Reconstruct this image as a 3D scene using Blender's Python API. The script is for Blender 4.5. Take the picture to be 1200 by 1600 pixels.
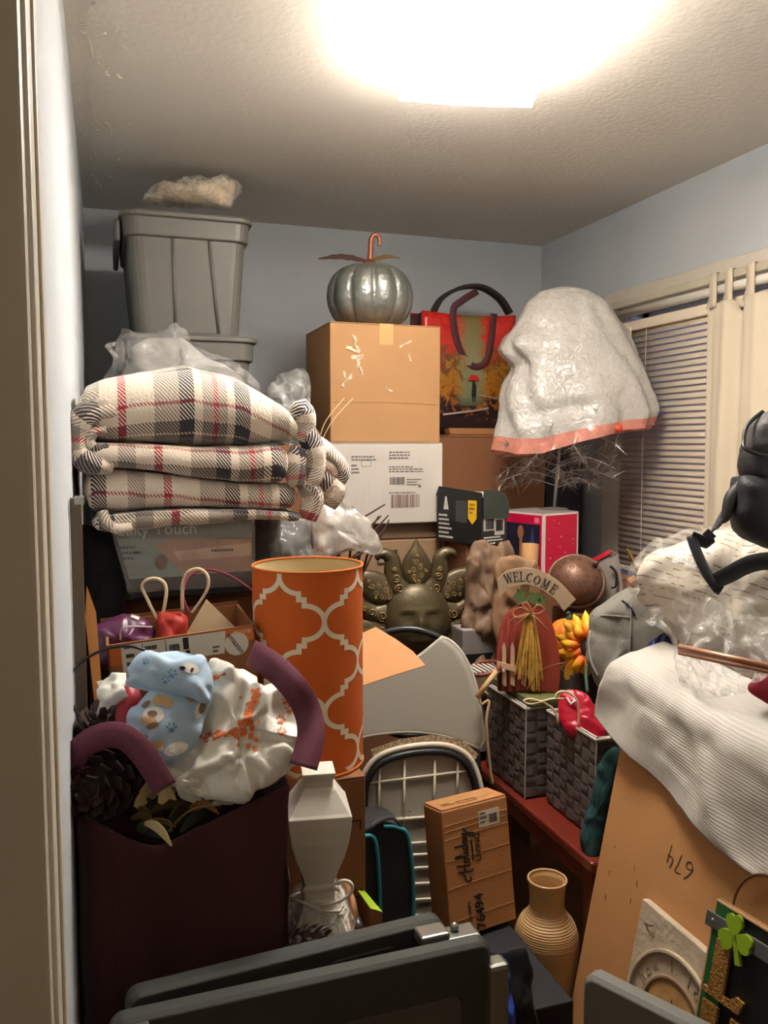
import bpy, bmesh, math, random
from mathutils import Vector, Matrix, noise
from mathutils.bvhtree import BVHTree
random.seed(7)
SC = bpy.context.scene
COL = SC.collection
PI = math.pi
for o in list(bpy.data.objects):
    bpy.data.objects.remove(o)

# ------------------------------------------------------------ camera
F = 1300.0; YAW = math.radians(18.4); PIT = math.radians(4.62)
CAM = Vector((0, 0, 1.44))
FH = Vector((math.sin(YAW), math.cos(YAW), 0)); RT = Vector((math.cos(YAW), -math.sin(YAW), 0)); ZZ = Vector((0, 0, 1))
FW = FH * math.cos(PIT) - ZZ * math.sin(PIT); UP = ZZ * math.cos(PIT) + FH * math.sin(PIT)
cd = bpy.data.cameras.new('camera'); cam = bpy.data.objects.new('camera', cd); COL.objects.link(cam)
cd.sensor_fit = 'VERTICAL'; cd.sensor_height = 24.0; cd.lens = 24.0 * F / 1600.0; cd.clip_start = 0.02
cm = Matrix.Identity(4)
for i in range(3):
    cm[i][0] = RT[i]; cm[i][1] = UP[i]; cm[i][2] = -FW[i]; cm[i][3] = CAM[i]
cam.matrix_world = cm
SC.camera = cam

# ------------------------------------------------------------ world, exposure
SC.view_settings.view_transform = 'Standard'; SC.view_settings.look = 'None'
SC.view_settings.exposure = 1.32; SC.view_settings.gamma = 1.0; SC.view_settings.use_curve_mapping = False
w = bpy.data.worlds.new('dusk'); SC.world = w; w.use_nodes = True
w.node_tree.nodes['Background'].inputs[0].default_value = (0.10, 0.16, 0.42, 1)
w.node_tree.nodes['Background'].inputs[1].default_value = 0.55
LAMP_C = Vector((0.862, 1.82, 2.44))
LAMP_COL = (1.0, 0.95, 0.88)
SHADE_EMIT = 24.0
BULB_W = 3.0

def point_light(name, loc, watts, col, rad=0.04):
    l = bpy.data.lights.new(name, 'POINT'); l.energy = watts; l.color = col; l.shadow_soft_size = rad
    o = bpy.data.objects.new(name, l); o.location = loc; COL.objects.link(o); return o
for k, (dx, dy) in enumerate(((-0.07, 0.02), (0.07, -0.02))):
    point_light('ceiling_lamp_bulb_light', (LAMP_C.x + dx, LAMP_C.y + dy, 2.385), BULB_W, LAMP_COL, 0.03)
point_light('hallway_fill_light', (0.35, -0.75, 2.15), 2.8, (1.0, 0.86, 0.70), 0.12)  # added fill from behind the camera, no lamp is seen there

# ------------------------------------------------------------ pixel helpers (1200 x 1600 frame)
def ray(px, py): return FW + RT * ((px - 600) / F) - UP * ((py - 800) / F)
def P(px, py, d): return CAM + ray(px, py) * d
def PA(px, py, ax, v):
    r = ray(px, py); return CAM + r * ((v - CAM[ax]) / r[ax])
def PN(px, py, pt, n):
    r = ray(px, py); return CAM + r * ((Vector(pt) - CAM).dot(n) / r.dot(n))
def pix(p):
    v = Vector(p) - CAM; d = v.dot(FW); return (600 + F * v.dot(RT) / d, 800 - F * v.dot(UP) / d)

# ------------------------------------------------------------ materials
def lin(c): return tuple((x / 255 / 12.92) if x / 255 <= 0.04045 else ((x / 255 + 0.055) / 1.055) ** 2.4 for x in c)
MATS = {}
def mat(name, col, rough=0.6, metal=0.0, bump=0.0, bscale=60.0, var=0.0, vscale=8.0, spec=0.5, detail=4.0, emit=0.0, sheen=0.0, stretch=None, kind='noise', coat=0.0):
    if name in MATS: return MATS[name]
    m = bpy.data.materials.new(name); MATS[name] = m; m.use_nodes = True
    nt = m.node_tree; b = nt.nodes['Principled BSDF']; c = (*lin(col), 1)
    b.inputs['Base Color'].default_value = c; b.inputs['Roughness'].default_value = rough; b.inputs['Metallic'].default_value = metal
    b.inputs['Specular IOR Level'].default_value = spec; b.inputs['Sheen Weight'].default_value = sheen; b.inputs['Coat Weight'].default_value = coat
    if emit: b.inputs['Emission Color'].default_value = c; b.inputs['Emission Strength'].default_value = emit
    tc = nt.nodes.new('ShaderNodeTexCoord'); src = tc.outputs['Object']
    if stretch:
        mp = nt.nodes.new('ShaderNodeMapping'); mp.inputs['Scale'].default_value = stretch; nt.links.new(src, mp.inputs[0]); src = mp.outputs[0]
    def tex(scale, det):
        if kind == 'voronoi':
            t = nt.nodes.new('ShaderNodeTexVoronoi'); t.inputs['Scale'].default_value = scale; nt.links.new(src, t.inputs['Vector']); return t.outputs['Distance']
        t = nt.nodes.new('ShaderNodeTexNoise'); t.inputs['Scale'].default_value = scale; t.inputs['Detail'].default_value = det; nt.links.new(src, t.inputs['Vector']); return t.outputs[0]
    if var:
        f = tex(vscale, 5.0); mr = nt.nodes.new('ShaderNodeMapRange'); nt.links.new(f, mr.inputs[0])
        mr.inputs[1].default_value = 0.25; mr.inputs[2].default_value = 0.75; mr.inputs[3].default_value = 1 - var; mr.inputs[4].default_value = 1 + var
        hs = nt.nodes.new('ShaderNodeHueSaturation'); hs.inputs['Color'].default_value = c; nt.links.new(mr.outputs[0], hs.inputs['Value']); nt.links.new(hs.outputs[0], b.inputs['Base Color'])
    if bump:
        f = tex(bscale, detail); bn = nt.nodes.new('ShaderNodeBump'); bn.inputs['Strength'].default_value = min(1.0, bump); bn.inputs['Distance'].default_value = 0.004
        nt.links.new(f, bn.inputs['Height']); nt.links.new(bn.outputs[0], b.inputs['Normal'])
    return m

def film(name, col, opac=0.35, rough=0.12, bscale=22.0, trans=0.0, streak=0.35, bump=0.9, det=5.0):
    """thin plastic film: partly see-through, wrinkled, glossy"""
    if name in MATS: return MATS[name]
    m = bpy.data.materials.new(name); MATS[name] = m; m.use_nodes = True
    nt = m.node_tree; b = nt.nodes['Principled BSDF']; out = nt.nodes['Material Output']
    b.inputs['Base Color'].default_value = (*lin(col), 1); b.inputs['Roughness'].default_value = rough; b.inputs['Specular IOR Level'].default_value = 0.9
    tc = nt.nodes.new('ShaderNodeTexCoord')
    n1 = nt.nodes.new('ShaderNodeTexNoise'); n1.inputs['Scale'].default_value = bscale; n1.inputs['Detail'].default_value = det; n1.inputs['Distortion'].default_value = 1.6
    nt.links.new(tc.outputs['Object'], n1.inputs['Vector'])
    bn = nt.nodes.new('ShaderNodeBump'); bn.inputs['Strength'].default_value = bump; bn.inputs['Distance'].default_value = 0.012
    nt.links.new(n1.outputs[0], bn.inputs['Height']); nt.links.new(bn.outputs[0], b.inputs['Normal'])
    tr = nt.nodes.new('ShaderNodeBsdfTransparent'); mx = nt.nodes.new('ShaderNodeMixShader')
    mr = nt.nodes.new('ShaderNodeMapRange'); nt.links.new(n1.outputs[0], mr.inputs[0])
    mr.inputs[1].default_value = 0.42; mr.inputs[2].default_value = 0.66; mr.inputs[3].default_value = opac * (1 - streak); mr.inputs[4].default_value = min(1.0, opac * (1 + streak))
    nt.links.new(mr.outputs[0], mx.inputs[0]); nt.links.new(tr.outputs[0], mx.inputs[1])
    sh = b.outputs[0]
    if trans:
        tl = nt.nodes.new('ShaderNodeBsdfTranslucent'); tl.inputs[0].default_value = (*lin(col), 1)
        m2 = nt.nodes.new('ShaderNodeMixShader'); m2.inputs[0].default_value = trans; nt.links.new(sh, m2.inputs[1]); nt.links.new(tl.outputs[0], m2.inputs[2]); sh = m2.outputs[0]
    nt.links.new(sh, mx.inputs[2]); nt.links.new(mx.outputs[0], out.inputs['Surface'])
    return m

# ------------------------------------------------------------ mesh builder
def fr(o, x, y):
    x = Vector(x).normalized(); y = Vector(y); y = (y - x * y.dot(x)).normalized(); z = x.cross(y); m = Matrix.Identity(4)
    for i in range(3): m[i][0] = x[i]; m[i][1] = y[i]; m[i][2] = z[i]; m[i][3] = o[i]
    return m
def cr(pts, n, closed=False):
    """Catmull-Rom through pts, n samples per span"""
    pts = [Vector(p) for p in pts]; L = len(pts); out = []
    for i in range(L if closed else L - 1):
        g = (lambda k: pts[k % L]) if closed else (lambda k: pts[max(0, min(L - 1, k))])
        a, b, c, d = g(i - 1), g(i), g(i + 1), g(i + 2)
        for k in range(n):
            t = k / n
            out.append(0.5 * (2 * b + (c - a) * t + (2 * a - 5 * b + 4 * c - d) * t * t + (3 * b - a - 3 * c + d) * t ** 3))
    if not closed: out.append(pts[-1])
    return out
class MB:
    def __init__(s): s.v = []; s.f = []; s.uv = {}
    def add(s, vs, fs, uvs=None):
        b = len(s.v); s.v += [Vector(p) for p in vs]; s.f += [tuple(b + i for i in f) for f in fs]
        if uvs:
            for i, u in enumerate(uvs): s.uv[b + i] = u
        return s
    def T(s, m): s.v = [m @ p for p in s.v]; return s
    def box(s, x0, x1, y0, y1, z0, z1, m=None):
        vs = [Vector((x, y, z)) for z in (z0, z1) for y in (y0, y1) for x in (x0, x1)]
        if m: vs = [m @ p for p in vs]
        return s.add(vs, [(0, 2, 3, 1), (4, 5, 7, 6), (0, 1, 5, 4), (2, 6, 7, 3), (0, 4, 6, 2), (1, 3, 7, 5)])
    def prism(s, pts, z0, z1, m=None):
        n = len(pts); vs = [Vector((p[0], p[1], z0)) for p in pts] + [Vector((p[0], p[1], z1)) for p in pts]
        if m: vs = [m @ p for p in vs]
        return s.add(vs, [tuple(range(n - 1, -1, -1)), tuple(range(n, 2 * n))] + [(i, (i + 1) % n, n + (i + 1) % n, n + i) for i in range(n)])
    def grid(s, rows, cu=False, cv=False, uvs=None):
        R, C = len(rows), len(rows[0]); vs = [p for r in rows for p in r]; fs = []
        for i in range(R if cv else R - 1):
            for j in range(C if cu else C - 1):
                i2, j2 = (i + 1) % R, (j + 1) % C; fs.append((i * C + j, i * C + j2, i2 * C + j2, i2 * C + j))
        return s.add(vs, fs, [u for r in uvs for u in r] if uvs else None)
    def tube(s, path, r, seg=8, closed=False, flat=1.0):
        path = [Vector(p) for p in path]; n = len(path); rr = r if isinstance(r, (list, tuple)) else [r] * n
        rows = []; up = None
        for i, p in enumerate(path):
            t = (path[(i + 1) % n] - path[i - 1]) if closed else (path[min(n - 1, i + 1)] - path[max(0, i - 1)])
            if t.length < 1e-9: t = Vector((0, 0, 1))
            t.normalize()
            if up is None: up = Vector((0, 0, 1)) if abs(t.z) < 0.9 else Vector((0, 1, 0))
            a = up - t * up.dot(t)
            if a.length < 1e-6: a = Vector((1, 0, 0)) - t * t.x
            a.normalize(); up = a; b = t.cross(a)
            rows.append([p + (a * math.cos(2 * PI * k / seg) * flat + b * math.sin(2 * PI * k / seg)) * rr[i] for k in range(seg)])
        base = len(s.v); s.grid(rows, cu=True, cv=closed)
        if not closed:
            s.f.append(tuple(base + k for k in range(seg - 1, -1, -1))); s.f.append(tuple(base + (n - 1) * seg + k for k in range(seg)))
        return s
    def lathe(s, prof, seg=32, m=None, rf=None, cap=True):
        rows = [[Vector(((rf(2 * PI * k / seg, z) if rf else 1) * r * math.cos(2 * PI * k / seg), (rf(2 * PI * k / seg, z) if rf else 1) * r * math.sin(2 * PI * k / seg), z)) for k in range(seg)] for r, z in prof]
        if m: rows = [[m @ p for p in r] for r in rows]
        base = len(s.v); s.grid(rows, cu=True)
        if cap:
            n = len(prof); s.f.append(tuple(base + k for k in range(seg - 1, -1, -1))); s.f.append(tuple(base + (n - 1) * seg + k for k in range(seg)))
        return s
    def ell(s, c, r, seg=16, rings=9, m=None, fn=None):
        rows = []
        for i in range(rings):
            th = PI * (i + 0.02) / (rings - 1 + 0.04)
            rows.append([])
            for k in range(seg):
                u = Vector((math.sin(th) * math.cos(2 * PI * k / seg), math.sin(th) * math.sin(2 * PI * k / seg), math.cos(th)))
                q = Vector((u.x * r[0], u.y * r[1], u.z * r[2])) * (fn(u) if fn else 1)
                rows[-1].append((m @ q if m else q) + Vector(c))
        base = len(s.v); s.grid(rows[::-1], cu=True)
        s.f.append(tuple(base + k for k in range(seg - 1, -1, -1))); s.f.append(tuple(base + (rings - 1) * seg + k for k in range(seg))); return s
    def ribbon(s, path, side, w, th=0.002, ws=None):
        """flat strap along path; side = width direction (vector or list)"""
        path = [Vector(p) for p in path]; n = len(path); rows = []
        for i, p in enumerate(path):
            t = (path[min(n - 1, i + 1)] - path[max(0, i - 1)]).normalized(); d = Vector(side[i] if isinstance(side, list) else side)
            d = (d - t * d.dot(t)).normalized(); nn = t.cross(d) * th / 2; ww = (ws[i] if ws else w) / 2
            rows.append([p - d * ww - nn, p + d * ww - nn, p + d * ww + nn, p - d * ww + nn])
        base = len(s.v); s.grid(rows, cu=True); s.f.append((base + 3, base + 2, base + 1, base)); e = base + (n - 1) * 4; s.f.append((e, e + 1, e + 2, e + 3)); return s
    def bvh(s): return BVHTree.FromPolygons([tuple(p) for p in s.v], s.f)

LOC = {}
def setp(o, label=None, cat=None, group=None, kind=None):
    if label: o['label'] = label
    if cat: o['category'] = cat
    if group: o['group'] = group
    if kind: o['kind'] = kind
def thing(name, label, cat, loc, group=None):
    o = bpy.data.objects.new(name, None); COL.objects.link(o); o.location = loc; o.empty_display_size = 0.05
    LOC[o.name] = Vector(loc); setp(o, label, cat, group); return o
def obj(name, mb, m, parent=None, smooth=False, bev=0.0, solid=0.0, sub=0, label=None, kind=None, mesh=None, seg=2):
    if mesh is None:
        me = bpy.data.meshes.new(name); L = LOC[parent.name] if parent else Vector((0, 0, 0))
        me.from_pydata([tuple(p - L) for p in mb.v], [], mb.f)
        if mb.uv:
            ul = me.uv_layers.new(name='UVMap')
            for lp in me.loops: ul.data[lp.index].uv = mb.uv.get(lp.vertex_index, (0, 0))
        if len(mb.f) > 5:
            bm = bmesh.new(); bm.from_mesh(me); bmesh.ops.recalc_face_normals(bm, faces=bm.faces); bm.to_mesh(me); bm.free()
        me.materials.append(m)
        if smooth: me.polygons.foreach_set('use_smooth', [True] * len(me.polygons))
        me.update()
    else: me = mesh
    o = bpy.data.objects.new(name, me); COL.objects.link(o)
    if parent: o.parent = parent; LOC[o.name] = LOC[parent.name]
    else: LOC[o.name] = Vector((0, 0, 0))
    if solid:
        md = o.modifiers.new('thick', 'SOLIDIFY'); md.thickness = solid; md.offset = 0
    if bev:
        md = o.modifiers.new('edge', 'BEVEL'); md.width = bev; md.segments = seg; md.limit_method = 'ANGLE'; md.angle_limit = math.radians(40)
        if not smooth: md.harden_normals = False
    if sub:
        md = o.modifiers.new('round', 'SUBSURF'); md.levels = sub; md.render_levels = sub
    setp(o, label, None, None, kind); return o
def single(name, mb, m, label, cat, group=None, **k):
    o = obj(name, mb, m, None, **k); setp(o, label, cat, group); return o
def struct(name, mb, m, parent=None, **k):
    o = obj(name, mb, m, parent, **k); o['kind'] = 'structure'; return o
def dup(root, delta, label=None, name=None):
    """a copy of a thing with copies of its parts and sub-parts"""
    r = root.copy(); COL.objects.link(r); r.location = root.location + Vector(delta); LOC[r.name] = LOC[root.name] + Vector(delta)
    if label: r['label'] = label
    for ch in list(root.children):
        c = ch.copy(); COL.objects.link(c); c.parent = r
        for g in list(ch.children):
            d = g.copy(); COL.objects.link(d); d.parent = c
    return r

def crease(p, sc, seed=0.0):
    q = Vector(p) * sc + Vector((seed, seed * 1.7, -seed))
    d = noise.voronoi(q)[0]
    return (d[1] - d[0])            # 0 on a crease
def facet(q):
    d, pts = noise.voronoi(q); ws = h = 0.0
    for di, pi in zip(d, pts):
        w_ = math.exp(-26 * (di - d[0])); rv = noise.cell_vector(pi * 7.31) * 2 - Vector((1, 1, 1)); h += w_ * ((q - pi).dot(rv) + 0.35 * rv.x); ws += w_
    return h / ws
def crumple(p, sc, seed=0.0):
    q = Vector(p) * sc + Vector((seed, seed * 1.3, seed * 0.7))
    return 0.35 * noise.noise(q * 0.7) + 1.0 * facet(q * 0.9) + 0.45 * facet(q * 2.1)
def facing(path):
    out = []
    for i in range(len(path)):
        t = Vector(path[min(len(path) - 1, i + 1)]) - Vector(path[max(0, i - 1)]); out.append(t.cross(FW))
    return out

def pillow(outline, center, d, n, tf, tb, amp=0.0, sc=10.0, rings=12, per=6, e=2.0, seed=0.0, dfun=None, edge=0.25):
    """closed soft body whose rim runs through the outline pixels in the plane at depth d with normal n; bulges tf to the front, tb to the back"""
    n = Vector(n).normalized()
    if n.dot(FW) > 0: n = -n
    pt = P(center[0], center[1], d)
    out = cr([PN(x, y, pt, n) for x, y in outline], per, closed=True); c = PN(center[0], center[1], pt, n); N = len(out)
    area = sum((out[i] - c).cross(out[(i + 1) % N] - c).dot(n) for i in range(N))
    if area < 0: out = out[::-1]
    ux = RT - n * RT.dot(n); ux.normalize(); uy = n.cross(ux)
    mb = MB(); rows = []; uvs = []
    def height(r, t): return t * (max(0.0, 1 - r ** e)) ** (1 / e)
    for side in (0, 1):
        rs = [1 - k / rings for k in range(rings)] if side else [(k + 1) / rings for k in range(rings)]
        for r in (rs[1:] if side else rs):
            rr = math.sin(r * PI / 2) if r < 1 else 1.0
            row = []; ur = []
            for p in out:
                q = c + (p - c) * rr; h = height(rr, tb if side else tf)
                w = q + n * (-h if side else h)
                if dfun: w = w + dfun(q, rr)
                if amp: w = w + (n * (1 if not side else -1) * (1 - edge * rr) + (p - c).normalized() * 0.5 * rr) * (crumple(q + n * (0.3 if side else 0), sc, seed) * amp)
                row.append(w); ur.append(((q - c).dot(ux), (q - c).dot(uy)))
            rows.append(row); uvs.append(ur)
    cf = c + n * tf; cb = c - n * tb
    if amp: cf = cf + n * crumple(c, sc, seed) * amp; cb = cb - n * crumple(c + n * 0.3, sc, seed) * amp
    mb.add([cf], [], [(0, 0)])
    R = len(rows)
    mb.grid(rows, cu=True, uvs=uvs)
    mb.add([cb], [], [(0, 0)])
    for i in range(N):
        mb.f.append((0, 1 + i, 1 + (i + 1) % N)); b = 1 + (R - 1) * N; mb.f.append((len(mb.v) - 1, b + (i + 1) % N, b + i))
    return mb
def sheet(ctrl, nu=6, nv=6, amp=0.0, sc=10.0, seed=0.0, fn=None):
    rows = [cr(r, nu) for r in ctrl]
    cols = [cr([rows[i][j] for i in range(len(rows))], nv) for j in range(len(rows[0]))]
    R = len(cols[0]); C = len(cols); g = [[cols[j][i] for j in range(C)] for i in range(R)]
    if amp or fn:
        g2 = []
        for i in range(R):
            row = []
            for j in range(C):
                du = g[i][min(C - 1, j + 1)] - g[i][max(0, j - 1)]; dv = g[min(R - 1, i + 1)][j] - g[max(0, i - 1)][j]; nn = du.cross(dv)
                if nn.length > 1e-12: nn.normalize()
                if nn.dot(FW) > 0: nn = -nn
                row.append(g[i][j] + nn * (amp * crumple(g[i][j], sc, seed) + (fn(i / (R - 1), j / (C - 1)) if fn else 0)))
            g2.append(row)
        g = g2
    return MB().grid(g, uvs=[[(j / (C - 1), i / (R - 1)) for j in range(C)] for i in range(R)])
def decal(name, bvh, polys, m, parent, off=0.0012, label=None):
    """print laid on a surface: each outline is carried on to the surface met behind it"""
    mb = MB()
    for poly in polys:
        cx = sum(p[0] for p in poly) / len(poly); cy = sum(p[1] for p in poly) / len(poly); rings = []
        ok = True
        for s in (0.001, 0.5, 1.0):
            row = []
            for x, y in poly:
                r = ray(cx + (x - cx) * s, cy + (y - cy) * s).normalized(); h = bvh.ray_cast(CAM, r)
                if h[0] is None: ok = False; break
                row.append(h[0] - r * off)
            if not ok: break
            rings.append(row)
        if ok: mb.grid(rings, cu=True)
    if mb.v: return obj(name, mb, m, parent, label=label, kind='stuff')
def ellp(cx, cy, rx, ry, rot=0, n=12):
    c, s = math.cos(rot), math.sin(rot)
    return [(cx + rx * math.cos(2 * PI * k / n) * c - ry * math.sin(2 * PI * k / n) * s, cy + rx * math.cos(2 * PI * k / n) * s + ry * math.sin(2 * PI * k / n) * c) for k in range(n)]
def paw(cx, cy, s, rot=0):
    out = [ellp(cx, cy, s * 0.55, s * 0.42, rot)]
    for a, r in ((-2.5, 0.95), (-1.9, 1.15), (-1.25, 1.15), (-0.65, 0.95)):
        out.append(ellp(cx + math.cos(a + rot) * s * r, cy + math.sin(a + rot) * s * r, s * 0.2, s * 0.3, rot + a + PI / 2, 8))
    return out
def strip2(pts, w):
    """polyline -> quads of width w (2D)"""
    out = []
    for (x0, y0), (x1, y1) in zip(pts, pts[1:]):
        L = math.hypot(x1 - x0, y1 - y0) or 1; nx, ny = -(y1 - y0) / L * w / 2, (x1 - x0) / L * w / 2
        ex, ey = (x1 - x0) / L * w * 0.3, (y1 - y0) / L * w * 0.3
        out.append([(x0 - ex - nx, y0 - ey - ny), (x1 + ex - nx, y1 + ey - ny), (x1 + ex + nx, y1 + ey + ny), (x0 - ex + nx, y0 - ey + ny)])
    return out
def flatprint(name, polys, M4, m, parent, z=0.0008, th=0.0004):
    mb = MB()
    for p in polys:
        a = sum(p[i][0] * p[(i + 1) % len(p)][1] - p[(i + 1) % len(p)][0] * p[i][1] for i in range(len(p)))
        mb.prism(p if a > 0 else p[::-1], z, z + th, M4)
    return obj(name, mb, m, parent, kind='stuff' if len(polys) > 1 else None)
def rectp(x0, y0, x1, y1): return [(x0, y0), (x1, y0), (x1, y1), (x0, y1)]
def barcode(x, y, w, h, seed=1):
    r = random.Random(seed); out = []; t = x
    while t < x + w:
        b = r.choice((1, 1, 2, 3)) * w / 70; out.append(rectp(t, y, min(t + b, x + w), y + h)); t += b + r.choice((1, 1, 2)) * w / 70
    return out
def fineprint(x, y, w, n, lh, seed=1):
    r = random.Random(seed); out = []
    for k in range(n):
        t = x; yy = y - k * lh
        e = x + w * r.uniform(0.5, 1)
        while t < e:
            q = r.uniform(0.04, 0.12) * w; out.append(rectp(t, yy, min(t + q, e), yy + lh * 0.45)); t += q + 0.025 * w
    return out
def text(name, body, M4, size, m, parent, ext=0.0004, shear=0.0, bold=0.0, align='CENTER'):
    cu = bpy.data.curves.new(name, 'FONT'); cu.body = body; cu.size = size; cu.extrude = ext; cu.align_x = align; cu.align_y = 'CENTER'; cu.shear = shear; cu.offset = bold; cu.resolution_u = 3
    t = bpy.data.objects.new('tmp_text', cu); COL.objects.link(t)
    dg = bpy.context.evaluated_depsgraph_get(); me0 = t.evaluated_get(dg).to_mesh()
    mb = MB().add([M4 @ (v.co + Vector((0, 0, 0.0006 + ext))) for v in me0.vertices], [tuple(p.vertices) for p in me0.polygons])
    t.evaluated_get(dg).to_mesh_clear(); bpy.data.objects.remove(t); bpy.data.curves.remove(cu)
    return obj(name, mb, m, parent, kind='stuff' if len(body) > 1 else None)
# ------------------------------------------------------------ shared materials
WALL = mat('wall_paint', (196, 202, 206), 0.75, bump=0.25, bscale=180, var=0.03, vscale=3)
CEIL = mat('ceiling_plaster', (222, 216, 206), 0.9, bump=0.45, bscale=60, detail=9)
CREAM = mat('cream_trim_paint', (214, 206, 190), 0.45, bump=0.1, bscale=30, var=0.03)
FLOORM = mat('oak_floor', (96, 66, 42), 0.4, bump=0.2, bscale=40, var=0.2, stretch=(1, 8, 1))
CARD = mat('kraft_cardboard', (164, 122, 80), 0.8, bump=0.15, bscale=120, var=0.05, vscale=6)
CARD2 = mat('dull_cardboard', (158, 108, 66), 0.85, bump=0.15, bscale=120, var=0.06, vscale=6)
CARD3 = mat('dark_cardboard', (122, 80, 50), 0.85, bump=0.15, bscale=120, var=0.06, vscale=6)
TAPE = mat('clear_packing_tape', (196, 150, 96), 0.15, spec=0.8)
CORR = mat('corrugated_cut_edge', (150, 104, 60), 0.9)
WHITECARD = mat('white_cardboard', (184, 176, 166), 0.8, bump=0.35, bscale=90, stretch=(1, 0.05, 0.05), var=0.03)
INK = mat('black_ink', (28, 24, 24), 0.7)
GREYINK = mat('grey_ink', (96, 88, 84), 0.8)
PAPER = mat('label_paper', (214, 206, 190), 0.7)
BLACK = mat('black_cloth', (20, 20, 22), 0.85, bump=0.25, bscale=300, sheen=0.2)
BLACKPL = mat('black_plastic', (22, 22, 23), 0.4)
WPLAST = mat('white_plastic', (226, 222, 212), 0.4)
GREYTOTE = mat('grey_tote_plastic', (104, 101, 94), 0.45, bump=0.08, bscale=200)
STEEL = mat('brushed_steel', (176, 174, 168), 0.32, 0.9)
PAINTWHITE = mat('cream_cord', (226, 206, 170), 0.6)

# ------------------------------------------------------------ room shell
XL, XR, YB, H = -0.068, 2.115, 3.83, 2.44
struct('floor', MB().box(-1.2, 2.3, -1.7, YB + 0.1, -0.1, 0), FLOORM)
struct('ceiling', MB().box(-1.2, 2.3, -1.7, YB + 0.1, H, H + 0.1), CEIL)
struct('wall_back', MB().box(XL - 0.1, XR + 0.15, YB, YB + 0.1, 0, H), WALL)
struct('wall_left', MB().box(XL - 0.1, XL, 1.12, YB, 0, H), WALL)
WY0, WY1, WZ0, WZ1 = 1.62, 3.06, 0.86, 1.995
struct('wall_right', MB().box(XR, XR + 0.12, 0.98, WY0, 0, H).box(XR, XR + 0.12, WY1, YB, 0, H).box(XR, XR + 0.12, WY0, WY1, 0, WZ0).box(XR, XR + 0.12, WY0, WY1, WZ1, H), WALL)
struct('wall_front', MB().box(-1.2, XL - 0.03, 1.0, 1.12, 0, H).box(1.15, XR, 1.0, 1.12, 0, H).box(XL - 0.03, 1.15, 1.0, 1.12, 2.20, H), WALL)
struct('wall_hallway', MB().box(-1.2, -1.1, -1.6, 1.0, 0, H).box(1.6, 1.7, -1.6, 1.0, 0, H).box(-1.2, 1.7, -1.7, -1.6, 0, H), mat('hall_paint', (196, 186, 168), 0.8))
dn = struct('door_1', MB().box(XL - 0.03, XL + 0.0, 0.985, 1.135, 0, 2.18).box(1.12, 1.15, 0.985, 1.135, 0, 2.18).box(XL - 0.03, 1.15, 0.985, 1.135, 2.17, 2.20), CREAM, bev=0.004)
struct('door_stop', MB().box(XL, XL + 0.004, 1.04, 1.08, 0, 2.17), CREAM, dn, bev=0.002)
struct('door_casing', MB().box(XL - 0.10, XL - 0.006, 0.965, 1.0, 0, 2.24).box(1.13, 1.23, 0.965, 1.0, 0, 2.24), CREAM, dn, bev=0.006)
struct('baseboard_back', MB().box(XL, XR, YB - 0.015, YB, 0, 0.09), CREAM, bev=0.004)
struct('baseboard_left', MB().box(XL, XL + 0.012, 1.13, YB - 0.02, 0, 0.09), CREAM, bev=0.004)
# ragged plaster repair along the wall side of the ceiling
mb = MB(); rp = random.Random(3)
for k in range(40):
    y = rp.uniform(1.55, 3.7); x = XL + 0.03 + abs(rp.gauss(0, 0.05)); L = rp.uniform(0.01, 0.05)
    mb.ribbon([(x, y, H - 0.0015), (x + rp.uniform(-.008, .008), y + L / 2, H - 0.003), (x + rp.uniform(-.01, .01), y + L, H - 0.001)], (1, 0, 0), rp.uniform(0.004, 0.012), 0.0016)
mb.ribbon([(XL + 0.055 + 0.006 * math.sin(k * 1.7), 1.5 + k * 0.11, H - 0.0005) for k in range(21)], (1, 0, 0), 0.006, 0.004)
o = struct('trim_1', mb, CEIL)

# ------------------------------------------------------------ ceiling lamp
LAMP = thing('ceiling_lamp', 'square white glass ceiling lamp, switched on', 'lamp', LAMP_C)
GLASSM = mat('lit_opal_glass', (255, 247, 238), 0.3, emit=SHADE_EMIT)
yl = math.radians(-11.4); lx = Vector((math.cos(yl), math.sin(yl), 0)); ly = Vector((-math.sin(yl), math.cos(yl), 0))
rows = []
for i in range(15):
    t = -1 + 2 * i / 14; row = []
    for j in range(13):
        s = -1 + 2 * j / 12
        z = H - 0.085 - 0.004 * (1 - s * s) - (0.030 * max(0, (abs(t) - 0.72) / 0.28) ** 1.4)
        wd = 0.178 * (1.04 - 0.05 * abs(t))
        row.append(LAMP_C * 1 + lx * (s * wd) + ly * (t * 0.245) + Vector((0, 0, z - H)))
    rows.append(row)
obj('glass_shade', MB().grid(rows), GLASSM, LAMP, smooth=True, solid=0.004)
mb = MB(); mL = Matrix.Translation((LAMP_C.x, LAMP_C.y, 0)) @ Matrix.Rotation(yl, 4, 'Z')
mb.box(-0.145, 0.145, -0.20, 0.20, H - 0.004, H - 0.001, mL)
for bx in ((-0.145, -0.142, -0.20, 0.20), (0.142, 0.145, -0.20, 0.20), (-0.145, 0.145, -0.20, -0.197), (-0.145, 0.145, 0.197, 0.20)): mb.box(*bx, H - 0.064, H - 0.004, mL)  # tray walls added to hold the lamp's upward light off the ceiling
obj('glow_baffle_pan', mb, mat('white_enamel', (236, 230, 220), 0.4), LAMP, smooth=False)
mb = MB(); e = LAMP_C + ly * 0.240; mb.ell((e.x, e.y, H - 0.098), (0.006, 0.012, 0.005), 10, 6)
obj('screw', mb, mat('dark_screw', (60, 54, 48), 0.4, 0.8), LAMP, smooth=True)
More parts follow.
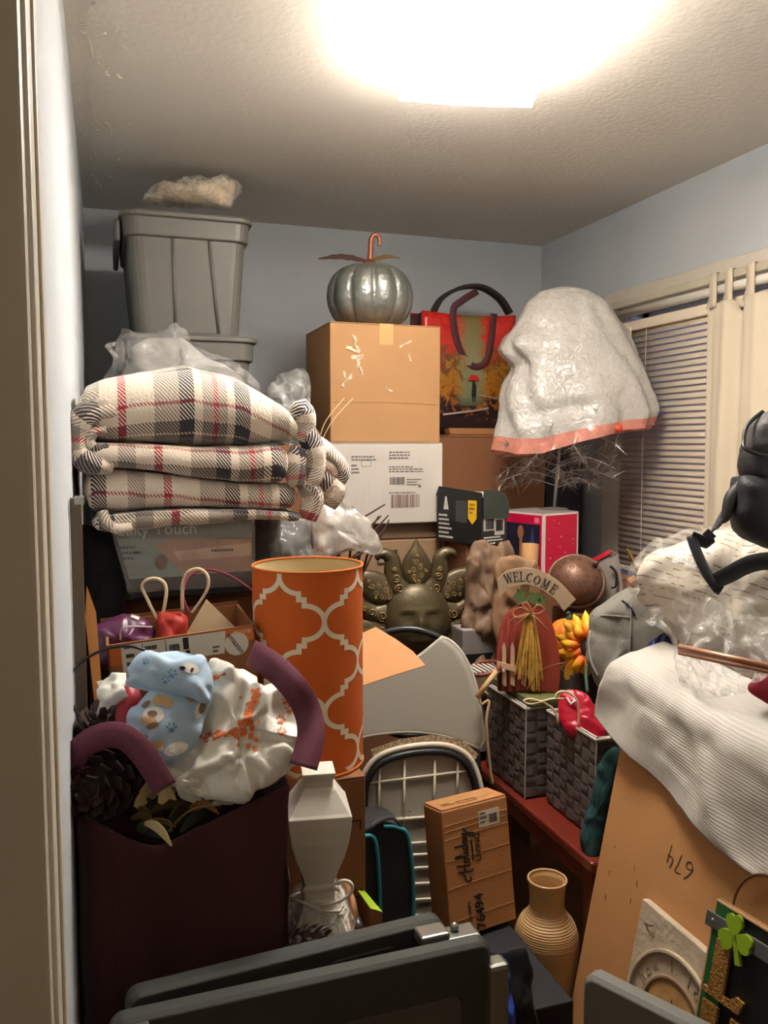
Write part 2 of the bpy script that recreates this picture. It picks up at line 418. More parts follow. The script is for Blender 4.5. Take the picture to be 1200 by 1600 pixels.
for s in (-1, 1):
    mb = MB(); q = LAMP_C + lx * (0.07 * s); mb.lathe([(0.02, H - 0.045), (0.02, H - 0.02)], 14, Matrix.Translation((q.x, q.y, 0)))
    obj('bulb_socket', mb, WPLAST, LAMP)

# ------------------------------------------------------------ window, blind, roller, rod, curtain
win = struct('window_1', MB().box(XR - 0.022, XR, WY0 - 0.10, WY0, WZ0 - 0.02, WZ1 + 0.10).box(XR - 0.022, XR, WY1, WY1 + 0.155, WZ0 - 0.02, WZ1 + 0.10).box(XR - 0.022, XR, WY0, WY1, WZ1, WZ1 + 0.10), CREAM, bev=0.005)
struct('window_sill', MB().box(XR - 0.06, XR + 0.08, WY0 - 0.12, WY1 + 0.17, WZ0 - 0.045, WZ0 - 0.015), CREAM, win, bev=0.006)
struct('window_sash', MB().box(XR + 0.06, XR + 0.09, WY0, WY1, WZ0, WZ0 + 0.05).box(XR + 0.06, XR + 0.09, WY0, WY1, WZ1 - 0.05, WZ1).box(XR + 0.06, XR + 0.09, WY0, WY0 + 0.05, WZ0, WZ1).box(XR + 0.06, XR + 0.09, WY1 - 0.05, WY1, WZ0, WZ1).box(XR + 0.06, XR + 0.09, WY0, WY1, 1.41, 1.45), CREAM, win, bev=0.004)
gm = bpy.data.materials.new('pane_glass'); gm.use_nodes = True; nt = gm.node_tree
tr = nt.nodes.new('ShaderNodeBsdfTransparent'); gl = nt.nodes.new('ShaderNodeBsdfGlossy'); gl.inputs['Roughness'].default_value = 0.03; mx = nt.nodes.new('ShaderNodeMixShader'); mx.inputs[0].default_value = 0.08
nt.links.new(tr.outputs[0], mx.inputs[1]); nt.links.new(gl.outputs[0], mx.inputs[2]); nt.links.new(mx.outputs[0], nt.nodes['Material Output'].inputs[0])
for z0, z1 in ((WZ0 + 0.05, 1.41), (1.45, WZ1 - 0.05)):
    struct('window_pane', MB().box(XR + 0.072, XR + 0.078, WY0 + 0.05, WY1 - 0.05, z0, z1), gm, win)

SLAT = mat('ivory_blind_slat', (236, 220, 196), 0.5)
bl = thing('window_blind', 'ivory horizontal slat blind hanging in the window', 'blind', (XR - 0.01, 2.35, 1.93))
BX = XR - 0.045
obj('headrail', MB().box(BX - 0.016, BX + 0.022, WY0 + 0.02, WY1 - 0.012, 1.905, 1.945), SLAT, bl, bev=0.004)
sl = None; tl = math.radians(60); k = 0; z = 1.893
while z > 0.93:
    if sl is None:
        rows = [[Vector((BX + (0.0145 * u) * math.cos(tl) - 0.002 * (1 - u * u) * math.sin(tl), yy, z - 0.0145 * u * -math.sin(tl) * 1.0 - 0.002 * (1 - u * u) * math.cos(tl))) for yy in (WY0 + 0.03, WY1 - 0.02)] for u in (-1, -0.4, 0.4, 1)]
        sl = obj('slat', MB().grid(rows), SLAT, bl, smooth=True, solid=0.0012)
    else:
        c = sl.copy(); COL.objects.link(c); c.location.z = -0.0242 * k
    k += 1; z -= 0.0242
obj('bottom_rail', MB().box(BX - 0.012, BX + 0.012, WY0 + 0.03, WY1 - 0.02, z - 0.01, z + 0.008), SLAT, bl, bev=0.003)
for yy in (2.86, 2.1):
    obj('ladder_cord', MB().tube([(BX - 0.017, yy, 1.91), (BX - 0.018, yy + 0.004, 1.4), (BX - 0.017, yy, z)], 0.0012, 5), SLAT, bl)
obj('tilt_wand_hook', MB().tube([(BX - 0.02, 2.965, 1.92), (BX - 0.026, 2.955, 1.90), (BX - 0.024, 2.955, 1.86)], 0.006, 6), SLAT, bl, smooth=True)

RX = XR - 0.062
def onx(px, py, x=RX): return PA(px, py, 0, x)
rs = thing('roller_shade', 'rolled up white roller shade under the window head', 'roller shade', onx(1040, 472))
a, b = onx(968, 491), onx(1240, 426); a.z = b.z = (a.z + b.z) / 2
ra, rb = a.copy(), b.copy(); rb.y = WY0
obj('roller_tube', MB().tube([ra, (ra + rb) / 2, rb], 0.017, 14), mat('roller_white', (232, 226, 212), 0.5), rs, smooth=True)
obj('end_pin', MB().tube([ra + Vector((0, 0.02, 0)), ra + Vector((0, 0.055, 0))], 0.005, 8), STEEL, rs)
obj('bracket', MB().box(ra.x - 0.012, XR - 0.0225, ra.y + 0.045, ra.y + 0.05, ra.z - 0.012, ra.z + 0.012), STEEL, rs)
rd = thing('curtain_rod', 'flat pale curtain rod across the window head', 'curtain rod', onx(1150, 430))
c0 = onx(1010, 464, RX - 0.004); rodz = onx(1150, 430, RX - 0.004).z + 0.006
obj('rod', MB().box(RX - 0.012, RX - 0.005, WY0 - 0.05, 3.10, rodz - 0.014, rodz + 0.014), mat('rod_paint', (196, 186, 164), 0.5), rd, bev=0.003)
obj('bracket', MB().box(RX - 0.004, XR - 0.0225, 3.085, 3.10, rodz - 0.012, rodz + 0.012), STEEL, rd)
CURT = mat('cream_curtain_cotton', (212, 198, 172), 0.85, bump=0.12, bscale=220, sheen=0.2)
cu = thing('curtain', 'cream tab top curtain drawn aside beside the blind', 'curtain', (RX, 2.2, 0.7))
y0, y1 = onx(1114, 480).y, 1.66
ztop = onx(1114, 478).z
rows = []; uvs = []
for i in range(25):
    t = i / 24; row = []
    for j in range(81):
        s = j / 80; y = y0 + (y1 - y0) * s + 0.012 * t * math.sin(s * 9)
        amp = 0.012 + 0.012 * t
        x = RX - 0.028 + amp * math.sin(s * 38 + 0.6 * math.sin(t * 3)) + 0.006 * math.sin(s * 71 + 1)
        sag = 0.045 * (max(0, math.sin((s - 0.17) / 0.06 * PI)) if 0.17 < s < 0.23 else 0) * (1 - t) ** 6
        row.append(Vector((x, y, ztop - sag - (ztop - 0.55) * t)))
    rows.append(row)
obj('curtain_panel', MB().grid(rows), CURT, cu, smooth=True, solid=0.0015)
for s in (0.02, 0.115, 0.24, 0.37, 0.50, 0.63, 0.76, 0.9):
    y = y0 + (y1 - y0) * s
    pth = [(RX - 0.026, y - 0.014, ztop - 0.012), (RX - 0.019, y - 0.004, rodz - 0.01), (RX - 0.0165, y, rodz + 0.014), (RX - 0.009, y, rodz + 0.019), (RX - 0.0015, y, rodz + 0.014), (RX - 0.0015, y, rodz - 0.016), (RX - 0.02, y + 0.012, ztop - 0.012)]
    obj('tab', MB().ribbon(cr(pth, 4), (0, 1, 0), 0.036, 0.0025), CURT, cu, smooth=True)
# ------------------------------------------------------------ cartons
def carton(name, label, cat, x0, x1, y0, y1, z0, z1, m, yaw=0.0, flaps=True, tape=True, group=None, tilt=None, seam='x'):
    cx, cy = (x0 + x1) / 2, (y0 + y1) / 2; r = thing(name, label, cat, (cx, cy, z0), group)
    M4 = Matrix.Translation((cx, cy, z0)) @ (tilt or Matrix.Identity(4)) @ Matrix.Rotation(yaw, 4, 'Z')
    a, b, h = (x1 - x0) / 2, (y1 - y0) / 2, z1 - z0; t = 0.004 if flaps else 0.0
    obj('body', MB().box(-a, a, -b, b, 0, h - t, M4), m, r, bev=0.004)
    if flaps:
        g = 0.0015
        if seam == 'x':
            for s in (-1, 1): obj('flap', MB().box(-a + 0.001, a - 0.001, min(s * g, s * b), max(s * g, s * b), h - t + 0.0004, h, M4), m, r, bev=0.0015)
        else:
            for s in (-1, 1): obj('flap', MB().box(min(s * g, s * a), max(s * g, s * a), -b + 0.001, b - 0.001, h - t + 0.0004, h, M4), m, r, bev=0.0015)
    if tape:
        if seam == 'x': tb = MB().box(-a, a, -0.025, 0.025, h + 0.0002, h + 0.0006, M4)
        else:
            tb = MB().box(-0.025, 0.025, -b, b, h + 0.0002, h + 0.0006, M4).box(-0.025, 0.025, -b - 0.0007, -b - 0.0002, h - 0.07, h, M4)
        obj('tape', tb, TAPE, r)
    r['M'] = 0
    return r, M4, a, b, h
def front(M4, a, b, h): return M4 @ fr((0, -b, 0), (1, 0, 0), (0, 0, 1))       # x across, y up, z outwards
def leftf(M4, a, b, h): return M4 @ fr((-a, 0, 0), (0, -1, 0), (0, 0, 1))
def rightf(M4, a, b, h): return M4 @ fr((a, 0, 0), (0, 1, 0), (0, 0, 1))
def topf(M4, a, b, h): return M4 @ fr((0, 0, h), (1, 0, 0), (0, 1, 0))

def rrect(x0, x1, y0, y1, r, n=5):
    out = []
    for cx, cy, a0 in ((x1 - r, y1 - r, 0), (x0 + r, y1 - r, PI / 2), (x0 + r, y0 + r, PI), (x1 - r, y0 + r, 1.5 * PI)):
        for k in range(n + 1):
            a = a0 + PI / 2 * k / n; out.append((cx + r * math.cos(a), cy + r * math.sin(a)))
    return out
def loft(secs, cap=True):
    mb = MB(); mb.grid([[Vector((x, y, z)) for x, y in s] for s, z in secs], cu=True)
    if cap:
        n = len(secs[0][0]); mb.f.append(tuple(range(n - 1, -1, -1))); b = (len(secs) - 1) * n; mb.f.append(tuple(b + k for k in range(n)))
    return mb
def tote(label, x0, x1, y0, y1, z0, z1, group):
    r = thing('storage_tote', label, 'tote', ((x0 + x1) / 2, (y0 + y1) / 2, z0), group); h = z1 - z0
    def S(i, rad): return rrect(x0 + i, x1 - i, y0 + i, y1 - i, rad)
    obj('body', loft([(S(0.042, 0.05), z0), (S(0.040, 0.05), z0 + 0.01), (S(0.018, 0.05), z1 - 0.085)]), GREYTOTE, r, smooth=False)
    obj('rim_band', loft([(S(0.017, 0.05), z1 - 0.086), (S(0.007, 0.052), z1 - 0.082), (S(0.004, 0.052), z1 - 0.022)]), GREYTOTE, r, bev=0.003)
    obj('lid', loft([(S(0.002, 0.055), z1 - 0.024), (S(-0.006, 0.055), z1 - 0.020), (S(-0.006, 0.055), z1 - 0.008), (S(0.004, 0.05), z1 - 0.001), (S(0.02, 0.04), z1)]), GREYTOTE, r, bev=0.002)
    W = x1 - x0
    for fx0, fx1, w in ((0.385, 0.40, 0.010), (0.665, 0.735, 0.012)):
        xa, xb = x0 + W * fx0, x0 + W * fx1
        pts = []
        mb = MB()
        for (xt, zt, yt) in ((xa, z1 - 0.088, y0 + 0.0165), (xb, z0 + 0.012, y0 + 0.039)): pts.append((xt, yt, zt))
        mb.tube([pts[0], pts[1]], w / 2, 6); obj('rib', mb, GREYTOTE, r, smooth=True)
    ym = y0 + 0.06
    for sx, xx in ((-1, x0),):
        mb = MB().box(min(xx, xx + sx * 0.020), max(xx, xx + sx * 0.020), y0 + 0.05, y1 - 0.05, z1 - 0.10, z1 - 0.026)
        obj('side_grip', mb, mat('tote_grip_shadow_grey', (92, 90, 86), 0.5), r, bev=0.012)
    return r
GT = 'grey lidded totes by the back wall'
carton('carton', 'tall plain carton at the bottom under the grey totes', 'box', 0.05, 0.49, 2.92, 3.5, 0, 1.008, CARD2)
tote('grey lidded plastic tote on top of the stack, a wrapped parcel on its lid', 0.062, 0.492, 2.90, 3.52, 1.812, 2.213, GT)
tote('grey lidded plastic tote directly under the top tote, half behind the clear bag', 0.068, 0.502, 2.89, 3.52, 1.41, 1.811, GT)
tote('grey lidded plastic tote lowest in the stack, behind the plaid blanket', 0.068, 0.502, 2.89, 3.52, 1.009, 1.409, GT)

# wrapped parcel on the tote
FILM = film('clear_film', (232, 228, 220), 0.35, 0.1, 26)
FILMG = film('greyish_film', (196, 194, 190), 0.26, 0.12, 18)
pk = thing('wrapped_parcel', 'beige cushion wrapped in clear film on the top grey tote', 'parcel', P(300, 322, 2.95))
ol = [(226, 316), (236, 296), (246, 284), (270, 292), (300, 283), (345, 281), (370, 280), (376, 292), (366, 312), (355, 327), (300, 321), (250, 318)]
ctr = (302, 303)
inner = [(ctr[0] + (x - ctr[0]) * 0.9, ctr[1] + (y - ctr[1]) * 0.86) for x, y in ol]
obj('cushion', pillow(inner, ctr, 3.0, (-.2, -1, .1), 0.06, 0.06, 0.012, 14), mat('beige_linen', (222, 196, 160), 0.8, bump=0.3, bscale=30, var=0.08), pk, smooth=True)
obj('wrap', pillow(ol, ctr, 3.0, (-.2, -1, .1), 0.085, 0.08, 0.03, 16, seed=2), film('parcel_film', (240, 232, 218), 0.38, 0.12, 24), pk, smooth=True)

# ------------------------------------------------------------ middle stack: filing cabinet, white carton, kraft carton, pumpkin
TAN = mat('tan_cabinet_enamel', (150, 120, 92), 0.45, bump=0.05, bscale=300)
fc = thing('filing_cabinet', 'tan metal filing cabinet under the white carton', 'cabinet', (0.945, 3.05, 0))
cx0, cx1, cy0, cy1, cz = 0.742, 1.147, 2.75, 3.38, 1.166
obj('body', MB().box(cx0, cx1, cy0 + 0.012, cy1, 0.0, cz), TAN, fc, bev=0.004)
obj('top_frame', MB().box(cx0, cx1, cy0, cy0 + 0.012, cz - 0.055, cz), mat('tan_cabinet_frame', (128, 100, 76), 0.45), fc, bev=0.003)
for k in range(3):
    zt = cz - 0.06 - k * 0.355
    d = obj('drawer', MB().box(cx0 + 0.012, cx1 - 0.022, cy0 - 0.006, cy0 + 0.012, zt - 0.345, zt), TAN, fc, bev=0.003)
    lh = MB(); a = cx0 + 0.145
    for bx in ((a, a + 0.075, 0.037, 0.043), (a, a + 0.075, -0.006, 0), (a, a + 0.005, 0, 0.037), (a + 0.07, a + 0.075, 0, 0.037)):
        lh.box(bx[0], bx[1], cy0 - 0.011, cy0 - 0.006, zt - 0.075 + bx[2], zt - 0.075 + bx[3])
    obj('label_holder', lh, STEEL, d)
    obj('drawer_pull', MB().tube([(a, cy0 - 0.006, zt - 0.12), (a + 0.005, cy0 - 0.028, zt - 0.125), (a + 0.085, cy0 - 0.028, zt - 0.125), (a + 0.09, cy0 - 0.006, zt - 0.12)], 0.006, 8), STEEL, d, smooth=True)
    obj('drawer_rail', MB().box(cx1 - 0.018, cx1 - 0.002, cy0 - 0.003, cy0 + 0.012, zt - 0.345, zt), TAN, fc)

wc, M4, a, b, h = carton('white_carton', 'white shipping carton with printed label on the filing cabinet', 'box', 0.692, 1.121, 2.715, 3.09, 1.1675, 1.447, WHITECARD, tape=False)
f = front(M4, a, b, h)
flatprint('label_print', fineprint(0.015, h - 0.035, 0.12, 3, 0.010, 3) + fineprint(0.015, h - 0.085, 0.14, 3, 0.008, 4) + barcode(0.017, 0.135, 0.055, 0.026, 5) + fineprint(0.08, 0.15, 0.06, 3, 0.009, 6) + fineprint(0.015, 0.105, 0.13, 1, 0.008, 9), f, GREYINK, wc)
flatprint('barcode', barcode(0.022, 0.055, 0.105, 0.045, 8), f, mat('brown_ink', (110, 84, 70), 0.8), wc)
flatprint('packing_list_print', fineprint(-0.12, h - 0.05, 0.11, 2, 0.01, 12) + fineprint(-0.12, h - 0.08, 0.03, 3, 0.012, 13) + strip2([(-0.085, h - 0.06), (-0.05, h - 0.06), (-0.05, h - 0.08), (-0.085, h - 0.08), (-0.085, h - 0.06)], 0.001) + fineprint(-0.12, 0.06, 0.012, 2, 0.01, 14) + [ellp(0.128, 0.128, 0.005, 0.005)], f, GREYINK, wc)

kc, M4, a, b, h = carton('kraft_carton', 'square kraft cardboard carton carrying the metal pumpkin', 'box', 0.722, 1.122, 2.745, 3.10, 1.448, 1.853, CARD, yaw=0.0, tape=True, seam='y')
f = front(M4, a, b, h)
obj('crease_line', MB().tube([f @ Vector((-a + 0.01, 0.135, 0.0003)), f @ Vector((0.0, 0.138, 0.0003)), f @ Vector((a - 0.01, 0.132, 0.0003))], 0.0012, 4), CORR, kc)
rp = random.Random(5); shreds = []
GLINT = film('torn_tape_film', (250, 236, 208), 0.75, 0.08, 90)
for k, (x, y) in enumerate(((-0.11, 0.34), (-0.12, 0.315), (-0.105, 0.29), (-0.095, 0.255), (-0.10, 0.27), (-0.15, 0.23), (-0.14, 0.21), (0.07, 0.34), (0.085, 0.295), (0.01, 0.18))):
    an = rp.uniform(0, 3); l = rp.uniform(0.012, 0.03); pts = [f @ Vector((x + math.cos(an) * l * t, y + math.sin(an) * l * t, 0.0015 + 0.003 * math.sin(t * 5 + k))) for t in (-1, -0.3, 0.4, 1)]
    obj('torn_tape', MB().ribbon(cr(pts, 3), f.to_3x3() @ Vector((math.cos(an + 1.4), math.sin(an + 1.4), 0.3)), rp.uniform(0.006, 0.014), 0.0006), GLINT, kc)

PUMP = mat('hammered_pewter', (134, 136, 130), 0.42, 0.75, bump=1.0, bscale=48, detail=2, var=0.12, vscale=14)
COPPER = mat('aged_copper', (150, 92, 66), 0.45, 0.6, bump=0.3, bscale=80)
pc = Vector((0.918, 2.925, 1.8542))
pu = thing('metal_pumpkin', 'hammered silver metal pumpkin with curled copper stem', 'pumpkin', pc)
prof = []
for k in range(25):
    a_ = -PI / 2 + PI * k / 24
    prof.append((max(0.012, 0.158 * math.cos(a_) ** 0.62 if math.cos(a_) > 0 else 0.012), 0.116 + 0.116 * math.sin(a_)))
def rib(th, z): return 0.90 + 0.10 * abs(math.sin(th * 5.5 + 0.25)) ** 0.6
obj('body', MB().lathe(prof, 132, Matrix.Translation(pc), rib), PUMP, pu, smooth=True)
t0 = pc + Vector((0, 0, 0.222))
obj('stem_collar', MB().lathe([(0.042, 0), (0.032, 0.010), (0.014, 0.03)], 20, Matrix.Translation(t0), lambda t, z: 1 + 0.12 * math.sin(t * 6)), COPPER, pu)
st = cr([t0 + Vector(p) for p in ((0, 0, 0.015), (0.004, 0, 0.06), (0.006, 0, 0.10), (0.018, -0.004, 0.118), (0.034, -0.006, 0.108), (0.036, -0.004, 0.08))], 6)
obj('stem', MB().tube(st, [0.011 - 0.0045 * i / len(st) for i in range(len(st))], 10), COPPER, pu, smooth=True)
LEAFM = mat('bronze_leaf', (92, 62, 56), 0.5, 0.4)
for (dx, dy, dz, L, wd, mm) in ((-0.20, -0.04, -0.012, 1, 0.036, LEAFM), (0.115, -0.01, 0.018, 1, 0.026, mat('gold_leaf', (150, 120, 82), 0.45, 0.5))):
    pth = [t0 + Vector((dx * t, dy * t, 0.022 + dz * t + 0.012 * math.sin(t * PI))) for t in [k / 10 for k in range(11)]]
    obj('leaf', MB().ribbon(pth, Vector((0.15, 1, 0.7)), wd, 0.0015, [0.004 + wd * math.sin(PI * min(1, (k / 10) ** 0.8)) * (1 + 0.35 * (k % 2)) for k in range(11)]), mm, pu)
carton('carton', 'tall narrow plain carton between the totes and the kraft carton', 'box', 0.515, 0.685, 2.66, 2.90, 0, 1.4385, CARD3, tape=False, flaps=False)
# dry grass stalks beside the kraft carton
sg = single('grass_stalk', MB().tube(cr([P(497, 694, 2.70), P(509, 658, 2.68), P(538, 622, 2.70)], 5), 0.0016, 5), mat('straw', (206, 180, 136), 0.8), 'pale dry stalk standing before the kraft carton, the shorter of two', 'stalk', 'dry stalks by the kraft carton')
single('grass_stalk', MB().tube(cr([P(500, 694, 2.70), P(520, 657, 2.68), P(552, 622, 2.70)], 5), 0.0018, 5), MATS['straw'], 'pale dry stalk standing before the kraft carton, the longer of two', 'stalk', 'dry stalks by the kraft carton')

# ------------------------------------------------------------ brown carton at the back, tote bag on it, black carton beside
bc, M4, a, b, h = carton('brown_carton', 'large brown carton by the back wall under the autumn tote bag', 'box', 1.25, 1.80, 3.2, 3.76, 0, 1.474, mat('brown_carton_board', (140, 92, 58), 0.8, bump=0.15, bscale=120, var=0.05), tape=False)
obj('open_flap', MB().box(1.345, 1.60, 3.205, 3.29, 1.476, 1.482).T(Matrix.Identity(4)), CARD2, bc)
obj('folded_edge', MB().prism([(0, 0), (0.055, 0), (0.075, 0.022), (0.02, 0.026)], 0, 0.25, fr((1.36, 3.21, 1.484), (0, 1, 0), (0, 0, 1))), CARD2, bc, bev=0.003)
kb, M4, a, b, h = carton('black_carton', 'tall black carton in the corner behind the tinsel tree', 'box', 1.86, 2.05, 3.3, 3.7, 0, 1.42, mat('charcoal_board', (46, 43, 42), 0.7), flaps=False, tape=False)
fl = front(M4, a, b, h)
flatprint('snowflake_print', strip2([(-0.01, 1.02), (0.015, 1.06), (0.02, 1.1)], 0.004) + [ellp(-0.03, 1.0, 0.006, 0.006)], fl, PAPER, kb)

# painted tote bag
tb = thing('painted_tote_bag', 'shopping bag printed with a red autumn lane and small umbrella', 'bag', (1.5, 3.42, 1.484))
x0, x1, y0, y1, z0, z1 = 1.275, 1.715, 3.33, 3.47, 1.486, 2.005
bm_ = bpy.data.materials.new('autumn_print'); bm_.use_nodes = True; nt = bm_.node_tree; b_ = nt.nodes['Principled BSDF']; b_.inputs['Roughness'].default_value = 0.3
uvn = nt.nodes.new('ShaderNodeUVMap'); sp = nt.nodes.new('ShaderNodeSeparateXYZ'); nt.links.new(uvn.outputs[0], sp.inputs[0])
nz = nt.nodes.new('ShaderNodeTexNoise'); nz.inputs['Scale'].default_value = 14; nz.inputs['Detail'].default_value = 8; nz.inputs['Distortion'].default_value = 1.2; nt.links.new(uvn.outputs[0], nz.inputs['Vector'])
def math_(op, a, b=None, c=None):
    n = nt.nodes.new('ShaderNodeMath'); n.operation = op
    for i, v in enumerate((a, b, c)):
        if v is None: continue
        if isinstance(v, (int, float)): n.inputs[i].default_value = v
        else: nt.links.new(v, n.inputs[i])
    return n.outputs[0]
def ramp_(src, stops, interp='LINEAR'):
    n = nt.nodes.new('ShaderNodeValToRGB'); n.color_ramp.interpolation = interp; e = n.color_ramp.elements
    while len(e) < len(stops): e.new(0.5)
    for i, (p, c) in enumerate(stops): e[i].position = p; e[i].color = (*lin(c), 1)
    nt.links.new(src, n.inputs[0]); return n.outputs[0]
def mix_(f, a, b):
    n = nt.nodes.new('ShaderNodeMix'); n.data_type = 'RGBA'
    if isinstance(f, (int, float)): n.inputs[0].default_value = f
    else: nt.links.new(f, n.inputs[0])
    for i, v in ((6, a), (7, b)):
        if isinstance(v, tuple): n.inputs[i].default_value = (*lin(v), 1)
        else: nt.links.new(v, n.inputs[i])
    return n.outputs[2]
fol = ramp_(math_('ADD', sp.outputs[1], math_('MULTIPLY', math_('SUBTRACT', nz.outputs[0], 0.5), 0.9)), [(0.0, (40, 26, 26)), (0.22, (46, 30, 32)), (0.32, (150, 84, 24)), (0.46, (178, 120, 30)), (0.6, (96, 70, 28)), (0.72, (196, 52, 26)), (0.88, (214, 40, 32)), (1.0, (190, 30, 26))])
mid = math_('ABSOLUTE', math_('SUBTRACT', sp.outputs[0], 0.52))
gap = ramp_(math_('ADD', mid, math_('MULTIPLY', math_('SUBTRACT', nz.outputs[0], 0.5), 0.25)), [(0.06, (255, 255, 255)), (0.17, (0, 0, 0))])
sky = ramp_(sp.outputs[1], [(0.2, (60, 44, 46)), (0.32, (122, 132, 96)), (0.6, (150, 146, 110)), (1.0, (120, 110, 56))])
gm_ = nt.nodes.new('ShaderNodeSeparateColor'); nt.links.new(gap, gm_.inputs[0])
c_ = mix_(math_('MULTIPLY', gm_.outputs[0], math_('GREATER_THAN', sp.outputs[1], 0.24)), fol, sky)
nt.links.new(c_, b_.inputs['Base Color'])
rows = [[Vector((x0 + (x1 - x0) * s, y0 - 0.012 * math.sin(PI * s) * math.sin(PI * t) + 0.006 * noise.noise(Vector((s * 4, t * 4, 1))), z0 + (z1 - z0) * t - 0.012 * math.sin(PI * s) * t)) for s in [k / 16 for k in range(17)]] for t in [k / 16 for k in range(17)]]
obj('front_panel', MB().grid(rows, uvs=[[(s / 16, t / 16) for s in range(17)] for t in range(17)]), bm_, tb, smooth=True, solid=0.002)
obj('back_panel', MB().grid([[p + Vector((0, y1 - y0, 0.01)) for p in r] for r in rows], uvs=[[(s / 16, t / 16) for s in range(17)] for t in range(17)]), bm_, tb, smooth=True, solid=0.002)
MAROON = mat('maroon_webbing', (88, 44, 48), 0.75, bump=0.2, bscale=400)
for s, xx in ((-1, x0), (1, x1)):
    obj('side_gusset', MB().grid([[Vector((xx - s * 0.02 * math.sin(PI * k / 6), y0 + (y1 - y0) * k / 6, z)) for k in range(7)] for z in (z0, z1)]), MAROON, tb, solid=0.002)
obj('base_panel', MB().box(x0, x1, y0, y1, z0 - 0.001, z0 + 0.003), MAROON, tb)
fx = y0 - 0.006
def ton(px, py, off=0.0): return PA(px, py, 1, fx - off)
h1 = [ton(708, 487, .004), ton(716, 540, .006), ton(738, 572, .008), ton(762, 560, .006), ton(772, 490, .004)]
obj('front_handle', MB().ribbon(cr([ton(746, 455, -.03), ton(722, 470, .004)] + h1, 5), [(q_).cross(Vector((0, 1, 0))) for q_ in (lambda L_: [L_[min(len(L_) - 1, i + 1)] - L_[max(0, i - 1)] for i in range(len(L_))])(cr([ton(746, 455, -.03), ton(722, 470, .004)] + h1, 5))], 0.030, 0.003, None), MAROON, tb, smooth=True)
h2 = [PA(676, 490, 1, y1 - .03), PA(690, 466, 1, y1 - .03), PA(720, 450, 1, y1 - .03), PA(752, 449, 1, y1 - .03), PA(780, 466, 1, y1 - .03), PA(796, 490, 1, y1 - .03)]
obj('back_handle', MB().ribbon(cr(h2, 5), Vector((0, 1, 0)), 0.05, 0.016), mat('dark_handle', (44, 30, 30), 0.7), tb, smooth=True)
F_ = fr((0, y0 - 0.02, 0), (1, 0, 0), (0, 0, 1)); q = ton(738, 592)
flatprint('umbrella_print', [[(q.x - .028, q.z - .008), (q.x + .028, q.z - .008), (q.x + .016, q.z + .014), (q.x - .012, q.z + .016)]], F_, mat('red_print', (206, 34, 30), 0.4), tb)
flatprint('walker_print', [[(q.x - .010, q.z - .075), (q.x + .012, q.z - .075), (q.x + .012, q.z - .03), (q.x + .004, q.z - .009), (q.x - .006, q.z - .012)], rectp(q.x - .006, q.z - .1, q.x - .001, q.z - .07), rectp(q.x + .003, q.z - .1, q.x + .008, q.z - .07)], F_, INK, tb)
flatprint('path_light_print', strip2([(q.x - .14, q.z - .155), (q.x + .02, q.z - .135), (q.x + .07, q.z - .125)], 0.008) + strip2([(q.x + .03, q.z - .07), (q.x + .12, q.z - .085)], 0.004), F_, mat('pale_print', (176, 160, 156), 0.4), tb)
# ------------------------------------------------------------ tall stack by the wall: clear bag, plaid blanket, bedding package
def node_mat(name, rough=0.8):
    m = bpy.data.materials.new(name); m.use_nodes = True; n = m.node_tree; b = n.nodes['Principled BSDF']; b.inputs['Roughness'].default_value = rough; return m, n, b
CREAMF, GREYF, BLKF, REDF = (226, 210, 190), (150, 136, 122), (52, 46, 54), (176, 42, 56)
pm, nt, b_ = node_mat('plaid_fleece', 0.95); b_.inputs['Sheen Weight'].default_value = 0.3
uvn = nt.nodes.new('ShaderNodeUVMap'); sp = nt.nodes.new('ShaderNodeSeparateXYZ'); nt.links.new(uvn.outputs[0], sp.inputs[0])
wv = nt.nodes.new('ShaderNodeTexNoise'); wv.inputs['Scale'].default_value = 400; nt.links.new(uvn.outputs[0], wv.inputs['Vector'])
jit = math_('MULTIPLY', math_('SUBTRACT', wv.outputs[0], 0.5), 0.004)
U = math_('FRACT', math_('DIVIDE', math_('ADD', sp.outputs[0], jit), 0.42)); Vv = math_('FRACT', math_('DIVIDE', math_('ADD', sp.outputs[1], jit), 0.34))
k_ = 0.00141 / 0.42
st_ = []
for a0, c in ((0, REDF), (12, CREAMF), (57, GREYF), (96, BLKF), (119, CREAMF), (132, GREYF), (150, REDF), (156, GREYF), (170, CREAMF), (182, BLKF), (206, CREAMF), (240, GREYF), (268, CREAMF)): st_.append((a0 * k_, c))
warp = ramp_(U, st_, 'CONSTANT')
weft = ramp_(Vv, [(0, CREAMF), (0.20, REDF), (0.225, CREAMF), (0.33, BLKF), (0.42, CREAMF), (0.435, BLKF), (0.475, GREYF), (0.56, CREAMF), (0.66, GREYF), (0.74, CREAMF), (0.88, BLKF), (0.94, CREAMF)], 'CONSTANT')
tw = math_('GREATER_THAN', math_('FRACT', math_('MULTIPLY', math_('ADD', math_('MULTIPLY', sp.outputs[0], 1.0), math_('MULTIPLY', sp.outputs[1], -0.8)), 125)), 0.42)
col_ = mix_(tw, weft, warp)
nt.links.new(col_, b_.inputs['Base Color'])
fz = nt.nodes.new('ShaderNodeTexNoise'); fz.inputs['Scale'].default_value = 160; fz.inputs['Detail'].default_value = 6; nt.links.new(uvn.outputs[0], fz.inputs['Vector'])
bn = nt.nodes.new('ShaderNodeBump'); bn.inputs['Strength'].default_value = 0.6; bn.inputs['Distance'].default_value = 0.004; nt.links.new(fz.outputs[0], bn.inputs['Height']); nt.links.new(bn.outputs[0], b_.inputs['Normal'])
PLAID = pm

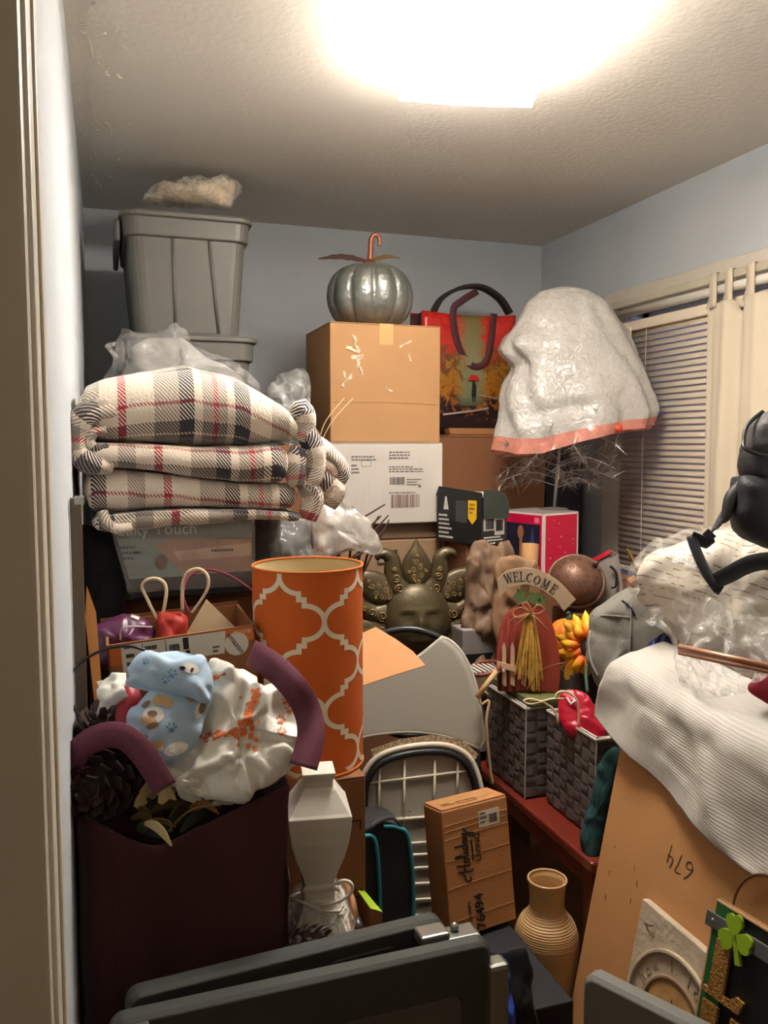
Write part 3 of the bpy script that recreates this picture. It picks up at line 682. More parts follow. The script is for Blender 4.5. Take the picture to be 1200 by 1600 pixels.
YF = 1.84
def zat(px, py): return PA(px, py, 1, YF).z
def xat(px): return PA(px, 700, 1, YF).x
XS = [112, 135, 165, 230, 300, 380, 445, 470, 480]
TOP = [636, 604, 592, 580, 569, 588, 632, 655, 680]
B1 = [688, 690, 691, 693, 698, 698, 693, 690, 688]
B2 = [728, 730, 731, 737, 746, 756, 757, 754, 748]
B3 = [792, 806, 806, 800, 795, 797, 800, 800, 798]
B4 = [812, 834, 836, 830, 822, 815, 816, 817, 812]
def itp(arr, px):
    for i in range(len(XS) - 1):
        if px <= XS[i + 1]:
            t = (px - XS[i]) / (XS[i + 1] - XS[i]); t = max(0, min(1, t)); return arr[i] + (arr[i + 1] - arr[i]) * t
    return arr[-1]
blk = thing('plaid_blanket', 'folded cream, grey and red plaid fleece blanket', 'blanket', (0.2, 2.05, 1.262))
def fold_layer(T, B, yb, du, dv, x0, x1, yo=0.0, dome=0.0, seed=0):
    rows, uvs = [], []; N = 46
    for i in range(N + 1):
        px = x0 + (x1 - x0) * i / N
        zt, zb = zat(px, itp(T, px)), zat(px, itp(B, px)); zb += 0.003
        e = min(1.0, min(i, N - i) / 3.2 + 0.02); e = math.sqrt(1 - (1 - e) ** 2)
        zc, hh = (zt + zb) / 2, (zt - zb) / 2 * e; X = xat(px)
        yf = YF + yo + 0.035 * (1 - e) + 0.008 * noise.noise(Vector((px * 0.02, seed, 0)))
        row, ur = [], []; v = dv
        pts = []
        for k in range(9): pts.append((yb + (yf + hh - yb) * k / 8, zc + hh + dome * math.sin(PI * k / 8) * e))
        for k in range(1, 12): a = PI / 2 + PI * k / 12; pts.append((yf + hh + hh * math.cos(a) * 1.0, zc + hh * math.sin(a)))
        for k in range(9): pts.append((yf + hh + (yb - yf - hh) * k / 8, zc - hh))
        pv = None
        for (y, z) in pts:
            q = Vector((X, y, z)); nn = 0.006 * noise.noise(q * 9 + Vector((seed, 0, 0))) + 0.003 * noise.noise(q * 26)
            q = q + Vector((0, nn * 0.8, nn * 0.5))
            if pv is not None: v += (q - pv).length
            pv = q; row.append(q); ur.append(((px - 190) * 0.00141 - du, v))
        rows.append(row); uvs.append(ur)
    mb = MB().grid(rows, uvs=uvs); n = len(rows[0])
    mb.f.append(tuple(range(n))); b = N * n; mb.f.append(tuple(b + k for k in range(n - 1, -1, -1))); return mb
obj('fold', fold_layer(TOP, B1, 2.22, -0.006, -0.006, 112, 474, 0.0, 0.015, 1), PLAID, blk, smooth=True)
obj('fold', fold_layer(B1, B2, 2.22, 0.072, 0.038, 114, 456, -0.004, 0, 2), PLAID, blk, smooth=True)
obj('fold', fold_layer(B2, B3, 2.24, 0.092, -0.010, 128, 470, 0.01, 0, 3), PLAID, blk, smooth=True)
obj('fold', fold_layer(B3, B4, 2.24, 0.108, 0.10, 140, 474, -0.002, 0, 4), PLAID, blk, smooth=True)
# rolled end and gathered fleece corners
def ptube(path, rr, seg=12, du=0.0, dv=0.0):
    p = cr(path, 5); n = len(p); r = [rr(i / (n - 1)) for i in range(n)]; mb = MB().tube(p, r, seg); acc = 0
    for i in range(n):
        if i: acc += (p[i] - p[i - 1]).length
        for k in range(seg): mb.uv[i * seg + k] = (acc * 1.0 + du, dv + k / seg * 2 * PI * r[i])
    for i, q in enumerate(mb.v): mb.v[i] = q + Vector((0, -1, 0.3)) * 0.007 * noise.noise(q * 30)
    return mb
def bl(px, py, y): return PA(px, py, 1, y)
obj('rolled_end', ptube([bl(178, 640, 1.86), bl(140, 645, 1.845), bl(122, 668, 1.85), bl(122, 705, 1.85), bl(140, 722, 1.845), bl(172, 725, 1.86)], lambda t: 0.022 + 0.006 * math.sin(PI * t), du=0.1, dv=.1), PLAID, blk, smooth=True)
obj('rolled_end', ptube([bl(165, 672, 1.845), bl(147, 676, 1.84), bl(140, 690, 1.84), bl(152, 702, 1.845), bl(168, 700, 1.85)], lambda t: 0.011, du=0.2, dv=.2), PLAID, blk, smooth=True)
obj('rolled_end', ptube([bl(205, 822, 1.845), bl(185, 826, 1.84), bl(168, 818, 1.84), bl(160, 800, 1.85)], lambda t: 0.012, du=0.3, dv=.14), PLAID, blk, smooth=True)
for k, path in enumerate(([(462, 655), (472, 640), (476, 662), (470, 690)], [(470, 670), (486, 690), (492, 730), (480, 765)], [(478, 755), (488, 780), (480, 812)], [(486, 690), (505, 705), (522, 722), (530, 740), (526, 752)], [(470, 700), (462, 730), (466, 760)], [(500, 740), (512, 752), (524, 765), (512, 790)], [(498, 720), (515, 730), (528, 745)])):
    y = 1.87 + (0.03 if k in (3, 5, 6) else 0)
    obj('gathered_corner', ptube([bl(px, py, y) for px, py in path], lambda t: 0.021 + 0.006 * math.sin(PI * t), du=0.13 + 0.11 * k, dv=0.06 * k), PLAID, blk, smooth=True)

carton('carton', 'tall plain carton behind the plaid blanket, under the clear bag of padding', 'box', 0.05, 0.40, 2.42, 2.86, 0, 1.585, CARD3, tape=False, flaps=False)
cb = thing('clear_plastic_bag', 'clear plastic bag of grey padding slumped behind the plaid blanket', 'bag', P(280, 590, 2.35))
ol = [(160, 605), (172, 575), (182, 548), (210, 524), (245, 514), (275, 516), (300, 532), (335, 556), (370, 572), (392, 592), (398, 615), (330, 625), (240, 625), (180, 620)]
obj('padding', pillow([(290 + (x - 290) * .86, 580 + (y - 580) * .82) for x, y in ol], (285, 578), 2.45, (-.1, -1, .2), 0.07, 0.05, 0.03, 9), mat('grey_padding', (150, 146, 140), 0.9, bump=0.4, bscale=30), cb, smooth=True)
obj('film', pillow(ol, (285, 578), 2.45, (-.1, -1, .2), 0.11, 0.07, 0.05, 10, rings=16, per=8, seed=4), FILMG, cb, smooth=True)
obj('knot', MB().tube(cr([P(183, 560, 2.45), P(172, 545, 2.44), P(168, 540, 2.44), P(180, 538, 2.44)], 4), [0.008] * 13, 6), FILM, cb, smooth=True)
cb2 = thing('plastic_bag', 'grey plastic bag wedged between the blanket and the kraft carton', 'bag', P(462, 660, 2.6))
obj('film', pillow([(420, 600), (445, 585), (475, 580), (484, 600), (485, 665), (478, 700), (440, 690), (415, 640)], (455, 640), 2.72, (-.1, -1, .1), 0.05, 0.05, 0.04, 9), film('dull_film', (150, 150, 146), 0.75, 0.3, 14), cb2, smooth=True)

# carton the package and blanket stand on
carton('brown_carton', 'tall brown carton by the wall under the bedding package', 'box', -0.05, 0.345, 1.985, 2.40, 0, 1.083, CARD3, tape=False)
single('lime_folder', MB().box(0.03, 0.36, 1.975, 2.36, 1.0835, 1.098), mat('lime_green', (142, 158, 30), 0.5), 'thin lime green folder lying under the bedding package', 'folder', bev=0.003)
pkg = thing('bedding_package', 'printed bedding package with a sofa picture, under the plaid blanket', 'package', (0.17, 2.1, 1.099))
PY = 1.885
def pq(px, py): q = PA(px, py, 1, PY); return (q.x, q.z)
fmz = fr((0, PY, 0), (1, 0, 0), (0, 0, 1))
poly = [pq(205, 928), pq(398, 915), pq(394, 808), pq(172, 812)]
poly[0] = (poly[0][0], 1.0995); poly[1] = (poly[1][0], 1.0995); poly[2] = (poly[2][0], 1.258); poly[3] = (poly[3][0], 1.258)
obj('body', MB().prism(poly, -0.3, 0.0, fmz), mat('package_dark_sleeve', (30, 32, 30), 0.5), pkg, bev=0.006)
flatprint('sleeve_panel', [[pq(202, 905), pq(290, 900), pq(290, 812), pq(174, 812)]], fmz, mat('sleeve_blue_grey', (150, 162, 154), 0.5), pkg, 0.0002)
flatprint('sleeve_band', [[pq(184, 842), pq(394, 842), pq(393, 812), pq(175, 812)]], fmz, mat('sleeve_grey_green', (128, 130, 120), 0.5), pkg, 0.0007)
flatprint('sofa_picture', [[pq(290, 898), pq(394, 892), pq(393, 842), pq(270, 842), pq(240, 850)]], fmz, mat('sofa_picture_tan', (190, 146, 118), 0.5), pkg, 0.0009)
flatprint('sofa_cushion_print', [[pq(270, 862), pq(392, 848), pq(392, 868), pq(280, 876)]], fmz, mat('sofa_picture_light', (224, 184, 152), 0.5), pkg, 0.0014)
flatprint('sofa_arm_print', [[pq(x, y) for x, y in ellp(252, 878, 10, 12)]], fmz, mat('sofa_picture_brown', (124, 84, 62), 0.5), pkg, 0.0018)
p0 = pq(232, 828)
text('title_print', 'Silky Touch', fr((p0[0] + 0.02, PY, p0[1]), (1, 0, 0), (0, 0, 1)) @ Matrix.Translation((0, 0, 0.0012)), 0.036, mat('sleeve_lettering', (222, 220, 206), 0.5), pkg)
p1 = pq(178, 858); p2 = pq(330, 862)
flatprint('fine_print', fineprint(p1[0] + 0.01, p1[1], 0.06, 3, 0.012, 21) + fineprint(p2[0], p2[1], 0.05, 1, 0.012, 22), fmz, mat('sleeve_dark_ink', (70, 72, 70), 0.6), pkg, 0.002)
obj('zip_film', MB().prism([pq(200, 926), pq(400, 914), pq(397, 806), pq(168, 810)], 0.006, 0.0066, fmz), film('zip_bag_film', (200, 200, 196), 0.16, 0.1, 12), pkg)

zb = thing('zip_bag', 'cloudy clear zip bag hanging out beside the bedding package', 'bag', P(530, 860, 2.1))
obj('dark_filling', pillow([(398, 812), (480, 815), (484, 875), (440, 905), (402, 905)], (440, 860), 2.1, (-.1, -1, .1), 0.03, 0.05, 0.01, 9), mat('charcoal_padding', (58, 54, 50), 0.9), zb, smooth=True)
obj('film', pillow([(395, 808), (440, 806), (484, 812), (487, 880), (440, 912), (398, 908)], (440, 860), 2.08, (-.1, -1, .1), 0.05, 0.05, 0.03, 9, seed=8), FILMG, zb, smooth=True)
obj('film_flap', pillow([(486, 780), (500, 765), (530, 778), (560, 800), (585, 830), (600, 858), (588, 868), (560, 862), (530, 868), (500, 880), (484, 875)], (525, 828), 2.14, (-.2, -1, .1), 0.03, 0.02, 0.03, 8, seed=12), film('cloudy_film', (206, 198, 188), 0.62, 0.2, 10), zb, smooth=True)

tw = thing('twig_bundle', 'bundle of dark brown twigs between the lamp shade and the cabinet', 'twigs', P(580, 870, 2.3))
TWIG = mat('dark_twig', (70, 46, 36), 0.8)
for (x0, y0, x1, y1) in ((562, 812, 602, 788), (570, 830, 596, 806), (578, 828, 592, 806), (583, 832, 607, 805), (560, 868, 590, 848), (545, 875, 572, 852), (585, 850, 600, 826), (575, 880, 608, 812)):
    obj('twig', MB().tube([P(520 + (x0 - 575) * .3, 1068, 2.74), P(x0 - (x1 - x0) * .8, y0 - (y1 - y0) * .8, 2.46), P(x0, y0, 2.42), P(x1, y1, 2.42)], [0.004, 0.0035, 0.003, 0.002], 6), TWIG, tw)
bb = thing('black_soft_form', 'black soft form added for the shadow between the wall and the bedding package', 'bag', P(150, 960, 1.85))
obj('body', pillow([(122, 830), (150, 822), (172, 830), (186, 870), (196, 925), (190, 990), (160, 1030), (124, 1030), (118, 930)], (152, 925), 1.86, (-.05, -1, .1), 0.03, 0.03, 0.02, 9), BLACK, bb, smooth=True)  # dark form put in for the deep shadow in this gap
rail = thing('metal_rail', 'slim bronze metal rail standing against the pale wall', 'rail', (-0.055, 1.62, 0))
zt = PA(115, 778, 1, 1.62).z
obj('bar', MB().box(XL + 0.002, XL + 0.022, 1.61, 1.635, 0, zt), mat('bronze_metal', (116, 100, 84), 0.4, 0.6), rail, bev=0.002)
obj('clip', MB().box(XL + 0.010, XL + 0.027, 1.603, 1.64, zt - 0.012, zt + 0.003), STEEL, rail, bev=0.002)
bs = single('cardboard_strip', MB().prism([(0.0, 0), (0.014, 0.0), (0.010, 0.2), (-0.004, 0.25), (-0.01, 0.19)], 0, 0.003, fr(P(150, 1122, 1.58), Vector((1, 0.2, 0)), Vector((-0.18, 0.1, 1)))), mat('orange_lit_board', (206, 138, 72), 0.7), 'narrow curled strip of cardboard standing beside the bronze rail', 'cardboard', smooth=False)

# ------------------------------------------------------------ open shipping box with bags
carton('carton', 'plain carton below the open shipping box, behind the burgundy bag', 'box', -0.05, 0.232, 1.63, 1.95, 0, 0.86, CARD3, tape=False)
A = P(166, 1009, 1.60); B = P(397, 976, 1.69); A.z = max(A.z, B.z) if False else A.z
ux = (B - A); Lx = ux.length; ux.normalize(); dn_ = Vector((0.02, 0.03, -1)); dn_ = (dn_ - ux * dn_.dot(ux)).normalized(); bk = ux.cross(dn_); bk = -bk if bk.y < 0 else bk
ob = thing('shipping_box', 'open brown shipping box with postal labels, filled with gift bags', 'box', A + ux * Lx / 2 + dn_ * 0.16)
fA = fr(A, ux, -dn_)                                     # x along the rim, y up, z towards the viewer
KR = mat('shipping_box_board', (150, 98, 58), 0.8, bump=0.1, bscale=120)
DB = 0.20
obj('front_panel', MB().box(0, Lx, -0.17, 0, -0.005, 0, fA), KR, ob)
obj('rear_panel', MB().box(0, Lx, -0.17, 0.0, -DB, -DB + 0.005, fA), KR, ob)
for xx in (0, Lx - 0.005): obj('side_panel', MB().box(xx, xx + 0.005, -0.17, 0, -DB, 0, fA), KR, ob)
obj('base_panel', MB().box(0, Lx, -0.172, -0.167, -DB, 0, fA), KR, ob)
obj('rear_flap', MB().box(-0.01, Lx, -0.002, 0.006, -DB - 0.01, -DB - 0.006, fA), KR, ob)
flatprint('orange_patch', [rectp(0.004, -0.042, 0.03, -0.003), rectp(Lx - 0.07, -0.03, Lx - 0.002, -0.003)], fA, mat('patch_orange', (196, 100, 34), 0.4), ob, 0.0002)  # brighter orange patches at both ends of the rim
flatprint('shipping_label', [[(0.026, -0.075), (0.12, -0.075), (0.12, -0.048), (0.222, -0.050), (0.228, -0.004), (0.026, -0.004)]], fA, PAPER, ob, 0.0003)
flatprint('label_print', fineprint(0.032, -0.012, 0.022, 1, 0.012, 31) + strip2([(0.066, -0.006), (0.066, -0.074)], 0.0015) + strip2([(0.11, -0.006), (0.11, -0.046)], 0.0015) + barcode(0.116, -0.034, 0.02, 0.018, 33) + [rectp(0.143, -0.03, 0.154, -0.006), rectp(0.147, -0.046, 0.155, -0.032)] + fineprint(0.034, -0.03, 0.02, 3, 0.016, 34) + fineprint(0.07, -0.02, 0.03, 2, 0.018, 35) + fineprint(0.2, -0.036, 0.02, 2, 0.008, 36), fA, INK, ob, 0.0009)
flatprint('postal_sticker', [ellp(0.248, -0.034, 0.024, 0.024, 0, 24)], fA, PAPER, ob, 0.0006)
text('sticker_print', 'amazon', fA @ Matrix.Translation((0.246, -0.032, 0.0006)) @ Matrix.Rotation(math.radians(-58), 4, 'Z'), 0.016, INK, ob)
text('tape_print', 'more', fA @ Matrix.Translation((Lx - 0.025, -0.010, 0.0004)), 0.016, mat('tape_white_print', (226, 190, 150), 0.5), ob)

CORD = mat('white_paper_cord', (222, 196, 156), 0.7)
rb = thing('red_gift_bag', 'small red paper bag with cream cord handles in the open shipping box', 'bag', P(270, 1010, 1.72))
obj('bag_body', pillow([(247, 962), (268, 955), (290, 958), (292, 990), (284, 1040), (254, 1040), (248, 1000)], (270, 990), 1.74, (-.1, -1, .2), 0.025, 0.02, 0.01, 20), mat('red_paper', (190, 52, 40), 0.6), rb, smooth=True)
for pts in ([(246, 968), (232, 940), (222, 915), (236, 904), (254, 908), (260, 925), (254, 962)], [(285, 955), (285, 915), (294, 894), (312, 889), (325, 902), (322, 925), (300, 958)]):
    obj('cord_handle', MB().tube(cr([P(x, y, 1.74) for x, y in pts], 5), 0.0035, 8), CORD, rb, smooth=True)
pb = thing('purple_bag', 'purple bag with white lettering tucked in the open shipping box', 'bag', P(190, 1010, 1.7))
pmb = pillow([(142, 985), (160, 974), (190, 964), (215, 962), (240, 980), (246, 1000), (230, 1040), (160, 1040)], (195, 1000), 1.72, (-.1, -1, .3), 0.04, 0.03, 0.02, 14)
obj('bag_body', pmb, mat('purple_film', (92, 40, 74), 0.35, bump=0.3, bscale=30), pb, smooth=True)
decal('lettering_print', pmb.bvh(), strip2([(206, 962), (216, 966), (232, 972)], 5) + strip2([(213, 958), (222, 966)], 4), PAPER, pb, 0.003)
obj('cord_handle', MB().tube(cr([P(188, 1000, 1.66), P(190, 984, 1.66), P(205, 979, 1.66), P(238, 980, 1.67)], 5), 0.002, 6), mat('pale_lilac', (206, 180, 196), 0.5), pb, smooth=True)
obj('cord_handle', MB().tube(cr([P(296, 960, 1.8), P(286, 930, 1.8), P(296, 900, 1.82), P(325, 890, 1.84), P(360, 900, 1.86), P(398, 925, 1.88)], 5), 0.003, 8), mat('plum_cord', (150, 62, 84), 0.6), pb, smooth=True)
single('paper_envelope', MB().prism([(0, 0), (0.115, 0.02), (0.055, 0.085)], 0, 0.004, fr(P(284, 1002, 1.76), (1, 0.1, 0), (0, 0.1, 1))), mat('beige_paper', (226, 202, 160), 0.7), 'beige paper envelope corner sticking up out of the open shipping box', 'envelope')
single('black_cable', MB().tube(cr([P(240, 1022, 1.56), P(205, 1010, 1.55), P(165, 1014, 1.54), P(125, 1036, 1.53), P(106, 1066, 1.50), P(112, 1100, 1.5), P(132, 1128, 1.5)], 6), 0.0028, 8), BLACKPL, 'black cable looping out in front of the open shipping box', 'cable', smooth=True)
# ------------------------------------------------------------ burgundy bag and what lies on it
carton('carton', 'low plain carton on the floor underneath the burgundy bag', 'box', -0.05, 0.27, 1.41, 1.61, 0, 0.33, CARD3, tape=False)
BURG = mat('burgundy_fabric', (66, 22, 20), 0.8, bump=0.15, bscale=350, sheen=0.15)
STRAP = mat('plum_strap', (108, 52, 68), 0.75, bump=0.2, bscale=400)
bg = thing('burgundy_bag', 'large burgundy fabric bag with plum straps, filled with autumn decorations', 'bag', (0.12, 1.48, 0.332))
def bz(px, py): return PA(px, py, 1, 1.39)
cols = [(103, 1275), (135, 1280), (165, 1292), (205, 1312), (250, 1322), (300, 1300), (350, 1275), (400, 1252), (450, 1230)]
rows = []
for i in range(9):
    t = i / 8; row = []
    for px, py in cols:
        q = bz(px, py); zb = 0.335
        yy = 1.392 + (0.05 if px < 120 else 0.012 if px < 150 else 0.0) + 0.012 * math.sin(t * PI) * math.sin(px * 0.03) + (0.02 * max(0, 1 - abs(px - 260) / 120) * math.sin(PI * t))
        row.append(Vector((max(q.x, XL + 0.006), yy, q.z + (zb - q.z) * t)))
    rows.append(row)
g = sheet(rows, 4, 3, 0.004, 9)
obj('front_panel', g, BURG, bg, smooth=True, solid=0.003)
xr = rows[0][-1].x; zt = rows[0][-1].z
obj('side_panel', sheet([[Vector((xr + 0.012 * math.sin(PI * k / 4), 1.392 + 0.2 * k / 4, zt + (0.335 - zt) * t)) for k in range(5)] for t in (0, .35, .7, 1)], 4, 4, 0.004, 9), BURG, bg, smooth=True, solid=0.003)
xl_ = XL + 0.006
obj('side_panel', sheet([[Vector((xl_, 1.442 + 0.15 * k / 4, 0.84 + (0.335 - 0.84) * t)) for k in range(5)] for t in (0, .35, .7, 1)], 4, 4), BURG, bg, smooth=True, solid=0.003)
obj('back_panel', sheet([[Vector((xl_ + (xr - xl_) * k / 4, 1.592, 0.86 + (0.335 - 0.86) * t)) for k in range(5)] for t in (0, .35, .7, 1)], 4, 4), BURG, bg, smooth=True, solid=0.003)
obj('base_panel', MB().box(xl_, xr, 1.40, 1.592, 0.3325, 0.337), BURG, bg)
obj('seam', MB().tube([bz(166, 1292) + Vector((0, -0.002, 0)), bz(180, 1420) + Vector((0, -0.003, 0)), bz(186, 1590) + Vector((0, -0.002, 0))], 0.003, 6), BURG, bg)
sp_ = [P(x, y, 1.36) for x, y in ((98, 1275), (103, 1215), (125, 1172), (160, 1150), (195, 1152), (225, 1180), (258, 1232))]
obj('strap', MB().ribbon(cr(sp_, 6), facing(cr(sp_, 6)), 0.042, 0.003), STRAP, bg, smooth=True)
sp_ = [P(x, y, d) for x, y, d in ((392, 1020, 1.50), (425, 1040, 1.47), (458, 1072, 1.45), (480, 1110, 1.45), (486, 1150, 1.43), (474, 1198, 1.40))]
dirs = []
for i in range(31): a = i / 30; dirs.append(Vector((-0.55 + 1.3 * a * 0.9, -0.35, 0.85 - 0.5 * a)))
obj('strap', MB().ribbon(cr(sp_, 6), facing(cr(sp_, 6)), 0.048, 0.003), STRAP, bg, smooth=True)

SCALE = mat('pinecone_scale', (62, 44, 38), 0.55, bump=0.3, bscale=120, var=0.25, vscale=30)
SCALET = mat('pinecone_core', (40, 28, 24), 0.8)
def pinecone(label, c, axis, L, R, n=90, seed=1):
    r = thing('pinecone', label, 'pinecone', c, 'dark pinecones'); ax = Vector(axis).normalized(); m4 = fr((0, 0, 0), ax.orthogonal(), ax.cross(ax.orthogonal()))
    m3 = m4.to_3x3(); rnd = random.Random(seed)
    obj('core', MB().ell(c, (R * 0.55, R * 0.55, L * 0.46), 14, 9, m3), SCALET, r, smooth=True)
    base = None
    for k in range(n):
        t = (k + 0.5) / n; h = (t - 0.5) * L; rad = R * (math.sin(PI * min(0.98, 0.12 + 0.86 * t)) ** 0.55); th = k * 2.39996
        d = Vector((math.cos(th), math.sin(th), 0)); tg = Vector((-math.sin(th), math.cos(th), 0)); up = Vector((0, 0, 1))
        s = R * 0.42 * (1.1 - 0.5 * t); o_ = d * rad * 0.35 + up * (h - 0.1 * L); tip = d * rad * 1.02 + up * (h + 0.10 * L * (t + 0.2))
        md = (o_ + tip) / 2 - up * 0.006; q = [o_ - tg * s * 0.25, md - tg * s * 0.6, tip - tg * s * 0.55, tip + (tip - md) * 0.12 + up * 0.002, tip + tg * s * 0.55, md + tg * s * 0.6, o_ + tg * s * 0.25]
        thk = up * 0.0035; mb = MB(); nn = len(q)
        top = [m3 @ (p + thk) + Vector(c) for p in q]; bot = [m3 @ (p - thk) + Vector(c) for p in q]
        mb.add(top + bot, [tuple(range(nn)), tuple(range(2 * nn - 1, nn - 1, -1))] + [(i, nn + i, nn + (i + 1) % nn, (i + 1) % nn) for i in range(nn)])
        obj('scale', mb, SCALE, r)
    return r
pinecone('big dark pinecone lying under the plum strap on the burgundy bag', P(160, 1218, 1.40), (-0.3, -1, 0.15), 0.12, 0.062, 70, 2)
pinecone('dark pinecone standing behind the strapped one, against the wall', P(158, 1150, 1.48), (0.1, -0.2, 1), 0.10, 0.048, 56, 3)

fl = thing('foliage_spray', 'spray of gold, brown and green artificial leaves in the burgundy bag', 'foliage', P(290, 1280, 1.42))
GOLDF = mat('gold_foil', (226, 206, 150), 0.3, 0.4, bump=0.5, bscale=50)
BRNL = mat('russet_leaf', (142, 88, 44), 0.6, var=0.2); GRNL = mat('dark_green_leaf', (48, 56, 44), 0.5); OLV = mat('olive_gold_leaf', (110, 92, 48), 0.45, 0.3)
def leafpath(p0, p1, w, m, parent, sag=0.01, teeth=0, name='leaf', th=0.0015):
    a, b = P(*p0), P(*p1); n = 14; pth = [a.lerp(b, k / n) + Vector((0, 0, 1)) * sag * math.sin(PI * k / n) for k in range(n + 1)]
    side = (b - a).cross(FW).normalized() + Vector((0, -0.3, 0.2))
    ws = [max(0.002, w * math.sin(PI * (0.06 + 0.94 * k / n)) ** 0.7 * (1 - (0.3 if teeth and k % 2 else 0))) for k in range(n + 1)]
    return obj(name, MB().ribbon(pth, side, w, th, ws), m, parent)
for a_, b_2, w_, m_, t_ in (((212, 1262, 1.42), (262, 1228, 1.46), .032, GOLDF, 0), ((225, 1232, 1.44), (275, 1250, 1.42), .03, GOLDF, 0), ((250, 1256, 1.42), (282, 1228, 1.45), .028, GOLDF, 0), ((226, 1287, 1.385), (268, 1322, 1.37), .017, GOLDF, 0),
        ((300, 1268, 1.42), (368, 1252, 1.45), .022, BRNL, 1), ((296, 1262, 1.41), (342, 1272, 1.42), .016, BRNL, 1), ((205, 1280, 1.41), (245, 1292, 1.41), .014, OLV, 0), ((250, 1300, 1.40), (300, 1285, 1.43), .018, GRNL, 0), ((282, 1300, 1.40), (330, 1272, 1.45), .02, GRNL, 0),
        ((215, 1300, 1.40), (250, 1310, 1.40), .03, GRNL, 0), ((235, 1270, 1.42), (290, 1262, 1.45), .022, OLV, 1), ((262, 1290, 1.41), (300, 1250, 1.46), .014, OLV, 0), ((215, 1268, 1.42), (240, 1290, 1.41), .018, OLV, 1), ((205, 1250, 1.44), (255, 1280, 1.43), .02, SCALE, 0), ((270, 1275, 1.42), (320, 1262, 1.45), .02, SCALE, 1), ((320, 1262, 1.44), (378, 1246, 1.5), .026, SCALE, 1)):
    leafpath(a_, b_2, w_, m_, fl, 0.012, t_)
for pts in ([(262, 1300), (285, 1275), (310, 1262), (345, 1258)], [(215, 1290), (240, 1280), (265, 1284), (268, 1300)], [(225, 1298), (245, 1284), (275, 1292)]):
    obj('stem', MB().tube(cr([P(x, y, 1.40) for x, y in pts], 5), 0.0022, 6), OLV, fl, smooth=True)

WHITEB = mat('white_bag_plastic', (232, 228, 216), 0.32, bump=0.5, bscale=28, spec=0.5)
ORG = mat('orange_print', (226, 116, 56), 0.45)
pw = thing('white_plastic_bag', 'white plastic shopping bag with orange paw prints on the burgundy bag', 'bag', P(370, 1240, 1.46))
ol = [(262, 1205), (258, 1188), (290, 1150), (312, 1100), (325, 1062), (345, 1047), (372, 1050), (400, 1068), (440, 1082), (474, 1098), (480, 1122), (494, 1163), (470, 1162), (462, 1192), (430, 1222), (400, 1235), (384, 1253), (330, 1250), (283, 1238), (268, 1222)]
pwm = pillow(ol, (375, 1150), 1.48, (-.12, -.8, .6), 0.05, 0.04, 0.034, 13, rings=24, per=11, seed=3, edge=0.1)
obj('bag_body', pwm, WHITEB, pw, smooth=True)
bv = pwm.bvh(); pr = []
for x, y, s in ((446, 1098, 9), (452, 1112, 9), (438, 1128, 9), (440, 1146, 9)): pr += paw(x, y, s * 0.85, 0.2)
rp = random.Random(9)
for k in range(26):
    t = k / 25; x = 402 - 18 * t * t - 4 * t; y = 1078 + 52 * t; pr.append(ellp(x + rp.uniform(-6, 6), y, rp.uniform(3, 7), rp.uniform(2, 4), rp.uniform(0, 3), 7))
for k in range(34):
    t = k / 33; x = 392 - 82 * t; y = 1130 + 12 * math.sin(t * 2.2) + 10 * t; pr.append(ellp(x + rp.uniform(-3, 3), y + rp.uniform(-5, 5), rp.uniform(2, 5), rp.uniform(2, 4), rp.uniform(0, 3), 7))
for x, y, s in ((388, 1124, 6), (394, 1138, 6), (366, 1146, 7), (380, 1144, 8), (392, 1150, 6), (400, 1156, 5), (388, 1166, 5), (398, 1170, 5), (372, 1164, 4), (376, 1090, 3), (386, 1100, 3), (322, 1158, 4), (344, 1150, 3), (370, 1152, 5), (404, 1128, 3)): pr.append(ellp(x, y, s, s * 0.75, rp.uniform(0, 3), 8))
pr += [[(330, 1056), (352, 1050), (352, 1055), (334, 1064)]]
decal('paw_print', bv, pr, ORG, pw, 0.0018)
obj('tie_corner', pillow([(268, 1200), (300, 1210), (345, 1232), (375, 1250), (330, 1252), (284, 1240), (270, 1222)], (310, 1232), 1.425, (-.1, -.9, .5), 0.02, 0.02, 0.025, 16, seed=6), WHITEB, pw, smooth=True)

BLUE = mat('blue_dog_cotton', (176, 200, 220), 0.85, bump=0.25, bscale=18)
bd = thing('dog_print_pillow', 'small pale blue cloth bundle with dog and paw prints', 'cloth', P(255, 1195, 1.42))
m1 = pillow([(195, 1068), (200, 1055), (225, 1028), (262, 1018), (300, 1022), (326, 1045), (331, 1080), (318, 1098), (285, 1085), (235, 1078)], (272, 1058), 1.44, (-.1, -.85, .5), 0.034, 0.03, 0.016, 12, seed=1, rings=16, per=8)
m2 = pillow([(226, 1088), (270, 1064), (326, 1076), (324, 1115), (309, 1155), (285, 1185), (250, 1197), (213, 1180), (197, 1155), (205, 1115)], (262, 1130), 1.425, (-.1, -.85, .5), 0.040, 0.03, 0.016, 12, seed=2, rings=16, per=8)
obj('upper_fold', m1, BLUE, bd, smooth=True); obj('lower_fold', m2, BLUE, bd, smooth=True)
bv1, bv2 = m1.bvh(), m2.bvh()
BL2 = mat('blue_print', (104, 148, 190), 0.85); BRN = mat('brown_print', (138, 104, 80), 0.85); BEI = mat('tan_print', (206, 170, 122), 0.85); WHT = mat('white_print', (232, 226, 216), 0.85)
decal('blue_paw_print', bv1, paw(268, 1056, 8, .3) + paw(226, 1036, 6, .6) + paw(258, 1066, 7, .2), BL2, bd, 0.0015)
decal('white_patch_print', bv1, [ellp(298, 1044, 14, 8, .3)], WHT, bd, 0.0012)
decal('dark_spot_print', bv1, [ellp(285, 1044, 5, 3.5), ellp(300, 1047, 2.5, 4, .5)], INK, bd, 0.0022)
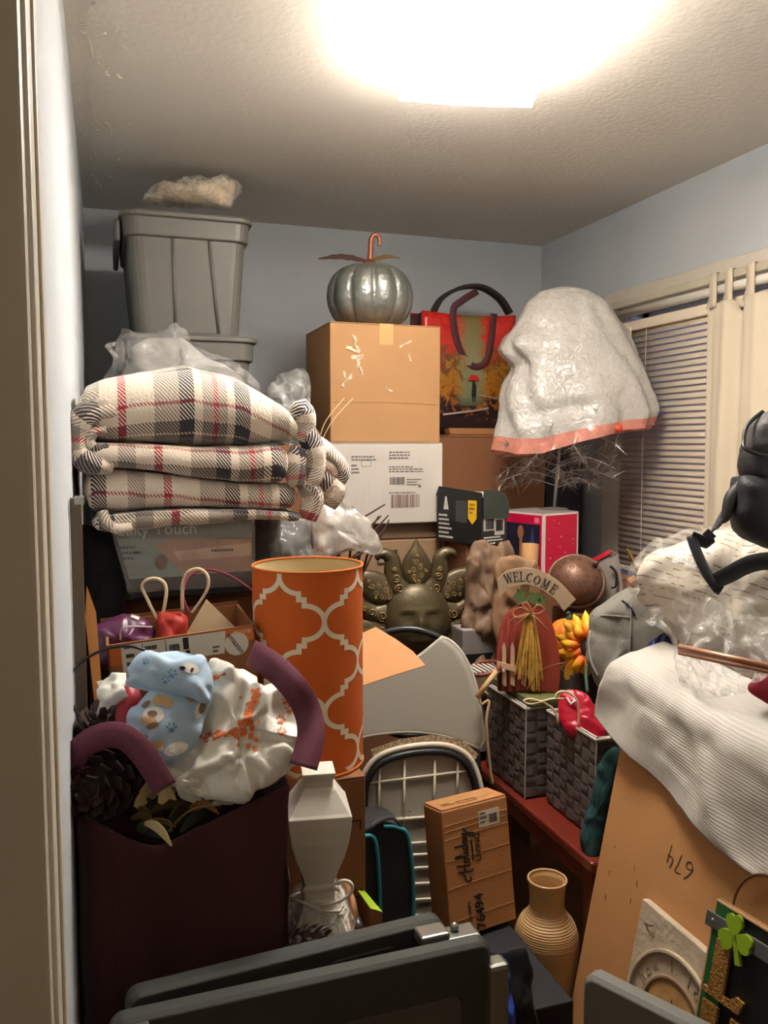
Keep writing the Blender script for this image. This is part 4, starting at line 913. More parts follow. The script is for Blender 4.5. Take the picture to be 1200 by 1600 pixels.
decal('blue_paw_print', bv2, paw(268, 1141, 9) + paw(226, 1155, 6), BL2, bd, 0.0015)
decal('white_patch_print', bv2, [ellp(240, 1117, 17, 13), ellp(312, 1108, 7, 16, .3), ellp(275, 1170, 20, 10, -.3), ellp(240, 1168, 16, 9)], WHT, bd, 0.0012)
decal('tan_print', bv2, [ellp(250, 1094, 12, 9), ellp(262, 1098, 9, 8), ellp(298, 1090, 8, 7), ellp(232, 1126, 14, 7, .2), ellp(245, 1163, 12, 6, -.3)], BEI, bd, 0.0019)
decal('brown_print', bv2, [ellp(238, 1115, 8, 5), ellp(238, 1134, 10, 5, -.3), ellp(316, 1106, 5, 10, .3), ellp(244, 1176, 4, 4), ellp(228, 1100, 4, 8, .9)], BRN, bd, 0.0026)
single('tissue_paper', sheet([[P(150, 1065, 1.47), P(170, 1056, 1.46), P(196, 1050, 1.46)], [P(154, 1088, 1.45), P(175, 1080, 1.43), P(196, 1072, 1.44)], [P(154, 1117, 1.46), P(172, 1105, 1.44), P(194, 1084, 1.45)]], 8, 8, 0.012, 26), mat('white_tissue', (236, 232, 222), 0.8), 'torn white tissue with a dark spot, beside the blue cloth bundle', 'tissue', smooth=True, solid=0.0015)
single('red_ribbon', MB().ribbon(cr([P(196, 1070, 1.46), P(203, 1095, 1.445), P(198, 1120, 1.44), P(203, 1150, 1.43), P(195, 1180, 1.42)], 6), Vector((1, -0.15, -0.15)), 0.038, 0.002), mat('red_satin', (168, 22, 38), 0.4, sheen=0.3), 'wide red ribbon hanging between the tissue and the blue bundle', 'ribbon', smooth=True)

# ------------------------------------------------------------ lamp shade on its carton, lamp base
carton('carton', 'plain carton on the floor beneath the white lamp base', 'box', 0.31, 0.492, 1.41, 1.86, 0, 0.464, CARD3, tape=False)
tc_, M4, a, b, h = carton('brown_carton', 'brown carton with printed corner marks under the orange lamp shade', 'box', 0.285, 0.494, 1.605, 1.845, 0.466, 0.755, mat('brown_box_board', (132, 84, 50), 0.8, bump=0.1, bscale=120), tape=False)
f = front(M4, a, b, h)
flatprint('corner_mark_print', strip2([(a - .03, .195), (a - .012, .195), (a - .012, .176)], .0035) + strip2([(a - .03, .03), (a - .010, .030), (a - .010, .048)], .0035), f, INK, tc_)
SC_ = PA(483, 1190, 1, 1.725); SC_.z = 0.7565; SR = 0.1175
sh = thing('orange_lampshade', 'tall orange drum lamp shade with white trellis pattern', 'lamp shade', SC_)
zt = PA(483, 880, 1, 1.725).z; HH = zt - SC_.z
ORC = mat('orange_linen', (204, 92, 16), 0.8, bump=0.25, bscale=500)
N = 72
def cyl(r, z0, z1): return [[Vector((SC_.x + r * math.cos(2 * PI * k / N), SC_.y + r * math.sin(2 * PI * k / N), z)) for k in range(N)] for z in (z0, z1)]
obj('drum', MB().grid(cyl(SR, SC_.z, zt), cu=True), ORC, sh, smooth=True)
obj('lining', MB().grid(cyl(SR - 0.002, SC_.z + .001, zt - .001), cu=True), mat('cream_lining', (216, 196, 150), 0.8), sh, smooth=True)
for zz in (SC_.z + 0.003, zt - 0.003):
    obj('rim_tape', MB().tube([Vector((SC_.x + (SR - .0005) * math.cos(2 * PI * k / N), SC_.y + (SR - .0005) * math.sin(2 * PI * k / N), zz)) for k in range(N)], 0.003, 8, closed=True), mat('orange_rim', (196, 104, 36), 0.8), sh, smooth=True)
TRW = mat('trellis_white', (232, 218, 190), 0.8)
w_, h_ = PI / 4 * SR, 0.094
path = [(0.44 - 0.44 * math.cos(t * PI / 2 / 12), 0.37 * math.sin(t * PI / 2 / 12)) for t in range(13)] + [(0.44, 0.5), (0.56, 0.5)] + [(0.56 + 0.44 * math.sin(t * PI / 2 / 12), 1 - 0.37 * math.cos(t * PI / 2 / 12)) for t in range(13)]
TH0 = math.radians(-132); V0 = zt - 0.010
def onc(s, z, r): th = TH0 + s / SR; return Vector((SC_.x + r * math.cos(th), SC_.y + r * math.sin(th), z))
def miter(pts, d):
    out = []
    def nrm(a, b): L = math.hypot(b[0] - a[0], b[1] - a[1]) or 1; return (-(b[1] - a[1]) / L, (b[0] - a[0]) / L)
    for i, p in enumerate(pts):
        n1 = nrm(pts[max(0, i - 1)], pts[max(1, i)]); n2 = nrm(pts[min(len(pts) - 2, i)], pts[min(len(pts) - 1, i + 1)]); k = d / max(0.4, 1 + n1[0] * n2[0] + n1[1] * n2[1])
        out.append((p[0] + (n1[0] + n2[0]) * k, p[1] + (n1[1] + n2[1]) * k))
    return out
def offset(pts, d):
    out = []
    for i, p in enumerate(pts):
        a_ = pts[max(0, i - 1)]; b_2 = pts[min(len(pts) - 1, i + 1)]
        tx, ty = b_2[0] - a_[0], b_2[1] - a_[1]; L = math.hypot(tx, ty) or 1; out.append((p[0] - ty / L * d, p[1] + tx / L * d))
    return out
for i in range(8):
    for j in range(-1, 6):
        for sx, sy in ((1, 1), (1, -1)):
            # border from the vertex (i, j) to its diagonal neighbour, for the vertices of one parity
            if (i + j) % 2: continue
            for mir in (1,):
                base = (i * w_, -j * h_)
                pts = [(base[0] + mir * (1 - q[0]) * 0 + mir * q[0] * w_, base[1] + sy * q[1] * h_) for q in path] if sx else None
                A1, B1_ = [], []
                A0_, B0_ = miter(pts, 0.0052), miter(pts, -0.0052)
                for q in range(len(pts) - 1):
                    n_ = max(1, int(math.hypot(pts[q + 1][0] - pts[q][0], pts[q + 1][1] - pts[q][1]) / 0.006))
                    for k in range(n_ + (q == len(pts) - 2)):
                        t = k / n_
                        for src, dst in ((A0_, A1), (B0_, B1_)): dst.append((src[q][0] + (src[q + 1][0] - src[q][0]) * t, src[q][1] + (src[q + 1][1] - src[q][1]) * t))
                rows_, ok = [[], []], False
                for (xa, ya), (xb, yb) in zip(A1, B1_):
                    za, zb = V0 + ya, V0 + yb
                    if SC_.z + 0.004 < za < zt - 0.004 and SC_.z + 0.004 < zb < zt - 0.004:
                        rows_[0].append(onc(xa, za, SR + 0.0006)); rows_[1].append(onc(xb, zb, SR + 0.0006))
                if len(rows_[0]) > 1:
                    TRM = globals().setdefault('TRM', MB()); TRM.grid(rows_)
obj('trellis_print', TRM, TRW, sh, smooth=True)

lb = thing('table_lamp', 'white square vase shaped lamp base with plastic wrapped cord', 'lamp', (0.385, 1.50, 0.4655))
LW = mat('lamp_base_white', (222, 216, 202), 0.45, bump=0.05, bscale=200)
LBc = P(498, 1440, 1.60); LBc.z = 0.4655; Rz = Matrix.Translation(LBc) @ Matrix.Rotation(math.radians(-9), 4, 'Z') @ Matrix.Scale(1.06, 4, (0, 0, 1))
def sq(r, z, rd=0.12): return [Rz @ Vector((x, y, z)) for x, y in rrect(-r, r, -r, r, max(0.0015, r * rd * 0.3), 2)]
z0 = 0.0
prof = [(0.062, 0.0), (0.062, 0.038), (0.058, 0.042), (0.056, 0.046), (0.044, 0.075), (0.034, 0.098), (0.029, 0.115), (0.029, 0.128), (0.032, 0.131), (0.032, 0.136), (0.027, 0.140), (0.034, 0.165), (0.045, 0.195), (0.053, 0.225), (0.0575, 0.255), (0.0585, 0.274), (0.054, 0.279), (0.032, 0.313), (0.027, 0.318), (0.026, 0.328), (0.031, 0.340), (0.031, 0.344), (0.012, 0.345)]
mb = MB(); mb.grid([sq(r, z) for r, z in prof], cu=True); n = len(sq(1, 0)); mb.f.append(tuple(range(n - 1, -1, -1))); e = (len(prof) - 1) * n; mb.f.append(tuple(e + k for k in range(n)))
obj('vase_body', mb, LW, lb, bev=0.001)
wr = [[Rz @ Vector((r * math.cos(t * 2 * PI / 22) * 1.25, r * math.sin(t * 2 * PI / 22) * 1.25, z)) for t in range(22)] for z, r in ((0.05, .056), (.07, .052), (.09, .046), (.11, .044), (.125, .036))]
wm = MB().grid(wr, cu=True)
for i, q in enumerate(wm.v): wm.v[i] = q + (q - LBc).normalized() * 0.016 * crumple(q, 22)
obj('plastic_wrap', wm, film('cord_wrap_film', (240, 234, 222), 0.35, 0.08, 40), lb, smooth=True)
cp = [Rz @ Vector((0.052 * math.cos(t * 0.5) * (1 + 0.1 * math.sin(t * 1.3)), 0.052 * math.sin(t * 0.5), 0.085 + 0.022 * math.sin(t * 0.23) + 0.01 * math.sin(t))) for t in range(40)]
obj('cord', MB().tube(cp, 0.0028, 6), mat('white_cord', (226, 220, 206), 0.4), lb, smooth=True)
cp = [P(x, y, 1.55) for x, y in ((512, 1388), (535, 1376), (550, 1382), (546, 1398), (525, 1410), (500, 1416))]
obj('cord', MB().tube(cr(cp, 5), 0.0032, 8), MATS['white_cord'], lb, smooth=True)
pinecone('small dark pinecone in front of the lamp base plinth, behind the grey table', P(478, 1476, 1.50), (0.9, 0, 0.2), 0.075, 0.030, 40, 7)
carton('small_carton', 'low carton tucked between the grey table and the lamp base', 'box', 0.29, 0.42, 1.325, 1.405, 0, 0.425, CARD3, tape=False, flaps=False)

br = thing('paint_brush', 'wooden handled brush leaning beside the lamp base', 'brush', P(560, 1460, 1.66))
obj('handle', MB().tube([P(538, 1378, 1.72), P(550, 1405, 1.69), P(556, 1437, 1.665)], [0.008, 0.007, 0.008], 8), mat('brush_wood', (176, 122, 80), 0.5), br, smooth=True)
obj('ferrule', MB().tube([P(556, 1437, 1.664), P(563, 1454, 1.65)], 0.0095, 10), mat('dull_ferrule', (96, 92, 88), 0.4, 0.7), br, smooth=True)
obj('bristles', MB().tube([P(563, 1454, 1.65), P(566, 1466, 1.642)], [0.0095, 0.012], 10), mat('cream_bristle', (214, 180, 140), 0.8), br)
gb = thing('lime_gift_bag', 'brown paper bag with a lime green cuff, by the teal trimmed lunch bag', 'bag', P(575, 1450, 1.75))
q = [P(x, y, d) for x, y, d in ((545, 1372, 1.80), (553, 1372, 1.80), (598, 1425, 1.66), (580, 1420, 1.66))]
obj('cuff', MB().add(q + [p + Vector((0.0, 0.012, -0.006)) for p in q], [(0, 1, 2, 3), (7, 6, 5, 4), (0, 4, 5, 1), (1, 5, 6, 2), (2, 6, 7, 3), (3, 7, 4, 0)]), mat('lime_paper', (156, 186, 40), 0.5), gb)
q2 = [p + Vector((0.001, 0.004, -0.004)) for p in q]; q3 = [Vector((p.x, p.y, 0.4655)) for p in q2]
obj('bag_body', MB().add(q2 + q3, [(3, 2, 1, 0), (4, 5, 6, 7), (0, 1, 5, 4), (1, 2, 6, 5), (2, 3, 7, 6), (3, 0, 4, 7)]), CARD3, gb)

# ------------------------------------------------------------ folded tables in front
TG = mat('grey_table_resin', (60, 62, 56), 0.5, bump=0.12, bscale=300); TG2 = mat('grey_table_panel', (88, 86, 78), 0.6, bump=0.2, bscale=400)
def table_leaf(parent, A, B, ht, th, name='leaf', m1=None, m2=None):
    """upright leaf: top edge from A to B, height ht, thickness th towards the viewer"""
    x = (B - A); L = x.length; x.normalize(); f = fr(A - Vector((0, 0, ht)), x, (0, 0, 1))
    rows = rrect(0, L, 0, ht, 0.022, 6); inn = rrect(0.055, L - 0.055, 0.055, ht - 0.085, 0.02, 6)
    mb = MB(); secs = [([(p[0], p[1]) for p in rows], -th / 2), ([(p[0], p[1]) for p in rows], th / 2 - 0.008), (rrect(0.006, L - 0.006, 0.006, ht - 0.006, 0.018, 6), th / 2), (rrect(0.05, L - 0.05, 0.05, ht - 0.08, 0.022, 6), th / 2), (inn, th / 2 - 0.006)]
    mb.grid([[f @ Vector((px, py, zz)) for px, py in s] for s, zz in secs], cu=True); n = len(rows); mb.f.append(tuple(range(n - 1, -1, -1)))
    o = obj(name, mb, m1 or TG, parent, bev=0.002)
    obj('inner_panel', MB().prism(inn, th / 2 - 0.0065, th / 2 - 0.0055, f), m2 or TG2, o)
    return o, f, L
ft = thing('folding_table', 'dark grey plastic table folded in half, standing across the doorway', 'table', (0.28, 1.22, 0))
a0, b0 = PA(170, 1592, 2, 0.612), PA(764, 1463, 2, 0.612)
leaf, f1, L1 = table_leaf(ft, a0, b0, 0.61, 0.03)
a1, b1 = PA(196, 1556, 2, 0.612), PA(694, 1432, 2, 0.612); a1 = a1 + Vector((0, 0.01, 0)); b1 = b1 + Vector((0, 0.01, 0))
leaf2, f2, L2 = table_leaf(ft, a1, b1, 0.61, 0.03)
# moulded grip recess on the rear leaf, just below its edge
hp = rrect(L2 * 0.60, L2 * 0.82, 0.61 - 0.062, 0.61 - 0.028, 0.012, 4)
obj('grip_rim', MB().tube([f2 @ Vector((x, y, 0.0155)) for x, y in hp], 0.0025, 6, closed=True), TG, ft, smooth=True)
HING = mat('hinge_steel', (160, 160, 152), 0.3, 0.85)
obj('hinge_bracket', MB().box(L1 - 0.075, L1 - 0.005, 0.585, 0.606, -0.060, -0.016, f1), HING, ft, bev=0.006)
obj('hinge_plate', MB().box(L1 - 0.115, L1 - 0.062, 0.598, 0.618, -0.058, -0.02, f1), HING, ft, bev=0.004)
obj('pivot_pin', MB().ell(f1 @ Vector((L1 - 0.045, 0.612, -0.042)), (0.008, 0.008, 0.008), 12, 7), STEEL, ft, smooth=True)
obj('latch_bar', MB().box(L1 - 0.012, L1 + 0.026, 0.44, 0.575, -0.006, 0.030, f1), HING, ft, bev=0.008)
obj('latch_end', MB().tube([f1 @ Vector((L1 + 0.012, 0.45, 0.01)), f1 @ Vector((L1 + 0.016, 0.40, 0.008)), f1 @ Vector((L1 + 0.016, 0.2, 0.008))], [0.014, 0.018, 0.018], 12), BLACKPL, ft, smooth=True)
obj('clip', MB().box(0.03, 0.055, 0.585, 0.605, 0.013, 0.028, f1), HING, ft, bev=0.003)
obj('clip', MB().box(-0.002, 0.02, 0.578, 0.606, 0.010, 0.03, f1), HING, ft, bev=0.006)
t2 = thing('folding_table', 'second grey plastic folding table in front of the big flat carton', 'table', PA(1000, 1560, 2, 0.0))
a0, b0 = PA(917, 1513, 2, 0.60), PA(1135, 1622, 2, 0.60)
table_leaf(t2, a0, b0, 0.60, 0.03, m1=mat('light_grey_resin', (112, 110, 102), 0.5), m2=mat('light_grey_panel', (86, 84, 78), 0.6))
# ------------------------------------------------------------ folding chairs
CHG = mat('chair_grey_plastic', (158, 152, 140), 0.5, bump=0.06, bscale=400); CHT = mat('chair_black_tube', (34, 36, 38), 0.4, 0.3); CHC = mat('chair_cream_frame', (206, 196, 176), 0.45)
fc1 = thing('folding_chair', 'grey plastic folding chair with a scooped back, leaning folded by the orange shade', 'chair', P(650, 1600, 2.08))
YC = Vector((0.72, 2.07, 0.85)); NC = Vector((-0.12, -1, 0.22)).normalized()
def cpt(px, py, off=0.0): return PN(px, py, YC - NC * off, NC)
axx = Vector((1, -0.12, 0)).normalized(); fC = fr(YC, axx, NC.cross(axx))
def c2(px, py):
    q = fC.inverted() @ cpt(px, py); return (q.x, q.y)
mid = 610
mx = c2(mid, 1100)[0]
edge = cr([Vector((*c2(x, y), 0)) for x, y in ((742, 1166), (748, 1150), (745, 1125), (738, 1080), (728, 1045), (714, 1018), (700, 1003), (687, 996))], 4)
NT = len(edge); cb0, ct0 = c2(mid, 1143)[1], c2(mid, 1052)[1]
def bend(dx): return 0.4 * dx * dx
rows = []
for i, e_ in enumerate(edge):
    t = i / (NT - 1); row = []
    for k in range(-12, 13):
        u = abs(k) / 12; x = mx + (k / 12) * (e_.x - mx); p_ = u ** (1.3 if t > .5 else 2.2); y = e_.y * p_ + (cb0 + (ct0 - cb0) * t) * (1 - p_)
        row.append(fC @ Vector((x, y, 0.02 + bend(x - mx))))
    rows.append(row)
obj('backrest', MB().grid(rows), CHG, fc1, smooth=True, solid=0.010)
loop_ = rows[0] + [r[-1] for r in rows[1:]] + rows[-1][-2::-1] + [r[0] for r in rows[-2:0:-1]]
obj('rim', MB().tube(loop_, 0.0062, 6, closed=True), mat('chair_rim', (178, 172, 158), 0.4), fc1, smooth=True)
def c3(px, py, z): x, y = c2(px, py); return fC @ Vector((x, y, z))
leg_l, leg_r = 500, 748
for px in (505, 742):
    a_ = c3(px, 1040, -0.014); a_.z = 0.93; e = c3(px, 1100, -0.014); d_ = (a_ - e).normalized(); bot = a_ - (NC.cross(axx)) * ((a_.z) / (NC.cross(axx)).z); bot.z = 0.012
    obj('leg', MB().tube([c3(px, 1120, -0.014), bot], 0.011, 10), CHT, fc1, smooth=True)
obj('cross_bar', MB().tube([c3(505, 1120, -0.014), c3(742, 1120, -0.014)], 0.009, 10), CHT, fc1, smooth=True)
fc2 = thing('folding_chair', 'second folded chair, showing its ribbed cream seat underside and black tube', 'chair', P(650, 1600, 1.98))
def q3(px, py, z): x, y = c2(px, py); return fC @ Vector((x, y, z + 0.064))
sx0, sx1 = 548, 740
out = cr([Vector(p + (0,)) for p in [(552, 1420), (556, 1240), (566, 1196), (592, 1172), (640, 1160), (690, 1160), (722, 1178), (738, 1215), (742, 1260), (745, 1420)]], 5)
pan = [c2(p.x, p.y) for p in out]
obj('seat_pan', MB().prism([(x, y) for x, y in pan][::-1], 0.052, 0.058, fC), mat('chair_seat_grey', (150, 144, 130), 0.55), fc2)
obj('seat_rim', MB().tube([fC @ Vector((*c2(p.x, p.y), 0.064)) for p in out], 0.0075, 8), CHC, fc2, smooth=True)
inn = [((p.x - 645) * 0.93 + 645, (p.y - 1300) * 0.94 + 1302) for p in out]
obj('black_tube', MB().tube([fC @ Vector((*c2(*p), 0.068)) for p in inn], 0.0095, 8), CHT, fc2, smooth=True)
RIBM = mat('chair_rib_cream', (216, 204, 182), 0.5)
def ribbar(p0, p1, w=0.0035): obj('rib', MB().tube([q3(*p0, 0.0), q3(*p1, 0.0)], w, 6), RIBM, fc2, smooth=True)
for px, yb in ((586, 1275), (624, 1275), (670, 1262), (705, 1240)): ribbar((px, 1182), (px - 2, yb + 10))
ribbar((562, 1218), (728, 1197)); ribbar((560, 1276), (738, 1262), 0.005)
for py in (1308, 1326, 1346, 1370, 1394, 1418): ribbar((560, py + 4), (740, py - 6), 0.004)
obj('seat_mount', MB().ell(q3(632, 1258, 0.004), (0.004, 0.004, 0.004), 8, 5), STEEL, fc2)
for px in (552, 744):
    t_ = c3(px, 1420, 0.064); b_3 = t_ - (NC.cross(axx)) * ((t_.z - 0.012) / (NC.cross(axx)).z)
    obj('leg', MB().tube([t_, b_3], 0.010, 10), CHT, fc2, smooth=True)
obj('patterned_edge', MB().ribbon([c3(x, y, 0.056) for x, y in ((575, 1172), (620, 1156), (665, 1150), (710, 1156), (735, 1178))], NC.cross(axx), 0.018, 0.004), mat('speckled_fabric', (150, 128, 96), 0.9, bump=0.3, bscale=300, var=0.4, vscale=120, kind='voronoi'), fc2)

env = single('cardboard_sheet', MB().add([PN(x, y, P(610, 1025, 2.02), Vector((-.2, -.6, .75))) for x, y in ((548, 998), (587, 980), (620, 1000), (645, 1018), (665, 1040), (610, 1057), (548, 1078))], [(6, 5, 4, 3, 2, 1, 0)]), mat('manila_card', (192, 136, 84), 0.75), 'flat tan cardboard sheet lying across the grey chair back', 'cardboard', solid=0.003)
ring = single('black_hoop', MB().tube(cr([P(x, y, 2.30) for x, y in ((585, 1000), (605, 988), (640, 983), (672, 990), (700, 1005), (722, 1030), (730, 1070), (720, 1120), (650, 1150), (590, 1130), (575, 1060))], 5, closed=True), 0.010, 10, closed=True), mat('black_rubber', (30, 34, 34), 0.35), 'black hoop standing behind the scooped grey chair back', 'hoop', smooth=True)

# ------------------------------------------------------------ black storage box, lunch bag, holiday carton
bx_ = carton('black_box', 'low black storage box on the floor carrying the lunch bag', 'box', 0.535, 0.885, 1.42, 1.785, 0, 0.30, mat('black_board', (20, 20, 22), 0.7), flaps=False, tape=False)[0]
obj('white_trim', MB().box(0.68, 0.884, 1.722, 1.727, 0.3003, 0.3015), WPLAST, bx_)
lg = thing('lunch_bag', 'black lunch bag with teal piping before the folded chairs', 'bag', (0.61, 1.72, 0.303))
TEAL = mat('teal_piping', (34, 138, 152), 0.5)
gx0, gx1 = P(524, 1300, 1.9).x, P(652, 1300, 1.9).x
gx0 = 0.545; ya, yb = 1.655, 1.80
ztop = P(610, 1272, 1.92).z
ysh = 0.02
fL = fr((gx0, 0, 0.243), (1, -0.2, 0), (0, 0, 1)); W = 0.142; Hh = ztop - 0.303
fL = fr(P(545, 1300, 1.82), (1, -0.12, 0.0), (0, 0.08, 1)); fL[2][3] = 0.303
sec = [(0, 0), (W, 0), (W + 0.006, Hh * 0.5), (W - 0.003, Hh * 0.86), (W - 0.02, Hh * 0.955), (W - 0.05, Hh), (0.05, Hh), (0.02, Hh * 0.955), (0.003, Hh * 0.86), (-0.004, Hh * 0.5)]
lmb = MB(); D = 0.13
sec = [(p[0], p[1]) for p in [(v.x, v.y) for v in cr([Vector((*p, 0)) for p in sec], 4, closed=True)]]
# piped face looks to the side: two end gussets at depth 0 and D, soft skin between
rows = [[fL @ Vector((x + 0.0, max(0, y), -z + 0.006 * math.sin(PI * z / D) * math.sin(y * 20))) for x, y in sec] for z in [D * k / 8 for k in range(9)]]
lm = MB(); lm.grid(rows, cu=True); n = len(sec); lm.f.append(tuple(range(n - 1, -1, -1))); lm.f.append(tuple(8 * n + k for k in range(n)))
obj('bag_body', lm, BLACK, lg, smooth=False, bev=0.004)
def pipe(xs): return [fL @ Vector((x, y, 0.002)) for x, y in xs]
obj('piping', MB().tube(cr([fL @ Vector(p) for p in ((W - 0.06, Hh + 0.001, 0.001), (W - 0.03, Hh * 0.985, 0.001), (W - 0.004, Hh * 0.9, 0.001), (W + 0.006, Hh * 0.5, 0.001), (W + 0.001, 0.002, 0.001))], 6), 0.0045, 8), TEAL, lg, smooth=True)
obj('piping', MB().tube(cr([fL @ Vector(p) for p in ((0.012, Hh * 0.93, 0.002), (0.040, Hh * 0.945, 0.002), (0.062, Hh * 0.90, 0.002), (0.070, Hh * 0.6, 0.002), (0.072, 0.002, 0.002))], 6), 0.0045, 8), TEAL, lg, smooth=True)
obj('carry_handle', MB().ribbon(cr([fL @ Vector(p) for p in ((0.055, Hh - 0.002, -0.01), (0.08, Hh + 0.010, -0.012), (0.105, Hh + 0.013, -0.012), (0.125, Hh - 0.01, -0.012))], 5), fL.to_3x3() @ Vector((0, 0.2, 1)), 0.03, 0.004), BLACK, lg, smooth=True)

tilt = Matrix.Rotation(math.radians(-7), 4, 'X')
hx, hy = P(735, 1450, 1.95).x, 1.80
hc = thing('holiday_carton', 'kraft carton with black script lettering leaning in front of the folded chair', 'box', (hx, hy, 0.303))
q00, q10, q11, q01 = P(704, 1468, 1.905), P(809, 1440, 1.98), P(790, 1240, 2.005), P(690, 1272, 1.905)
ux = ((q10 - q00) + (q11 - q01)); W = ux.length / 2; ux.normalize(); uy = ((q01 - q00) + (q11 - q10)); Hh = uy.length / 2; cen = (q00 + q10 + q11 + q01) / 4
f = fr(cen, ux, uy); ux = f.to_3x3() @ Vector((1, 0, 0)); uy = f.to_3x3() @ Vector((0, 1, 0))
f = fr(cen - ux * W / 2 - uy * Hh / 2, ux, uy); D = 0.082
HK = mat('holiday_kraft', (178, 122, 72), 0.75, bump=0.2, bscale=140, var=0.04)
obj('body', MB().box(0, W, 0, Hh, -D, 0, f), HK, hc, bev=0.004)
obj('top_flap', MB().box(0.002, W - 0.002, Hh + 0.0003, Hh + 0.003, -D + 0.002, -0.002, f), HK, hc, bev=0.001)
obj('tape', MB().box(0.02, W - 0.02, Hh + 0.0032, Hh + 0.0036, -D * 0.66, -D * 0.34, f), TAPE, hc)
rp = random.Random(4)
for yy in (0.045, 0.13, 0.20, 0.255, 0.275, 0.29):
    obj('crease_line', MB().tube([f @ Vector((0.004, yy * Hh / 0.33, 0.0002)), f @ Vector((W * 0.5, yy * Hh / 0.33 + 0.003, 0.0002)), f @ Vector((W - 0.003, yy * Hh / 0.33 + 0.004, 0.0002))], 0.0011, 4), CORR, hc)
flatprint('sticker', [rectp(W * 0.54, Hh * 0.80, W * 0.86, Hh * 0.93)], f, PAPER, hc, 0.0003)
flatprint('sticker_print', fineprint(W * .56, Hh * .90, W * .12, 3, 0.010, 41) + barcode(W * .70, Hh * .82, W * .12, 0.02, 42), f, GREYINK, hc, 0.001)
# hand lettered "Holiday": strokes drawn along the carton (rotated a quarter turn)
def script(strokes, m4, wd, m, parent, name):
    mb = MB()
    for s in strokes:
        p = cr([m4 @ Vector((x, y, 0.0011)) for x, y in s], 5); nrm = m4.to_3x3() @ Vector((0, 0, 1)); dirs = []
        for i in range(len(p)): t = p[min(len(p) - 1, i + 1)] - p[max(0, i - 1)]; dirs.append(t.cross(nrm))
        mb.ribbon(p, dirs, wd, 0.0008)
    return obj(name, mb, m, parent)
mh = f @ Matrix.Translation((W * 0.33, Hh * 0.44, 0)) @ Matrix.Rotation(PI / 2 + 0.02, 4, 'Z') @ Matrix.Diagonal((Hh * 0.066, Hh * 0.095, 1, 1))
holi = [[(0.1, -0.1), (-0.25, -0.2), (-0.4, 0.1), (-0.1, 0.3), (0.5, 0.45), (1.0, 0.9)], [(1.0, 0.95), (0.85, 0.4), (0.75, -0.3), (0.95, -0.5)], [(1.75, 1.1), (1.55, 0.4), (1.5, -0.1), (1.7, -0.3)], [(0.7, 0.25), (1.2, 0.35), (1.7, 0.3)],
        [(2.1, 0.35), (1.9, 0.15), (2.0, -0.15), (2.25, -0.1), (2.3, 0.2), (2.1, 0.35)], [(2.3, 0.25), (2.6, 0.3), (2.85, 0.8), (2.8, 1.15), (2.65, 0.9), (2.65, 0.1), (2.8, -0.15), (3.0, 0.0)], [(3.05, 0.3), (3.05, 0.0), (3.2, -0.15), (3.35, 0.0)], [(3.07, 0.55), (3.1, 0.62)],
        [(3.75, 0.3), (3.5, 0.25), (3.45, -0.05), (3.65, -0.15), (3.85, 0.1)], [(4.05, 1.15), (3.95, 0.5), (3.9, 0.0), (4.05, -0.15)], [(4.5, 0.3), (4.25, 0.25), (4.2, -0.05), (4.4, -0.15), (4.55, 0.1), (4.6, 0.3), (4.6, 0.0), (4.75, -0.1)],
        [(4.9, 0.3), (4.9, 0.0), (5.05, -0.1), (5.25, 0.1), (5.3, 0.35)], [(5.3, 0.35), (5.25, -0.3), (5.05, -0.85), (4.8, -0.8), (4.95, -0.45), (5.5, -0.1), (6.0, 0.2)], [(1.9, -0.55), (3.0, -0.6), (4.4, -0.52)]]
script(holi, mh, 0.0042, INK, hc, 'script_print')
text('lettering_print', 'LIVING', f @ Matrix.Translation((W * 0.50, Hh * 0.66, 0)) @ Matrix.Rotation(PI / 2, 4, 'Z'), 0.021, INK, hc, bold=0.0002)
text('number_print', '76494', f @ Matrix.Translation((W * 0.46, Hh * 0.16, 0)) @ Matrix.Rotation(PI / 2 + 0.03, 4, 'Z'), 0.033, INK, hc, bold=0.0006)
text('lettering_print', 'QTY 12 UNITS', f @ Matrix.Translation((W * 0.31, Hh * 0.14, 0)) @ Matrix.Rotation(PI / 2 + 0.03, 4, 'Z'), 0.011, INK, hc)
flatprint('mark_print', strip2([(W * .26, Hh + 0), (W * .26, Hh - 0.004)], .001), f, INK, hc)
tf = f @ fr((0, Hh + 0.0034, 0), (1, 0, 0), (0, 0, -1))
flatprint('top_print', strip2([(0.06, 0.016), (0.11, 0.016), (0.11, 0.03), (0.06, 0.03), (0.06, 0.016)], .002) + fineprint(0.02, 0.03, 0.03, 2, 0.01, 44), tf, mat('brown_print_ink', (120, 70, 40), 0.8), hc)

# black plastic beside the vase and blue bag
kb2 = thing('black_plastic_bag', 'black plastic bag on the floor beside the bamboo vase', 'bag', P(800, 1600, 1.62))
obj('body', pillow([(758, 1500), (780, 1488), (812, 1480), (824, 1500), (834, 1560), (846, 1660), (750, 1660)], (795, 1570), 1.50, (-.1, -1, .15), 0.02, 0.03, 0.015, 14, seed=3), mat('black_film', (14, 14, 15), 0.7), kb2, smooth=True)
bl2 = thing('blue_plastic_bag', 'crumpled blue plastic bag behind the grey table latch', 'bag', P(785, 1600, 1.5))
obj('body', pillow([(768, 1512), (784, 1498), (794, 1506), (800, 1540), (805, 1620), (798, 1660), (764, 1660), (766, 1560)], (785, 1575), 1.47, (-.1, -1, .2), 0.018, 0.02, 0.022, 24, seed=5), mat('blue_film', (52, 78, 178), 0.3, bump=0.4, bscale=40), bl2, smooth=True)

